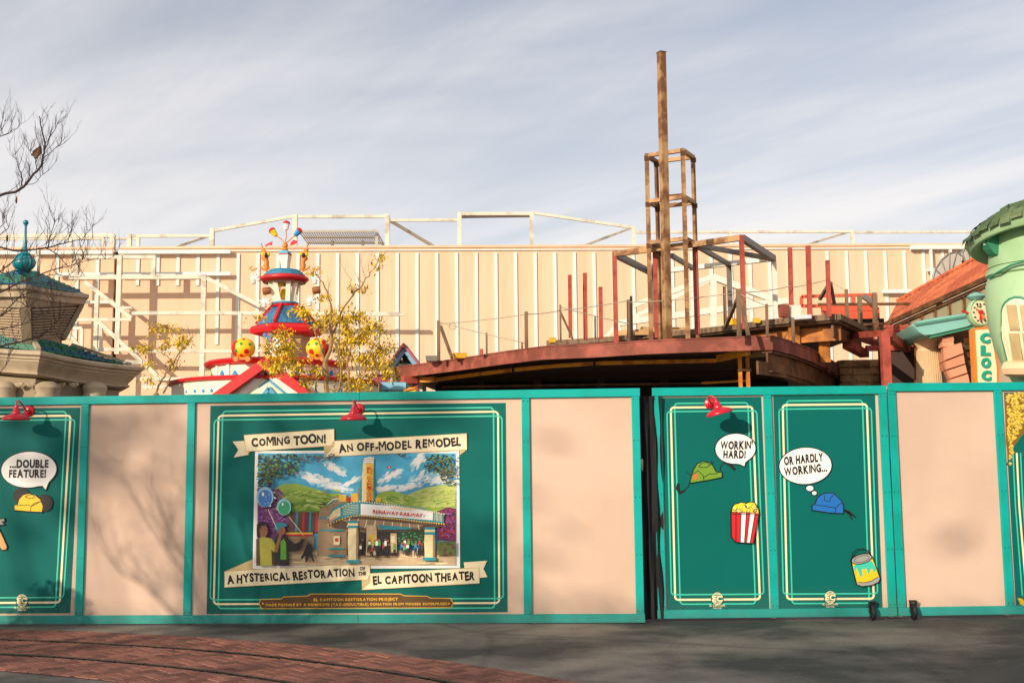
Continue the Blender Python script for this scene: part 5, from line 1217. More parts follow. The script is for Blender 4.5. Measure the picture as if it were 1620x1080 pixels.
ring(MB(), uc, [(1.0, .0), (1.04, .32)]).build('frieze', 'plaster_shadow', pv_)
# upper eave and roof
e0, e1, em = corner(42, 450, 24.6), corner(141, 466, 27.6), corner(-66, 447, 25.4)
EC = subdiv([em, e0, e1, opp(em, e1.z), opp(e0), opp(e1)], 5, .02)
ring(MB(), EC, [(.80, -.26), (.94, -.24), (.95, -.12), (1.0, -.08), (1.0, .0), (.93, .03)]).build('eave', 'plaster_cream', pv_)
E6 = [em, e0, e1, opp(em, e1.z), opp(e0), opp(e1)]
ring(MB(), E6, [(.94, .02), (.70, .16), (.30, .42), (.08, .52)]).build('roof', 'tile_green', pv_)
tile_rows('roof_tiles', E6, .86, .07, .14, .50, 9, pv_, sag=.0)
tile_b = MB()
fn = thing('roof_finial', 'teal ball finial with a tall spike on top of the left pavilion roof', 'finial', PY(38, 432, YA))
pbl = PY(38, 416, YA); k_ = YA / FPX
MB().ball(pbl, (17.5 * k_, 17.5 * k_, 13 * k_), 20, 14).build('ball', 'teal_metal', fn, smooth=True)
for k in range(8):
    a = R(45 * k + 10); MB().tube([pbl + Vector((17.6 * k_ * math.cos(f) * math.cos(a), 17.6 * k_ * math.cos(f) * math.sin(a), 13.1 * k_ * math.sin(f))) for f in [R(-70 + 14 * i) for i in range(11)]], .014, 5).build('ball_rib', 'teal_metal', fn)
MB().lathe(PY(39, 405, YA), [(.13, 0), (.15, .04), (.09, .08), (.055, .2), (.035, .42), (.025, .72), (.04, .76), (.03, .78)], 14).build('spike', 'teal_metal', fn, smooth=True)
MB().ball(PY(40.8, 352, YA), 4.4 * k_, 14, 10).build('knob', 'teal_metal', fn, smooth=True)
# ================================================================ toon tower building
mat('toon_red', S(206, 32, 34), .45, var=.06)
mat('toon_cream', S(236, 226, 200), .6, var=.05)
mat('toon_blue_tile', S(70, 128, 160), .6, var=.25, scale=4, alt=S(48, 96, 132), altamt=.45)
mat('toon_blue', S(74, 160, 190), .5, var=.08)
mat('toon_diamond', S(50, 140, 196), .5)
mat('toon_yellow', S(246, 196, 30), .4, var=.05)
mat('toon_orange', S(220, 130, 50), .45, var=.08)
mat('toon_green', S(40, 140, 70), .45)
mat('toon_brown', S(140, 84, 44), .6, var=.1)
mat('toon_white', S(236, 232, 220), .5)
mat('toon_pink', S(206, 100, 130), .5)
mat('siding_beige', S(196, 172, 128), .7, var=.08)
mat('toon_dark', S(40, 36, 40), .6)
mat('lamp_glass', S(232, 228, 214), .2)
YT_ = 30.0; kt = YT_ / FPX
def TX(px, py, dy=0): return PY(px, py, YT_ + dy)
def q2(x, y): return (360 + x / 3.373, 320 + y / 3.373)
tb = thing('toon_tower', 'red, blue and cream cartoon bell tower rising from a curved red-rimmed roof', 'building', gp(TX(437, 600), 0))
AXT = TX(437, 600)
def tl(rs, py, mb=None, px=437, n=40, rot=0): pass
def drum(prof, px, name, m_, parent, n=40, rot=0, smooth=False, sy=1):
    """prof: (radius px, height px row) stacked on a vertical axis through px"""
    c = TX(px, prof[0][1]); pr = [(r * kt, TX(px, y).z - c.z) for r, y in prof]
    return MB().lathe(c, pr, n, rot=R(rot), sy=sy).build(name, m_, parent, smooth=smooth)
drum([(100, 640), (101, 602), (101, 584)], 437, 'frieze_wall', 'toon_cream', tb)
drum([(101, 583.8), (109, 582), (112, 578), (108, 574.5), (60, 573)], 437, 'red_rim', 'toon_red', tb)
drum([(160, 660), (160, 613)], 437, 'lower_wall', 'toon_cream', tb, 56)
drum([(160, 612.8), (166, 611), (167, 607.5), (160, 605.5), (101.5, 603)], 437, 'red_rim', 'toon_red', tb, 56)
def on_drum(px, py, r, px0=437):
    c = TX(px0, py); x = TX(px, py).x - c.x
    for _ in range(3):
        y = -math.sqrt(max(0, (r * kt) ** 2 - x * x)); p = PY(px, py, YT_ + y); x = p.x - c.x
    return p, math.atan2(y, x)
for px_ in (352, 372, 392, 470, 490, 509, 524):
    p, a = on_drum(px_, 591, 101); t = Vector((-math.sin(a), math.cos(a), 0)); nn = Vector((math.cos(a), math.sin(a), 0)); s_ = 4.6 * kt
    MB().prism([p + nn * .03 + t * s_, p + nn * .03 + Vector((0, 0, s_ * 1.2)), p + nn * .03 - t * s_, p + nn * .03 - Vector((0, 0, s_ * 1.2))], [p - nn * .02 + t * s_, p - nn * .02 + Vector((0, 0, s_ * 1.2)), p - nn * .02 - t * s_, p - nn * .02 - Vector((0, 0, s_ * 1.2))]).build('diamond', 'toon_diamond', tb)
for px_ in (283, 296, 309, 322, 335, 348, 540, 555, 570):
    p, a = on_drum(px_, 620 - (px_ - 283) * .05 if px_ < 400 else 618, 160); t = Vector((-math.sin(a), math.cos(a), 0)); nn = Vector((math.cos(a), math.sin(a), 0)); s_ = 2.6 * kt
    MB().prism([p + nn * .03 + t * s_, p + nn * .03 + Vector((0, 0, s_)), p + nn * .03 - t * s_, p + nn * .03 - Vector((0, 0, s_))], [p - nn * .02 + t * s_, p - nn * .02 + Vector((0, 0, s_)), p - nn * .02 - t * s_, p - nn * .02 - Vector((0, 0, s_))]).build('diamond', 'toon_diamond', tb)
for px_ in (345, 362): 
    p, a = on_drum(px_, 592, 101); MB().box(p, (.1, .1, .5), Matrix.Rotation(a, 3, 'Z')).build('pilaster', 'toon_white', tb)
# gable in front
Yg = 27.4
def GP(x, y, dy=0): return PY(*q2(x, y), Yg + dy)
gw = [GP(20, 1120), GP(205, 880), GP(425, 1120)]
MB().prism(gw, [p + Vector((0, .5, 0)) for p in gw]).build('gable_wall', 'toon_cream', tb)
for a, b in (((-60, 1050), (207, 862)), ((203, 862), (470, 1050))):
    MB().beam(GP(*a, -.12), GP(*b, -.12), .5, .22).build('bargeboard', 'toon_red', tb)
for a, b, w_ in (((100, 1040), (222, 945), .05), ((218, 945), (330, 1040), .05)): MB().beam(GP(*a, -.03), GP(*b, -.03), .06, .05).build('gable_line', 'toon_blue', tb)
for a, b in (((60, 1040), (205, 905)), ((205, 905), (380, 1040))): MB().beam(GP(*a, -.06), GP(*b, -.06), .1, .14).build('gable_trim', 'toon_white', tb)
for a, b in (((170, 1060), (222, 990)), ((220, 990), (275, 1060))): MB().beam(GP(*a, -.05), GP(*b, -.05), .08, .1).build('gable_trim', 'toon_blue', tb)
# main shaft (hexagon)
drum([(30, 580), (33, 560), (37, 528)], 453, 'shaft', 'siding_beige', tb, 6, rot=18)
for k in range(11):
    y = 574 - k * 4.1; r0, r1 = 30.6 + k * .68, 31.8 + k * .68
    drum([(r0 + 1.4, y), (r0 + .6, y - 3.4)], 453, 'lap_board', 'siding_beige', tb, 6, rot=18)
# clock face with coloured patches on the front left face
rq = random.Random(21)
c = TX(439, 552, -.62)
ck = MB(); Mz = Matrix.Rotation(R(-24), 3, 'Z') @ Matrix.Rotation(R(90), 3, 'X')
MB().lathe(c, [(.0, 0), (17 * kt, 0), (18 * kt, .03), (18 * kt, .08), (15.5 * kt, .1), (.0, .1)], 24, M=Mz).build('clock_face', 'toon_white', tb)
for k in range(12):
    a = R(30 * k); p = c + Mz @ Vector((13.5 * kt * math.cos(a), 13.5 * kt * math.sin(a), .1)); MB().box(p, (.05, .05, .05), Mz).build('hour_mark', 'toon_dark', tb)
for k in range(26):
    x, y = rq.uniform(418, 462), rq.uniform(529, 540) if k < 16 else rq.uniform(566, 578)
    if k >= 16: x = rq.choice((rq.uniform(416, 424), rq.uniform(452, 462)))
    p = TX(x, y, -.66 - (0.0)); MB().ball(p, (rq.uniform(.04, .07), .03, rq.uniform(.04, .06)), 7, 5).build('mosaic_piece', ('toon_blue', 'toon_pink', 'toon_red', 'toon_diamond')[k % 4], tb)
# red hexagonal eave, blue tiled skirt
drum([(44, 532), (56, 529), (58, 523), (55, 518), (38, 513)], 453, 'red_eave', 'toon_red', tb, 6, rot=18)
drum([(46, 515), (34, 505), (22, 486)], 454, 'skirt_roof', 'toon_blue_tile', tb, 6, rot=18)
def hexpt(r, a, px, y): c_ = TX(px, y); return c_ + Vector((r * kt * math.cos(a), r * kt * math.sin(a), 0))
for row in range(6):
    y0, y1 = 515 - row * 4.8, 515 - (row + 1.1) * 4.8; r0, r1 = 47 - row * 4.2, 47 - (row + 1.1) * 4.2
    for f in (3, 4, 5, 0):
        a0_, a1_ = R(18 + 60 * f), R(78 + 60 * f); seg = max(2, 5 - row // 2)
        for q in range(seg):
            f_ = lambda r, y, t: hexpt(r, a0_, 454, y).lerp(hexpt(r, a1_, 454, y), t)
            t0, t1 = (q + .03) / seg, (q + .97) / seg; up = Vector((0, 0, rnd.uniform(.03, .06)))
            MB().add([f_(r0, y0, t0) + up, f_(r0, y0, t1) + up, f_(r1, y1, t1) + up * .3, f_(r1, y1, t0) + up * .3, f_(r0, y0, t0), f_(r0, y0, t1)], [(0, 1, 2, 3), (4, 5, 1, 0)]).build('roof_tile', 'toon_blue_tile', tb, recalc=False)
for f in range(3, 7): MB().beam(hexpt(48, R(18 + 60 * f), 454, 514), hexpt(22, R(18 + 60 * f), 454, 486) + Vector((0, 0, .03)), .07, .1).build('hip_rib', 'toon_red', tb)
drum([(22, 486), (23, 483.5), (20, 482)], 451, 'red_collar', 'toon_red', tb, 20); drum([(21, 481.5), (22, 479.5), (20, 478.5)], 451, 'blue_collar', 'toon_blue', tb, 20)
drum([(16, 478.4), (17, 477)], 451, 'belfry_floor', 'toon_cream', tb, 20)
for a in (-150, -118, -62, -30, 40, 140):
    c_ = TX(451, 478); t_ = TX(450, 447); MB().beam(c_ + Vector((15 * kt * math.cos(R(a)), 15 * kt * math.sin(R(a)), 0)), t_ + Vector((24 * kt * math.cos(R(a)), 24 * kt * math.sin(R(a)), .04)), .12, .1).build('belfry_column', 'toon_cream', tb)
drum([(8.5, 473), (9, 471), (7, 465), (5, 459), (1.5, 457)], 449, 'bell', 'toon_yellow', tb, 16, smooth=True)
MB().ball(TX(443, 450, -.1), (.09, .09, .07), 10, 8).build('bell_bracket', 'toon_yellow', tb, smooth=True)
drum([(25, 448), (34, 446.5), (38.5, 443), (38.5, 440), (35, 438)], 450, 'red_brim', 'toon_red', tb, 32, smooth=True)
drum([(34, 447.8), (20, 449.5), (10, 450)][::-1], 450, 'brim_lining', 'plaster_cream', tb, 32)
drum([(34, 438), (29, 432), (20, 427.5), (9, 425.5)], 450, 'mushroom_roof', 'toon_blue_tile', tb, 12)
for y, r in ((436, 33.5), (432.5, 30.2), (429, 25)): drum([(r, y), (r - 1, y - 1.2)], 450, 'roof_seam', 'toon_blue', tb, 12)
drum([(7, 426), (8.5, 415), (10.5, 404), (9, 403)], 451.5, 'lantern_block', 'toon_cream', tb, 4, rot=30)
drum([(11.8, 403), (10.5, 401.8)], 451.5, 'red_cap', 'toon_red', tb, 4, rot=30); drum([(10.5, 401.7), (8.5, 397.5), (5, 396.5)], 451.5, 'blue_cap', 'toon_blue', tb, 4, rot=30)
drum([(3.4, 397), (5, 394.5), (3, 392), (4.6, 390), (4.4, 387), (2, 383)], 451, 'orange_knob', 'toon_orange', tb, 14, smooth=True)
# lanterns on rods
def small_lantern(tip, rot, m1, m2, label):
    root = thing('toon_lantern', label, 'lantern', TX(451, 385), 'small lanterns fanned out on the tower tip')
    p = TX(*tip); MB().tube([TX(451, 386), TX(451, 386).lerp(p, .5) + Vector((.02, 0, .02)), p], .016, 6).build('rod', 'toon_orange', root)
    Mr = Matrix.Rotation(R(rot), 3, 'Y')
    MB().lathe(p, [(.05, 0), (.06, .02), (.09, .17), (.06, .18)], 8, M=Mr).build('lamp_body', m1, root); MB().lathe(p, [(.105, .181), (.08, .23), (.02, .26)], 8, M=Mr).build('hat', m2, root)
small_lantern((437, 373), -38, 'toon_yellow', 'toon_red', 'yellow toy lantern with red hat leaning left on the tower tip')
small_lantern((452.5, 364), 3, 'lamp_glass', 'toon_red', 'white toy lantern with red cap upright on the tower tip')
small_lantern((466, 373), 42, 'toon_diamond', 'toon_red', 'blue toy lantern with red cap leaning right on the tower tip')
# horn figures, flags, scroll arms, mallets, gloves
def horn(px, flagpts, label, mir):
    root = thing('horn_ornament', label, 'ornament', TX(px, 428), 'golden horn ornaments beside the tower')
    P = lambda x, y, dy=0: TX(px + mir * x, y, dy)
    MB().tube([P(10, 422), P(5, 426), P(-1, 428), P(-4, 424), P(-1, 419)], [.022, .03, .03, .035, .05], 8).build('scroll_stem', 'toon_orange', root, smooth=True)
    MB().tube([P(-1, 426), P(0, 420), P(-1, 414), P(2, 409), P(0, 403), P(4, 397), P(7, 392)], [.05, .075, .06, .09, .1, .06, .03], 10).build('horn_body', 'toon_orange', root, smooth=True)
    MB().ball(P(0, 404, -.08), (.05, .05, .07), 10, 8).build('mouth', 'toon_dark', root, smooth=True)
    for dx_ in (-4, 5): MB().ball(P(dx_, 402, -.05), (.045, .05, .06), 8, 6).build('knob', 'toon_yellow', root, smooth=True)
    MB().tube([P(5, 394), P(7.5, 385)], .012, 5).build('flag_rod', 'toon_brown', root)
    f = [TX(*p) for p in flagpts]; MB().prism(f, [p + Vector((0, .03, 0)) for p in f]).build('flag', 'toon_red', root)
    MB().tube([P(14, 424), P(22, 428), P(26, 424), P(22, 421)], .02, 6).build('scroll_stem', 'toon_orange', root)
horn(421, [(419, 388), (424, 384.5), (431, 382), (430, 388), (425, 387), (420, 390)], 'golden horn figure with red pennant on the left shoulder of the tower', -1)
horn(480, [(459, 385), (464, 379), (470, 381), (470, 384), (464, 387), (459, 388)], 'golden horn figure with red pennant on the right shoulder of the tower', 1)
def glove(px, py, label, mallet=None):
    root = thing('white_glove', label, 'ornament', TX(px, py), 'white cartoon gloves around the bell tower'); c = TX(px, py, -.25)
    mb = MB(); mb.ball(c, (.085, .06, .085), 10, 8); mb.build('palm', 'toon_white', root, smooth=True)
    for k in range(4):
        a = R(100 - 38 * k); d = Vector((math.cos(a), 0, math.sin(a)))
        MB().tube([c + d * .06, c + d * .13 + Vector((0, -.02, 0)), c + d * .15 + Vector((.02, -.06, -.02))], [.038, .036, .03], 7).build('finger', 'toon_white', root, smooth=True)
    d = Vector((-1, 0, .1)); MB().tube([c + d * .05, c + d * .12 + Vector((0, -.03, .03))], [.036, .028], 7).build('thumb', 'toon_white', root, smooth=True)
    MB().lathe(c + Vector((0, 0, -.11)), [(.06, -.02), (.07, .0), (.06, .03)], 10).build('cuff', 'toon_white', root)
    if mallet:
        m = TX(*mallet, -.25); t = thing('wooden_mallet', 'brown wooden mallet held up by ' + label.replace('white glove', 'the white glove'), 'mallet', m, 'mallets held by the tower gloves')
        MB().tube([c, m], .018, 6).build('handle', 'toon_orange', t); MB().lathe(m, [(.09, -.1), (.1, -.08), (.1, .08), (.09, .1)], 12, M=Matrix.Rotation(R(82), 3, 'Y')).build('head', 'toon_brown', t, smooth=True)
glove(401, 441, 'white glove at the far left under the golden horn')
glove(418, 478, 'white glove left of the belfry', (422, 460))
glove(498, 441, 'white glove right of the mushroom roof')
glove(490, 476, 'white glove right of the belfry', (500.5, 459))
# polka dot egg cars
def egg(px, mir, label):
    Y0 = -2.0; c = TX(px, 551, Y0); kk = (YT_ + Y0) / FPX; root = thing('polka_dot_egg_car', label, 'ornament', TX(px, 572, Y0), 'polka dot egg cars on the red rim')
    r = Vector((19 * kk, 17 * kk, 17 * kk))
    mb = MB(); mb.ball(c, tuple(r), 24, 16)
    b = mb.build('body', ['toon_yellow', 'toon_red'], root, smooth=True)
    for p in b.data.polygons:
        cc_ = p.center + BASE[root.name] - c; p.material_index = 1 if cc_.x * mir > .45 * r.x and True else 0
    for az, el, rad, m_ in ((-90, 20, .036, 'toon_green'), (-62, -22, .062, 'toon_red'), (-118, -18, .042, 'toon_green'), (-78, 52, .03, 'toon_red'), (-125, 34, .036, 'toon_red'), (-45, 18, .036, 'toon_green'), (-92, -45, .04, 'toon_red')):
        n_ = Vector((math.cos(R(az)) * math.cos(R(el)) * mir * -1, math.sin(R(az)) * math.cos(R(el)), math.sin(R(el)))); q = c + Vector((n_.x * r.x, n_.y * r.y, n_.z * r.z)); 
        MB().lathe(q, [(.0, -.01), (rad * 1.05, -.01), (rad, .012), (.0, .016)], 12, M=n_.to_track_quat('Z', 'Y').to_matrix()).build('polka_dot', m_, root)
    MB().box(c + Vector((0, 0, -r.z * .98)), (r.x * 1.3, r.y * 1.1, .05)).build('chassis', 'toon_orange', root)
    for dx_ in (-1, 1): MB().lathe(c + Vector((dx_ * r.x * .5, -r.y * .6, -r.z * 1.05)), [(.0, -.03), (.065, -.03), (.065, .03), (0, .03)], 14, M=Matrix.Rotation(R(90), 3, 'X')).build('wheel', 'toon_orange', root)
egg(385, -1, 'yellow polka dot egg car with red end left of the tower shaft')
egg(503, 1, 'yellow polka dot egg car with red end right of the tower shaft')
# ================================================================ small blue gabled house and ledge
mat('house_blue', S(120, 176, 200), .6, var=.08); mat('roof_plum', S(172, 84, 96), .7, var=.2, scale=5)
Yh = 33.0
hs = thing('small_gabled_house', 'small pale blue gabled dormer poking up left of the red marquee end', 'building', PY(642, 620, Yh))
def H(x, y, dy=0): return PY(*q2(x, y), Yh + dy)
gw = [H(880, 905), H(947, 790), H(1040, 905), H(1040, 1060), H(880, 1060)]
MB().prism(gw, [p + Vector((0, 1.5, 0)) for p in gw]).build('wall', 'toon_cream', hs)
for a, b in (((868, 888), (949, 776)), ((945, 776), (1040, 905))):
    MB().beam(H(*a, -.15), H(*b, -.15), .5, .2).build('bargeboard', 'house_blue', hs); MB().beam(H(a[0] , a[1] - 14, -.1), H(b[0], b[1] - 14, -.1), .9, .07).build('roof_slope', 'roof_plum', hs)
tri = [H(915, 858, -.06), H(948, 810, -.06), H(985, 858, -.06)]; MB().prism(tri, [p + Vector((0, .05, 0)) for p in tri]).build('gable_vent', 'toon_dark', hs)
MB().beam(H(900, 940, -.1), H(1000, 930, -.1), .12, .12).build('trim', 'house_blue', hs)
h2 = thing('plum_roofed_house', 'low blue ledge and plum tiled roof between the yellow tree and the marquee', 'building', PY(605, 620, 31))
rf = [PY(*q2(725, 968), 31), PY(*q2(770, 915), 32), PY(*q2(862, 922), 32), PY(*q2(868, 968), 31)]
MB().prism(rf, [p + Vector((0, .3, -.15)) for p in rf]).build('roof', 'roof_plum', h2)
for r_ in range(4):
    for q in range(6):
        a = rf[0].lerp(rf[1], r_ / 4).lerp(rf[3].lerp(rf[2], r_ / 4), (q + .05) / 6); b = rf[0].lerp(rf[1], r_ / 4).lerp(rf[3].lerp(rf[2], r_ / 4), (q + .95) / 6); c_ = rf[0].lerp(rf[1], (r_ + 1) / 4).lerp(rf[3].lerp(rf[2], (r_ + 1) / 4), (q + .95) / 6); d = rf[0].lerp(rf[1], (r_ + 1) / 4).lerp(rf[3].lerp(rf[2], (r_ + 1) / 4), (q + .05) / 6); up = Vector((0, -.03, .05))
        MB().add([a + up, b + up, c_ + up * .3, d + up * .3, a, b], [(0, 1, 2, 3), (4, 5, 1, 0)]).build('roof_tile', 'roof_plum', h2, recalc=False)
MB().beam(PY(*q2(705, 982), 30.6), PY(*q2(955, 982), 30.6), .4, .2).build('ledge', 'house_blue', h2)
MB().prism([PY(*q2(x, y), 31) for x, y in ((715, 992), (940, 990), (940, 1100), (715, 1100))], [PY(*q2(x, y), 32.5) for x, y in ((715, 992), (940, 990), (940, 1100), (715, 1100))]).build('wall', 'toon_cream', h2)
for x in (740, 800, 850): MB().box(PY(*q2(x, 1005), 30.9), (.09, .1, .3)).build('pilaster', 'house_blue', h2)
PLH = Plane((PY(500, 600, 30.9).x, 30.9), (PY(700, 600, 30.9).x, 30.9)); lt = MB(); letters(lt, PLH, 'TOUR', (618, 621), (638, 621), 6, .03, off=.04); lt.build('lettering', 'toon_orange', h2)
yb = thing('yellow_skip', 'yellow painted cover low between the blue ledge and the red column', 'cover', PY(648, 622, 30))
MB().prism([PY(*q2(x, y), 30) for x, y in ((935, 1040), (945, 1000), (970, 988), (1002, 986), (1004, 1040))], [PY(*q2(x, y), 30.8) for x, y in ((935, 1040), (945, 1000), (970, 988), (1002, 986), (1004, 1040))]).build('cover', 'toon_yellow', yb)
MB().beam(PY(*q2(940, 1004), 29.97), PY(*q2(1002, 989), 29.97), .05, .04).build('rim', 'toon_orange', yb)
# ================================================================ right side: orange roof, teal canopy, clock, turret
mat('roof_orange', S(214, 116, 66), .8, var=.2, scale=3, alt=S(180, 88, 52), altamt=.5, altscale=1.4, altdetail=10)
mat('teal_plaster', S(128, 182, 168), .6, var=.1, scale=2)
mat('stone_salmon', S(214, 144, 108), .8, var=.12, rand=.12)
mat('stone_rough', S(214, 172, 124), .9, var=.25, scale=4, bump=1, bscale=12, alt=S(120, 92, 62), altamt=.4)
mat('column_beige', S(204, 176, 134), .8, var=.08)
mat('toon_mint', S(160, 192, 146), .5, var=.06, scale=1.5, alt=S(140, 176, 126), altamt=.3, altscale=1)
mat('toon_mint_deep', S(54, 128, 96), .55, var=.1)
mat('shingle_green', S(74, 96, 60), .85, var=.3, scale=6, alt=S(110, 124, 84), altamt=.35)
mat('window_cream', S(240, 226, 184), .5, var=.04)
mat('pane_tan', S(186, 164, 118), .4)
mat('glass_dim', S(150, 140, 110), .15, var=.1, spec=.8)
mat('sill_pink', S(232, 192, 150), .6, var=.05)
mat('letter_teal', S(30, 160, 130), .4)
mat('translucent_grey', S(180, 170, 158), .6, var=.06)
def q6(x, y): return (1220 + x / 3.085, 290 + y / 3.085)
Yo = 34
def O(x, y, Y=Yo): return PY(*q6(x, y), Y)
ob = thing('orange_roofed_building', 'long building with a sloping orange roof and dotted ridge right of the site', 'building', gp(O(850, 700), 0))
# orange roof plane: eave near, ridge far
e0_, e1_ = O(565, 676, 33.0), O(1240, 368, 27.0); r0_, r1_ = O(618, 577, 35.5), O(1260, 228, 29.5)
cols = 26
for k in range(cols):
    t0, t1 = k / cols, (k + 1) / cols
    a, b, c_, d = e0_.lerp(e1_, t0), e0_.lerp(e1_, t1), r0_.lerp(r1_, t1), r0_.lerp(r1_, t0); nn = (b - a).cross(d - a).normalized(); nn = nn if nn.z > 0 else -nn
    m1, m2 = a.lerp(b, .5) + nn * .025, d.lerp(c_, .5) + nn * .025
    MB().add([a, m1, b, c_, m2, d, a - nn * .05, b - nn * .05], [(0, 1, 4, 5), (1, 2, 3, 4), (6, 7, 2, 1, 0)]).build('roof_sheet', 'roof_orange', ob, recalc=False)
MB().beam(r0_ + Vector((0, 0, .03)), r1_ + Vector((0, 0, .03)), .12, .08).build('ridge_cap', 'roof_orange', ob)
for k in range(48):
    p = r0_.lerp(r1_, (k + .3) / 48); MB().box(p + Vector((0, -.06, -.02)), (.07, .05, .07)).build('ridge_tile', 'toon_dark', ob)
MB().beam(e0_ + Vector((0, .1, -.06)), e1_ + Vector((0, .1, -.06)), .1, .13).build('gutter', 'rust_steel', ob)
# wall under the eave with frieze windows
w0, w1 = e0_ + Vector((.1, .25, -.12)), e1_ + Vector((.1, .25, -.12))
MB().prism([w0, w1, gp(w1, 0), gp(w0, 0)], [w0 + Vector((2, 2, 0)), w1 + Vector((2, 2, 0)), gp(w1, 0) + Vector((2, 2, 0)), gp(w0, 0) + Vector((2, 2, 0))]).build('wall', 'plaster_cream', ob)
for k in range(9):
    t = .08 + k * .105; p = w0.lerp(w1, t) + Vector((-.02, -.03, -.35)); q = w0.lerp(w1, t + .085) + Vector((-.02, -.03, -.35))
    pn = MB().prism([p + Vector((0, 0, .22)), q + Vector((0, 0, .22)), q + Vector((0, 0, -.28)), p + Vector((0, 0, -.28))], [v + Vector((.03, .05, 0)) for v in (p + Vector((0, 0, .22)), q + Vector((0, 0, .22)), q + Vector((0, 0, -.28)), p + Vector((0, 0, -.28)))]).build('clerestory_window', 'glass_dim', ob)
    MB().beam(p + Vector((-.01, -.03, .24)), p + Vector((-.01, -.03, -.3)), .07, .05).build('mullion', 'rust_steel', pn)
MB().beam(w0 + Vector((-.05, -.05, -.1)), w1 + Vector((-.05, -.05, -.1)), .06, .05).build('trim_rail', 'rust_steel', ob)
MB().beam(w0 + Vector((-.05, -.05, -.64)), w1 + Vector((-.05, -.05, -.64)), .06, .06).build('trim_rail', 'rust_steel', ob)
# red brick low wall pieces
rb = thing('red_brick_wall', 'low red brick wall end under the left tip of the orange roof', 'wall', gp(O(620, 720, 33), 0))
a, b = O(548, 690, 31.5), O(690, 690, 31.5)
MB().prism([a, b, gp(b, 0), gp(a, 0)], [v + Vector((0, .6, 0)) for v in (a, b, gp(b, 0), gp(a, 0))]).build('wall_core', 'mortar', rb)
W_ = (b - a).length; nb = 8; hb = .075
for r_ in range(7):
    for k in range(nb):
        x = a.x + (k + (.5 if r_ % 2 else 0)) * W_ / nb; 
        if x + W_ / nb * .92 > b.x + .05: continue
        if r_ == 0 and k == 0: bk = MB().box((x + W_ / nb * .46, a.y - .005, a.z - .05 - r_ * (hb + .012)), (W_ / nb * .92, .05, hb)).build('brick', 'red_primer', rb); bx_, bz_ = x, a.z - .05
        else: dup(bk, (x - bx_, rnd.uniform(-.006, .006), -r_ * (hb + .012)), rb)
# dark clutter strip, rough stone wall
sw = thing('rough_stone_wall', 'rough brown stone wall in half shade behind the red portal column', 'wall', gp(O(530, 900, 33.5), 0))
a, b = O(340, 862, 33.5), O(725, 855, 33.5)
MB().prism([a, b, gp(b, 0), gp(a, 0)], [v + Vector((0, .8, 0)) for v in (a, b, gp(b, 0), gp(a, 0))]).build('wall_core', 'stone_rough', sw)
rq = random.Random(31)
for r_ in range(6):
    x = a.x + rq.uniform(-.1, .0)
    while x < b.x - .2:
        w_ = rq.uniform(.28, .6); h_ = .2; c = Vector((x + w_ / 2, a.y, a.z - .12 - r_ * .22)); mb = MB()
        mb.box(c, (w_ - .02, .1 + rq.uniform(0, .05), h_ - .02), Matrix.Rotation(rq.uniform(-.05, .05), 3, 'Y'))
        for v in mb.v: v += Vector((rq.uniform(-.02, .02), rq.uniform(-.02, .02), rq.uniform(-.02, .02)))
        mb.build('stone', 'stone_rough', sw); x += w_
PLS = Plane((a.x, a.y - .09), (b.x, a.y - .09)); gf = MB()
for s_ in (((1413, 596), (1418, 592), (1424, 597), (1428, 592)), ((1415, 601), (1422, 599), (1428, 602)), ((1419, 594), (1420, 604)), ((1425, 595), (1424, 604))): stroke(gf, PLS, s_, 1.4, .03)
gf.build('painted_mark', 'toon_diamond', sw)
dk = thing('dark_scrap_beam', 'dark steel and brick rubble under the red beams right of the upper deck', 'steel beam', O(500, 720, 34))
MB().beam(O(380, 705, 34), O(545, 702, 34), .3, .5).build('beam', 'gap_black', dk); MB().beam(O(450, 690, 33.8), O(545, 685, 33.8), .08, .06).build('rail', 'rust_steel', dk)
MB().beam(O(640, 765, 32.6), O(715, 775, 32.6), .2, .25).build('beam', 'dark_steel', dk); MB().box(O(640, 830, 32.8), (1.3, .3, .9)).build('plate', 'red_primer', dk)
# teal awning slab
aw = thing('teal_canopy', 'rounded pale teal plaster canopy over beige pillar, left of the clock', 'canopy', gp(O(830, 700, 29), 0))
top = [(672, 698), (715, 672), (800, 655), (955, 632), (985, 640), (985, 690), (960, 702), (775, 745), (728, 748), (700, 730)]
f = [O(x, y, 28.5) for x, y in top]; cxy = sum(f, Vector()) / len(f)
b_ = [Vector((p.x + .3, p.y + 2.2, p.z)) for p in f]
fs = [cxy + (p - cxy) * .9 + Vector((0, -.12, 0)) for p in f]
mb = MB(); k = len(f); mb.v = fs + f + b_; mb.f = [tuple(range(k))] + [(i, (i + 1) % k, k + (i + 1) % k, k + i) for i in range(k)] + [(k + i, k + (i + 1) % k, 2 * k + (i + 1) % k, 2 * k + i) for i in range(k)] + [tuple(range(2 * k, 3 * k))]; mb.m = [0] * len(mb.f)
mb.build('slab', 'teal_plaster', aw, smooth=True)
MB().beam(O(770, 752, 28.45), O(990, 702, 28.45), .12, .05).build('lower_edge', 'toon_mint_deep', aw)
MB().beam(O(700, 688, 28.3), O(960, 645, 28.3), .03, .03).build('joint_line', 'toon_mint_deep', aw)
pl_ = thing('beige_pillar', 'ribbed beige pillar with a bulging capital under the teal canopy', 'pillar', gp(O(770, 900, 29.5), 0))
c = O(768, 825, 29.5); kk = 29.5 / FPX / 3.085
MB().lathe(gp(c, 0), [(74 * kk, 0), (66 * kk, c.z * .8), (56 * kk, c.z + .04)], 24).build('shaft', 'column_beige', pl_, smooth=True)
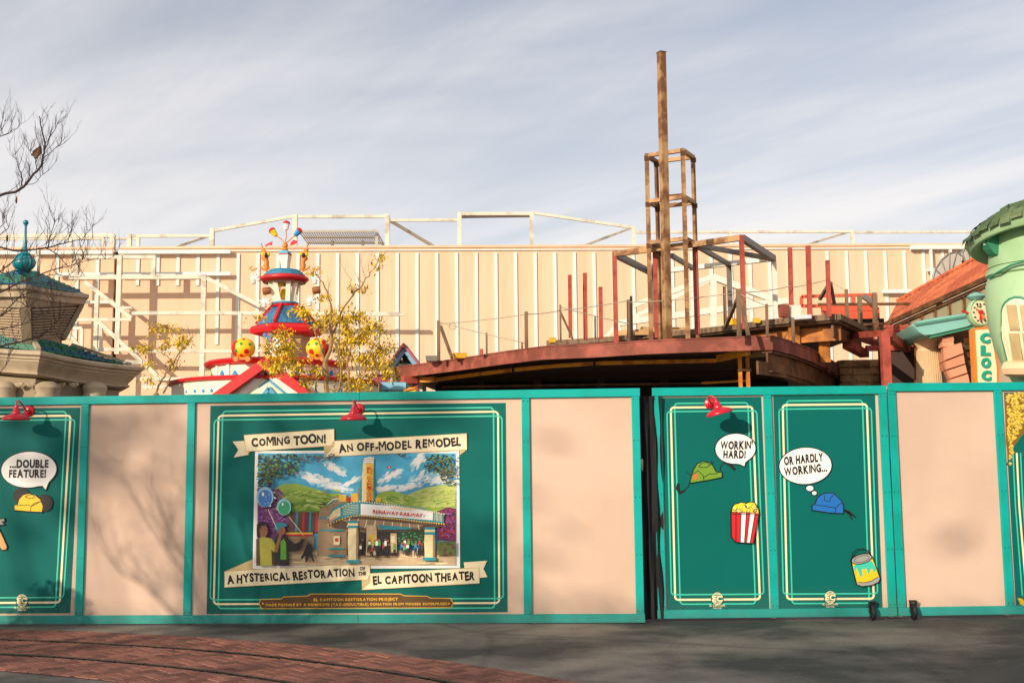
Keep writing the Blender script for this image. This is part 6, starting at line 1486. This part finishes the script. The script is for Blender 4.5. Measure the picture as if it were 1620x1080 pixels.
for k in range(20):
    a_ = R(180 + k * 9.5); MB().tube([gp(c, 0) + Vector((74 * kk * math.cos(a_), 74 * kk * math.sin(a_), 0)), gp(c, 0) + Vector((66 * kk * math.cos(a_), 66 * kk * math.sin(a_), c.z * .8)), gp(c, 0) + Vector((56 * kk * math.cos(a_), 56 * kk * math.sin(a_), c.z + .04))], .018, 5).build('flute', 'column_beige', pl_)
MB().lathe(c, [(52 * kk, 0), (58 * kk, .03), (50 * kk, .1), (66 * kk, .25), (74 * kk, .34), (70 * kk, .4), (80 * kk, .42), (80 * kk, .5)], 24).build('capital', 'sill_pink', pl_, smooth=True)
bp_ = thing('salmon_block_pillar', 'curving pillar of big salmon stone blocks between beige pillar and clock sign', 'pillar', gp(O(900, 900, 28.8), 0))
blocks = [((838, 800), (928, 775), (940, 830), (842, 868)), ((838, 872), (940, 832), (948, 880), (850, 912)), ((852, 914), (948, 882), (958, 925), (868, 955)), ((866, 957), (960, 927), (972, 985), (880, 1010)), ((880, 1012), (972, 987), (985, 1060), (890, 1080))]
for bl in blocks:
    f = [O(x, y, 28.6) for x, y in bl]; cc_ = sum(f, Vector()) / 4; f2 = [cc_ + (p - cc_) * .86 + Vector((0, -.08, 0)) for p in f]; f = [cc_ + (p - cc_) * .97 for p in f]; bb = [p + Vector((.1, .6, 0)) for p in f]
    mb = MB(); mb.v = f2 + f + bb; mb.f = [(0, 1, 2, 3)] + [(i, (i + 1) % 4, 4 + (i + 1) % 4, 4 + i) for i in range(4)] + [(4 + i, 4 + (i + 1) % 4, 8 + (i + 1) % 4, 8 + i) for i in range(4)] + [(8, 9, 10, 11)]; mb.m = [0] * len(mb.f); mb.build('stone_block', 'stone_salmon', bp_)
pb_ = [O(x, y, 28.9) for x, y in ((820, 760), (935, 745), (1010, 1080), (860, 1080))]
MB().prism(pb_, [p + Vector((.1, .5, 0)) for p in pb_]).build('mortar_core', 'mortar', bp_)
for y_ in (768, 790): MB().beam(O(825, y_ , 28.7), O(880, y_ - 8, 28.7), .3, .12).build('ledge', 'stone_salmon', bp_)
bw = thing('brown_shop_wall', 'brown wall in shade behind the clock sign', 'wall', gp(O(960, 850, 30), 0))
f = [O(x, y, 29.6) for x, y in ((725, 745), (1240, 690), (1240, 1400), (725, 1400))]; MB().prism(f, [p + Vector((0, .4, 0)) for p in f]).build('wall', 'toon_brown', bw)
for y_ in (770, 800, 840, 880, 920, 960): MB().beam(O(925, y_, 29.55), O(985, y_ - 4, 29.55), .06, .14).build('batten', 'toon_orange' if y_ % 80 else 'plywood', bw)
# grey half-dome awnings
for pts_, lab in (([(787, 470), (800, 420), (830, 375), (870, 342), (905, 335), (930, 355), (945, 380)], 'grey translucent arched awning, lower of two above the orange roof'),
                  ([(930, 380), (932, 340), (955, 300), (985, 286), (1020, 300), (1040, 345)], 'grey translucent arched awning, upper of two beside the green turret')):
    root = thing('arched_awning', lab, 'awning', O(*pts_[0], 42), 'arched awnings behind the orange roof')
    fr = [O(x, y, 42) for x, y in pts_]; bk_ = [O(x + 45, y + 8, 45) for x, y in pts_]; n_ = len(fr)
    mb = MB(); mb.add(fr + bk_, [(i, i + 1, n_ + i + 1, n_ + i) for i in range(n_ - 1)]); mb.add(fr + [O(pts_[-1][0], 480, 42), O(pts_[0][0], 480, 42)], [tuple(range(n_ + 2))]); mb.build('canvas', 'translucent_grey', root, recalc=False)
    MB().tube(fr, .035, 6).build('hoop', 'grey_steel', root); MB().tube(bk_, .035, 6).build('hoop', 'grey_steel', root)
    for i in (1, 2, 3, 4): MB().tube([fr[i] + Vector((0, -.02, 0)), O((pts_[0][0] + pts_[-1][0]) / 2, 480, 41.9)], .02, 5).build('rib', 'grey_steel', root)
# clock and sign
Yc = 19.0
def K(x, y, Y=Yc): return PY(*q6(x, y), Y)
kc = Yc / FPX / 3.085
ck = thing('wall_clock', 'round cream clock with green rim above the vertical CLOCK sign', 'clock', K(1015, 700))
c = K(1012, 632); Mc = Matrix.Rotation(R(8), 3, 'Z') @ Matrix.Rotation(R(90), 3, 'X'); Ms = Matrix.Diagonal((1, 1.25, 1)); Mk = Mc @ Ms
MB().lathe(c, [(.0, -.1), (50 * kc, -.1), (56 * kc, -.04), (57 * kc, .03), (52 * kc, .07), (48 * kc, .05), (.0, .05)], 32, M=Mk).build('rim', 'toon_mint', ck, smooth=False)
MB().lathe(c, [(.0, .0505), (46 * kc, .0505), (46 * kc, .065), (.0, .065)], 32, M=Mk).build('face', 'window_cream', ck)
for k in range(12):
    a_ = R(90 - 30 * k); p = c + Mk @ Vector((38 * kc * math.cos(a_), 38 * kc * math.sin(a_), .072))
    if k == 0: continue
    MB().box(p, (.022, .02, .03), Mc).build('hour_mark', 'ink', ck)
PC = Plane((c.x, c.y - .075), (c.x + math.cos(R(8)), c.y - .075 + math.sin(R(8)))); mb = MB(); a_, b_ = q6(1004, 604), q6(1026, 604); letters(mb, PC, '12', a_, b_, 6, .01, off=.02); mb.build('numeral', 'ink', ck)
for (tx_, ty_), m_, w_ in (((1038, 660), 'toon_orange', .04), ((1000, 612), 'toon_orange', .03), ((1020, 668), 'toon_red', .025)): MB().beam(c + Vector((0, -.1, 0)), K(tx_, ty_, Yc - .11), w_, .02).build('hand', m_, ck)
MB().tube([c + Vector((0, -.12, 0)), c + Vector((0, -.08, 0))], .04, 10).build('hub', 'toon_red', ck)
MB().beam(K(930, 622, Yc - .05), K(962, 634, Yc - .05), .03, .03).build('pointer', 'toon_red', ck)
MB().lathe(K(1000, 560), [(.1, -.03), (.16, .02), (.1, .07), (.03, .1)], 16).build('crest', 'teal_plaster', ck, smooth=True)
cs = thing('clock_sign', 'upright cream sign with orange edge and green letters reading CLOCK', 'sign', K(1035, 1000))
so = [(975, 716), (985, 706), (1062, 700), (1070, 720), (1092, 820), (1104, 900), (1108, 1100), (992, 1100), (985, 900), (978, 780)]
PS = Plane((K(975, 800).x, Yc), (K(1105, 800).x, Yc + .02))
px6 = lambda L_: [q6(*p) for p in L_]
MB().flat(PS, px6(so), -.08, .06).build('board', 'toon_orange', cs); MB().flat(PS, [((p[0] - 1325 - 0) * 1 + 1325, p[1]) for p in grow(px6(so), -4.2)], .0605, .075).build('face', 'window_cream', cs)
for ch, (x, y, w_) in zip('CLOCK', ((1032, 778, 48), (1034, 838, 46), (1036, 898, 46), (1038, 960, 46), (1040, 1022, 46))):
    mb = MB(); a_, b_ = q6(x - w_ / 2, y), q6(x + w_ / 2, y); letters(mb, PS, ch, a_, b_, 14, .105, off=.07); e = mb.build('letter', 'letter_teal', cs)
    # give the letter real depth
    me = e.data; bm = bmesh.new(); bm.from_mesh(me); r_ = bmesh.ops.extrude_face_region(bm, geom=bm.faces[:]); bmesh.ops.translate(bm, vec=-PS.n * .03, verts=[v for v in r_['geom'] if isinstance(v, bmesh.types.BMVert)]); bm.to_mesh(me); bm.free()
# green turret
Yt = 17.2; kg = Yt / FPX; AT = PY(1652, 600, Yt)
gt = thing('green_turret', 'bulging mint green cartoon turret with shingled cap cut by the right frame edge', 'building', gp(AT, 0))
def z_at(py): return PY(1652, py, Yt).z
prof = [(34, 760), (36, 620), (46, 604), (58, 581), (70, 549), (77, 517), (80, 478), (78, 448), (74, 436)]
MB().lathe(gp(AT, 0), [(r * kg, z_at(y)) for r, y in prof], 48).build('body', 'toon_mint', gt, smooth=True)
MB().lathe(gp(AT, 0), [(r * kg, z_at(y)) for r, y in [(74, 437), (78, 434), (77, 428), (72, 422)]], 48).build('moulding', 'toon_mint', gt, smooth=True)
MB().lathe(gp(AT, 0), [(r * kg, z_at(y)) for r, y in [(73, 421), (71, 400), (69, 380), (68, 345)]], 48).build('neck', 'toon_mint', gt, smooth=True)
TM_ = Matrix.Rotation(R(-11), 3, 'X')
TC = gp(AT, z_at(374))
# eave: pale soffit and shingled cap
MB().lathe(TC, [(r * kg, z_at(y) - TC.z - .025) for r, y in [(60, 352), (74, 372), (90, 384), (98, 385), (103, 379), (105, 371), (98, 364)]], 56, M=TM_).build('soffit', 'toon_mint', gt, smooth=True)
rows = [(109, 374), (99, 364), (89, 355), (78, 347), (66, 339), (53, 332), (39, 325), (24, 318), (8, 311)]

rq = random.Random(8)
MB().lathe(TC, [((r - 3) * kg, z_at(y) - TC.z) for r, y in [(66, 350)] + rows], 40, M=TM_).build('cap_core', 'shingle_green', gt)
for i in range(len(rows) - 1):
    (ra, ya), (rb_, yb_) = rows[i], rows[i + 1]; cnt = int(ra * 2 * math.pi * kg / .17)
    for j in range(cnt):
        a0_ = 2 * math.pi * (j + .03 + (.5 if i % 2 else 0)) / cnt; a1_ = 2 * math.pi * (j + .97 + (.5 if i % 2 else 0)) / cnt
        am = (a0_ + a1_) / 2
        if not (math.sin(am) < .35): continue
        dz_ = rq.uniform(-.05, .01); lift = rq.uniform(.012, .03); f_ = lambda r, z, a: TC + TM_ @ Vector((r * math.cos(a), r * math.sin(a), z - TC.z))
        o0, o1 = f_(ra * kg + lift, z_at(ya) + dz_, a0_), f_(ra * kg + lift, z_at(ya) + dz_ + rq.uniform(-.02, .02), a1_); t0_, t1_ = f_((rb_ - 1) * kg, z_at(yb_), a0_), f_((rb_ - 1) * kg, z_at(yb_), a1_)
        dn = Vector((0, 0, -.03)); MB().add([o0, o1, t1_, t0_, o0 + dn, o1 + dn], [(0, 1, 2, 3), (4, 5, 1, 0)]).build('shingle', 'shingle_green', gt, recalc=False)
# scroll brackets
for a_, yo in ((-172, 0), (-108, 0), (-50, 0)):
    d = Vector((math.cos(R(a_)), math.sin(R(a_)), 0)); t = Vector((-d.y, d.x, 0)); c = gp(AT, 0)
    pts_ = [(62, 356), (86, 362), (92, 372), (89, 386), (84, 396), (79, 402), (74, 406), (66, 400)]
    f = [c + d * r * kg + Vector((0, 0, z_at(y))) - t * .09 for r, y in pts_]; b2 = [p + t * .18 for p in f]; MB().prism(f, b2).build('scroll_bracket', 'toon_mint_deep', gt)
    mb = MB().tube([c + d * r * kg + Vector((0, 0, z_at(y))) for r, y in ((86, 374), (90, 380), (88, 388), (82, 390), (80, 382), (85, 380))], .025, 6); mb.build('scroll', 'toon_mint', gt)
# arched window in a deep oval frame
def on_t(px, py, r_add=0):
    # radius of the body at this row
    pr = sorted(prof, key=lambda q: q[1]); rr0 = None
    for (r1_, y1_), (r2_, y2_) in zip(pr, pr[1:]):
        if y1_ <= py <= y2_: rr0 = r1_ + (r2_ - r1_) * (py - y1_) / (y2_ - y1_)
    rr0 = (rr0 or 80) * kg + r_add; d = ray(px, py); d = d / d.y; ex = EYE.x - AT.x; ey = -AT.y; A = d.x ** 2 + 1; B = 2 * (ex * d.x + ey); C = ex ** 2 + ey ** 2 - rr0 ** 2; D = B * B - 4 * A * C
    t = (-B - math.sqrt(max(D, 0))) / (2 * A); return EYE + d * t
def patch(pts_, r0, r1, name, m_, sm=False):
    """closed outline draped over the turret body between two radii"""
    c_ = (sum(p[0] for p in pts_) / len(pts_), sum(p[1] for p in pts_) / len(pts_)); k = len(pts_); mb = MB(); lv = 5
    for s_ in range(lv + 1):
        for p in pts_: mb.v.append(on_t(c_[0] + (p[0] - c_[0]) * (1 - s_ / (lv + .01)), c_[1] + (p[1] - c_[1]) * (1 - s_ / (lv + .01)), r1))
    for s_ in range(lv):
        for i in range(k): mb.f.append((s_ * k + i, s_ * k + (i + 1) % k, (s_ + 1) * k + (i + 1) % k, (s_ + 1) * k + i)); mb.m.append(0)
    o_ = len(mb.v)
    for p in pts_: mb.v.append(on_t(p[0], p[1], r0))
    for i in range(k): mb.f.append((o_ + i, o_ + (i + 1) % k, (i + 1) % k, i)); mb.m.append(0)
    return mb.build(name, m_, gt, smooth=sm)
arch = lambda x0, x1, yt_, yb_, lean=0: [(x0 + lean, yb_), (x0, (yt_ + yb_) / 2 + 10)] + [((x0 + x1) / 2 - (x1 - x0) / 2 * math.cos(R(a)), yt_ + 24 - 24 * math.sin(R(a))) for a in range(0, 181, 20)] + [(x1, (yt_ + yb_) / 2 + 10), (x1 + lean, yb_)]
ring_o = arch(1577, 1642, 462, 578, 12); patch(ring_o, -.02, .035, 'window_surround', 'toon_mint')
patch(arch(1583, 1636, 468, 577, 11), .03, .042, 'recess', 'toon_mint_deep')
patch(arch(1585, 1634, 464 + 8, 576, 11), .035, .05, 'window_frame', 'window_cream')
for x_ in (1590, 1611):
    for (y0_, y1_) in ((482, 522), (527, 572)):
        ln = (y0_ - 470) * .10; patch([(x_ + ln, y0_), (x_ + 16 + ln, y0_), (x_ + 18 + (y1_ - 470) * .1, y1_), (x_ + 2 + (y1_ - 470) * .1, y1_)], .06, .075, 'pane', 'pane_tan')
mb = MB(); P_ = [on_t(x, 583, .1) for x in (1594, 1605, 1618, 1632, 1646)]
mb.tube(P_, .12, 8)
mb.build('sill', 'sill_pink', gt, smooth=True)
MB().tube([on_t(1565, 440, .03), on_t(1580, 430, .05), on_t(1600, 419, .05), on_t(1620, 414, .05), on_t(1650, 412, .05)], .018, 8).build('band', 'toon_mint_deep', gt, smooth=True)
# ================================================================ trees
mat('bark_grey', S(92, 74, 66), .9, var=.2, scale=6, bump=.6, bscale=30)
mat('bark_tan', S(150, 120, 78), .85, var=.2, scale=6, bump=.5, bscale=30)
mat('twig_dark', S(58, 42, 40), .9, var=.2)
mat('leaf_yellow', S(226, 190, 44), .6, var=.3, scale=3, bump=0, alt=S(176, 156, 34), altamt=.3, altscale=5)
mat('leaf_green', S(70, 92, 40), .6, var=.3, scale=3, bump=0)
mat('dead_leaf', S(104, 74, 52), .9)
for m_ in ('leaf_yellow', 'leaf_green'):
    MATS[m_].node_tree.nodes['Principled BSDF'].inputs['Subsurface Weight'].default_value = .0
def leaf(mb, p, size, rq, droop=.5):
    a = rq.random() * 6.283; d = Vector((math.cos(a), math.sin(a), -droop + rq.uniform(-.5, .4))).normalized(); s_ = d.cross(Vector((rq.uniform(-.4, .4), rq.uniform(-.4, .4), 1))).normalized(); L_ = size * rq.uniform(.7, 1.3); w_ = L_ * .38
    mb.add([p, p + d * L_ * .5 + s_ * w_ / 2, p + d * L_, p + d * L_ * .5 - s_ * w_ / 2], [(0, 1, 2, 3)])
def cluster(mb, c, r, n_, size, rq):
    for _ in range(n_):
        v = Vector((rq.gauss(0, .5), rq.gauss(0, .5), rq.gauss(0, .42))) * r
        if v.length > r * 1.3: v = v.normalized() * r
        leaf(mb, c + v, size, rq)
def wig(pts, n_, amp, rq):
    o = [pts[0]]
    for a, b in zip(pts, pts[1:]):
        for k in range(1, n_ + 1):
            q = a.lerp(b, k / n_)
            if k < n_: q = q + Vector((rq.uniform(-1, 1), rq.uniform(-1, 1), rq.uniform(-1, 1))) * amp
            o.append(q)
    return o
def twigs(mb, p, d, L_, r, depth, rq, up=.25, tips=None):
    n_ = 4; pts = [p]; dd = d.normalized(); q = p
    for k in range(n_):
        dd = (dd + Vector((rq.uniform(-.25, .25), rq.uniform(-.25, .25), rq.uniform(-.12, .3) + up * .3))).normalized(); q = q + dd * L_ / n_; pts.append(q)
    mb.tube(pts, [r * (1 - .7 * k / n_) for k in range(n_ + 1)], 4, cap=False)
    if tips is not None: tips.append(q)
    if depth > 0:
        for k in range(rq.randint(2, 3)):
            i = rq.randint(1, n_); nd = (dd + Vector((rq.uniform(-.9, .9), rq.uniform(-.9, .9), rq.uniform(-.2, .8)))).normalized()
            twigs(mb, pts[i], nd, L_ * rq.uniform(.5, .75), r * .55, depth - 1, rq, up, tips)
# --- bare tree at the left edge, trunk outside the frame
rq = random.Random(17); YB = 14.6
def B(x, y, dy=0): return PY(x, y, YB + dy)
bt = thing('bare_tree', 'leafless dark-twigged tree reaching in from the left edge in front of the pavilion', 'tree', Vector((B(-190, 600).x, YB, 0)))
tb_ = Vector((B(-190, 600).x, YB, 0)); MB().tube(wig([tb_, tb_ + Vector((.05, 0, 1.6)), tb_ + Vector((0, .1, 3.4)), tb_ + Vector((.1, 0, 5.2))], 3, .02, rq), [.13, .12, .115, .11, .105, .1, .09, .08, .07, .05], 8).build('trunk', 'bark_grey', bt, smooth=True)
limbs = [([(-190, 420), (-90, 360), (0, 309), (24, 304), (38, 295), (53, 275), (65, 263), (70, 242), (71, 228), (66, 204), (62, 184)], .022, .006),
         ([(71, 236), (80, 215), (88, 204), (94, 192)], .007, .002), ([(68, 250), (82, 240), (96, 228)], .006, .002), ([(58, 268), (56, 252), (48, 240), (43, 228)], .006, .002),
         ([(36, 297), (34, 280), (30, 262), (16, 238)], .009, .002), ([(40, 293), (58, 288), (68, 276), (66, 262)], .005, .0015),
         ([(-80, 250), (-20, 224), (0, 216), (16, 210), (30, 200)], .008, .003), ([(-10, 222), (2, 205), (6, 182)], .006, .002),
         ([(-190, 480), (-100, 430), (0, 391), (31, 397), (72, 392), (101, 385), (120, 380), (146, 378)], .02, .003), ([(76, 391), (77, 381), (84, 360), (88, 330)], .009, .002),
         ([(72, 392), (90, 402), (112, 425), (121, 400), (140, 412), (178, 407)], .008, .002), ([(-60, 500), (0, 462), (30, 447), (74, 430), (118, 418), (150, 408)], .015, .003),
         ([(30, 447), (60, 440), (90, 434), (112, 438), (134, 436)], .008, .002), ([(-100, 560), (0, 500), (20, 488), (55, 486), (90, 500)], .014, .003),
         ([(-120, 600), (0, 548), (38, 539), (74, 524), (89, 510), (96, 495)], .017, .004), ([(38, 539), (70, 530), (98, 532), (118, 540)], .007, .002),
         ([(-190, 540), (-60, 470), (0, 430), (22, 412), (40, 408), (70, 405)], .014, .003), ([(0, 470), (34, 478), (60, 500), (90, 506)], .008, .002), ([(-60, 620), (0, 590), (10, 575), (14, 555)], .008, .002), ([(0, 500), (30, 470), (52, 462), (80, 470), (104, 462)], .008, .002), ([(0, 430), (18, 440), (40, 470), (44, 500)], .007, .002), ([(0, 520), (24, 516), (50, 510), (66, 496), (92, 480)], .008, .002), ([(-40, 400), (0, 372), (14, 360), (18, 344)], .008, .002), ([(0, 360), (10, 350), (6, 338)], .005, .002), ([(101, 385), (112, 372), (116, 356)], .005, .0015), ([(128, 382), (140, 366), (146, 358)], .004, .0015)]
tips = []
for i, (pl_px, r0, r1) in enumerate(limbs):
    dy = rq.uniform(-.5, .5) if i not in (1, 2, 3, 4, 5) else 0
    pts = wig([B(x, y, dy * .3) for x, y in pl_px], 3, .012, rq); n_ = len(pts)
    mb = MB().tube(pts, [r0 + (r1 - r0) * k / (n_ - 1) for k in range(n_)], 6)
    for k in range(2, n_):
        if pts[k].x < B(-60, 400).x: continue
        for _ in range(2 if rq.random() < .45 else 1):
            if rq.random() < .62: 
                d = Vector((rq.uniform(-.6, .8), rq.uniform(-.5, .5), rq.uniform(.2, 1.1))); twigs(mb, pts[k], d, rq.uniform(.12, .34), .0042, 2, rq, .3, tips)
    mb.build('limb', 'twig_dark', bt)
rq.shuffle(tips)
for p in tips[:7]: 
    MB().ball(p + Vector((0, 0, -.06)), (.014, .012, .05), 6, 5).build('seed_pod', 'dead_leaf', bt)
p = B(56, 242); MB().prism([p + Vector(v) for v in ((-.06, 0, -.04), (-.02, -.02, .03), (.05, 0, .09), (.06, .01, .0), (.02, .0, -.05), (0, 0, -.08), (-.02, 0, -.03))], [p + Vector(v) + Vector((.01, .03, .01)) for v in ((-.06, 0, -.04), (-.02, -.02, .03), (.05, 0, .09), (.06, .01, .0), (.02, .0, -.05), (0, 0, -.08), (-.02, 0, -.03))]).build('curled_leaf', 'dead_leaf', bt)
# --- yellow-leaved trees behind the hoarding
def yellow_tree(label, Y, stems, clumps, base_px, seed, lsize=.12, dens=1.0):
    rq = random.Random(seed); b = PY(base_px, 640, Y); root = thing('yellow_leaved_tree', label, 'tree', Vector((b.x, Y, 0)), None)
    kx = Y / FPX; dcl = {}
    lo = PY(stems[0][0][0][0], stems[0][0][0][1], Y)
    MB().tube(wig([Vector((b.x, Y, 0)), Vector((b.x * .5 + lo.x * .5, Y, lo.z * .5)), lo], 3, .02, rq), .055, 8).build('trunk', 'bark_tan', root, smooth=True)
    for pts_, r0, r1 in stems:
        dys = rq.uniform(-.5, .5); P = wig([PY(x, y, Y + dys * (k / len(pts_))) for k, (x, y) in enumerate(pts_)], 3, .02, rq); n_ = len(P)
        mb = MB().tube(P, [r0 + (r1 - r0) * k / (n_ - 1) for k in range(n_)], 6)
        for k in range(3, n_):
            if rq.random() < .35: twigs(mb, P[k], Vector((rq.uniform(-.8, .8), rq.uniform(-.5, .5), rq.uniform(.1, 1))), rq.uniform(.15, .4), .006, 1, rq)
        mb.build('branch', 'bark_tan', root, smooth=True)
    for (x, y, r, n_) in clumps:
        c = PY(x, y, Y + rq.uniform(-.5, .5)); mb = MB(); tw_ = MB()
        for _ in range(max(3, int(n_ * dens / 7))):
            d = Vector((rq.gauss(0, 1), rq.gauss(0, 1), rq.gauss(0, .8))); d = d / max(1, d.length) * r * kx * rq.random() ** .5; cc_ = c + d
            tw_.tube([c + Vector((0, 0, -r * kx * .5)), cc_], .005, 3, cap=False)
            for _ in range(15):
                leaf(mb, cc_ + Vector((rq.gauss(0, 1), rq.gauss(0, 1), rq.gauss(0, .7))) * .07, lsize, rq, .9)
        tag(mb.build('foliage', 'leaf_yellow', root, recalc=False), kind='stuff'); tw_.build('twig', 'bark_tan', root)
    return root
stems = [([(518, 625), (517, 600), (515, 580), (520, 560), (524, 545), (523, 520), (524, 500), (523, 480), (514, 455), (503, 435)], .05, .012), ([(524, 530), (536, 505), (542, 490), (556, 470), (565, 459), (578, 440), (592, 425), (600, 408), (604, 402)], .024, .006),
         ([(518, 600), (512, 575), (508, 550), (500, 532), (494, 515)], .03, .01), ([(534, 620), (540, 590), (535, 560), (530, 540)], .03, .012), ([(555, 625), (552, 595), (550, 570), (556, 545), (566, 535)], .026, .01), ([(560, 625), (568, 600), (560, 570), (548, 555), (545, 540)], .022, .008),
         ([(596, 630), (600, 610), (596, 590), (594, 570)], .02, .008), ([(500, 630), (500, 608), (506, 590)], .02, .008), ([(490, 625), (480, 600), (468, 590), (455, 580)], .025, .008), ([(455, 580), (440, 565), (430, 555)], .012, .005), ([(566, 535), (580, 522), (590, 512)], .01, .005), ([(565, 459), (578, 458), (586, 456)], .006, .003), ([(558, 466), (554, 448), (556, 440)], .006, .003)]
cl = [(508, 510, 20, 110), (522, 500, 14, 70), (540, 498, 18, 100), (562, 500, 15, 80), (482, 495, 15, 60), (470, 485, 12, 40), (512, 466, 11, 30), (496, 430, 7, 24), (585, 512, 20, 110), (600, 514, 12, 40), (556, 530, 20, 110), (575, 535, 18, 100), (536, 545, 16, 80), (545, 556, 14, 70), (440, 545, 22, 130), (425, 548, 14, 60), (452, 528, 14, 60), (436, 572, 20, 110), (462, 570, 16, 90), (470, 585, 14, 60), (443, 585, 14, 60),
      (592, 560, 24, 150), (610, 575, 18, 100), (575, 568, 14, 70), (604, 548, 14, 50), (615, 590, 14, 50), (540, 590, 18, 60), (555, 610, 16, 60), (500, 585, 14, 50), (480, 604, 12, 40), (582, 590, 14, 50), (560, 455, 6, 12), (578, 458, 7, 16), (603, 407, 5, 8), (596, 418, 5, 8), (408, 502, 6, 12), (545, 575, 12, 40), (622, 547, 8, 14), (520, 530, 10, 24), (460, 545, 12, 40), (548, 516, 14, 60), (530, 612, 12, 30), (570, 612, 14, 50)]
yellow_tree('large multi-stemmed tree with thin yellow leaves right of the bell tower', 21, stems, cl, 520, 5, .085, 1.0)
stems = [([(247, 622), (254, 605), (262, 590), (274, 575), (282, 560), (290, 550), (300, 540), (308, 530)], .022, .005), ([(258, 622), (268, 600), (280, 578), (284, 562)], .018, .006), ([(262, 592), (250, 582), (238, 575)], .01, .004), ([(274, 576), (264, 562), (250, 556), (232, 552)], .01, .003), ([(284, 560), (280, 545), (278, 535)], .01, .004)]
cl = [(243, 523, 9, 26), (250, 517, 8, 22), (265, 526, 9, 26), (274, 520, 9, 28), (268, 540, 12, 44), (282, 545, 13, 50), (292, 540, 10, 30), (290, 532, 8, 20), (236, 547, 7, 14), (219, 549, 5, 8), (232, 552, 6, 10), (270, 577, 9, 26), (276, 572, 6, 14), (232, 602, 8, 20), (236, 575, 5, 8), (262, 550, 8, 18)]
yellow_tree('small sparse yellow-leaved sapling between the pavilion and the bell tower', 22, stems, cl, 245, 6, .08, .9)
# --- trees behind the camera, whose shade falls on the hoarding
def shade_tree(label, x, y, z0, rad, hz_, n_cl, seed, per=60, ls=.3):
    rq = random.Random(seed); root = thing('leafy_tree', label, 'tree', Vector((x, y, 0)), 'leafy trees behind the photographer')
    MB().tube(wig([Vector((x, y, 0)), Vector((x + .2, y, z0 * .4)), Vector((x, y, z0 * .75))], 3, .08, rq), [.34, .32, .3, .28, .26, .24, .22], 10).build('trunk', 'bark_grey', root, smooth=True)
    mb = MB(); br = MB()
    for k in range(n_cl):
        v = Vector((rq.gauss(0, 1), rq.gauss(0, 1), rq.gauss(0, 1))); v = v.normalized() * rq.random() ** .4; c = Vector((x + v.x * rad, y + v.y * rad, z0 + v.z * hz_))
        br.tube(wig([Vector((x, y, z0 * .72)), c], 3, .12, rq), [.1, .07, .05, .02], 5)
        r = rq.uniform(.7, 1.25)
        for _ in range(per):
            q = c + Vector((rq.gauss(0, .5), rq.gauss(0, .5), rq.gauss(0, .4))) * r; leaf(mb, q, ls * 1.6, rq, .2)
    br.build('limb', 'bark_grey', root); tag(mb.build('crown', 'leaf_green', root, recalc=False), kind='stuff')
s_ = 40.0; ctr = Vector((0, 12, 0)) - SUN * s_; per_ = Vector((-SUN.y, SUN.x, 0)).normalized() * -1
for k, (off, zz_, rad, n_) in enumerate(((-9.8, 10.6, 3.4, 14), (-1.5, 11.6, 3.8, 24), (4.0, 10.8, 4.2, 26), (9.5, 11.6, 4.4, 22))):
    p = ctr + per_ * off; shade_tree('broad leafy tree behind the photographer, number of trees shading the hoarding' if False else ('leafy tree out of view behind the camera shading the ' + ('far left of the hoarding', 'coming toon poster', 'middle beige panel', 'green gate posters')[k]), p.x, p.y + (k % 2) * 3, zz_, rad, 3.6, n_, 50 + k)
# bare tree close to the left whose twig shadows fall on the left panels
rq = random.Random(77); base = Vector((-3.1, 12, 0)) - SUN * 10; base.z = 0
st = thing('bare_tree', 'bare tree out of view at the left casting twig shadows on the hoarding', 'tree', base)
mb = MB().tube(wig([base, base + Vector((.05, 0, 1.8)), base + Vector((0, .1, 3.2))], 3, .03, rq), [.1, .095, .09, .085, .08, .075, .07], 8); mb.build('trunk', 'bark_grey', st, smooth=True)
for k in range(9):
    a = R(k * 40 + 10); L_ = rq.uniform(1.2, 2.0); d = Vector((math.cos(a), math.sin(a), rq.uniform(.5, 1.1))).normalized(); mb = MB(); p0 = base + Vector((0, .1, 2.9 + .04 * k)); pts = wig([p0, p0 + d * L_ * .5, p0 + d * L_ + Vector((0, 0, .2))], 3, .06, rq)
    mb.tube(pts, [.04, .035, .03, .024, .018, .014, .01], 6)
    for q in pts[2:]:
        for _ in range(2): twigs(mb, q, (d + Vector((rq.uniform(-.8, .8), rq.uniform(-.8, .8), rq.uniform(0, .8)))).normalized(), rq.uniform(.4, .8), .011, 2, rq)
    mb.build('limb', 'twig_dark', st)
b = Vector((-5.3, 12.1, 0)) - SUN * 4.5; b.z = 0  # unseen shrub added and shaped to throw a rounded shadow low on the hoarding
sh = thing('shadow_shrub', 'added round-headed shrub out of view at the left, standing in for an unknown shadow caster', 'shrub', b)
MB().tube([b, b + Vector((0, 0, .9))], .05, 8).build('stem', 'bark_grey', sh); mb = MB(); rq = random.Random(4)
for _ in range(2600):
    v = Vector((rq.gauss(0, 1), rq.gauss(0, 1), rq.gauss(0, 1))).normalized() * rq.random() ** .35; leaf(mb, b + Vector((v.x * .44, v.y * .44, 1.5 + v.z * .66)), .12, rq)
tag(mb.build('foliage', 'leaf_green', sh, recalc=False), kind='stuff')
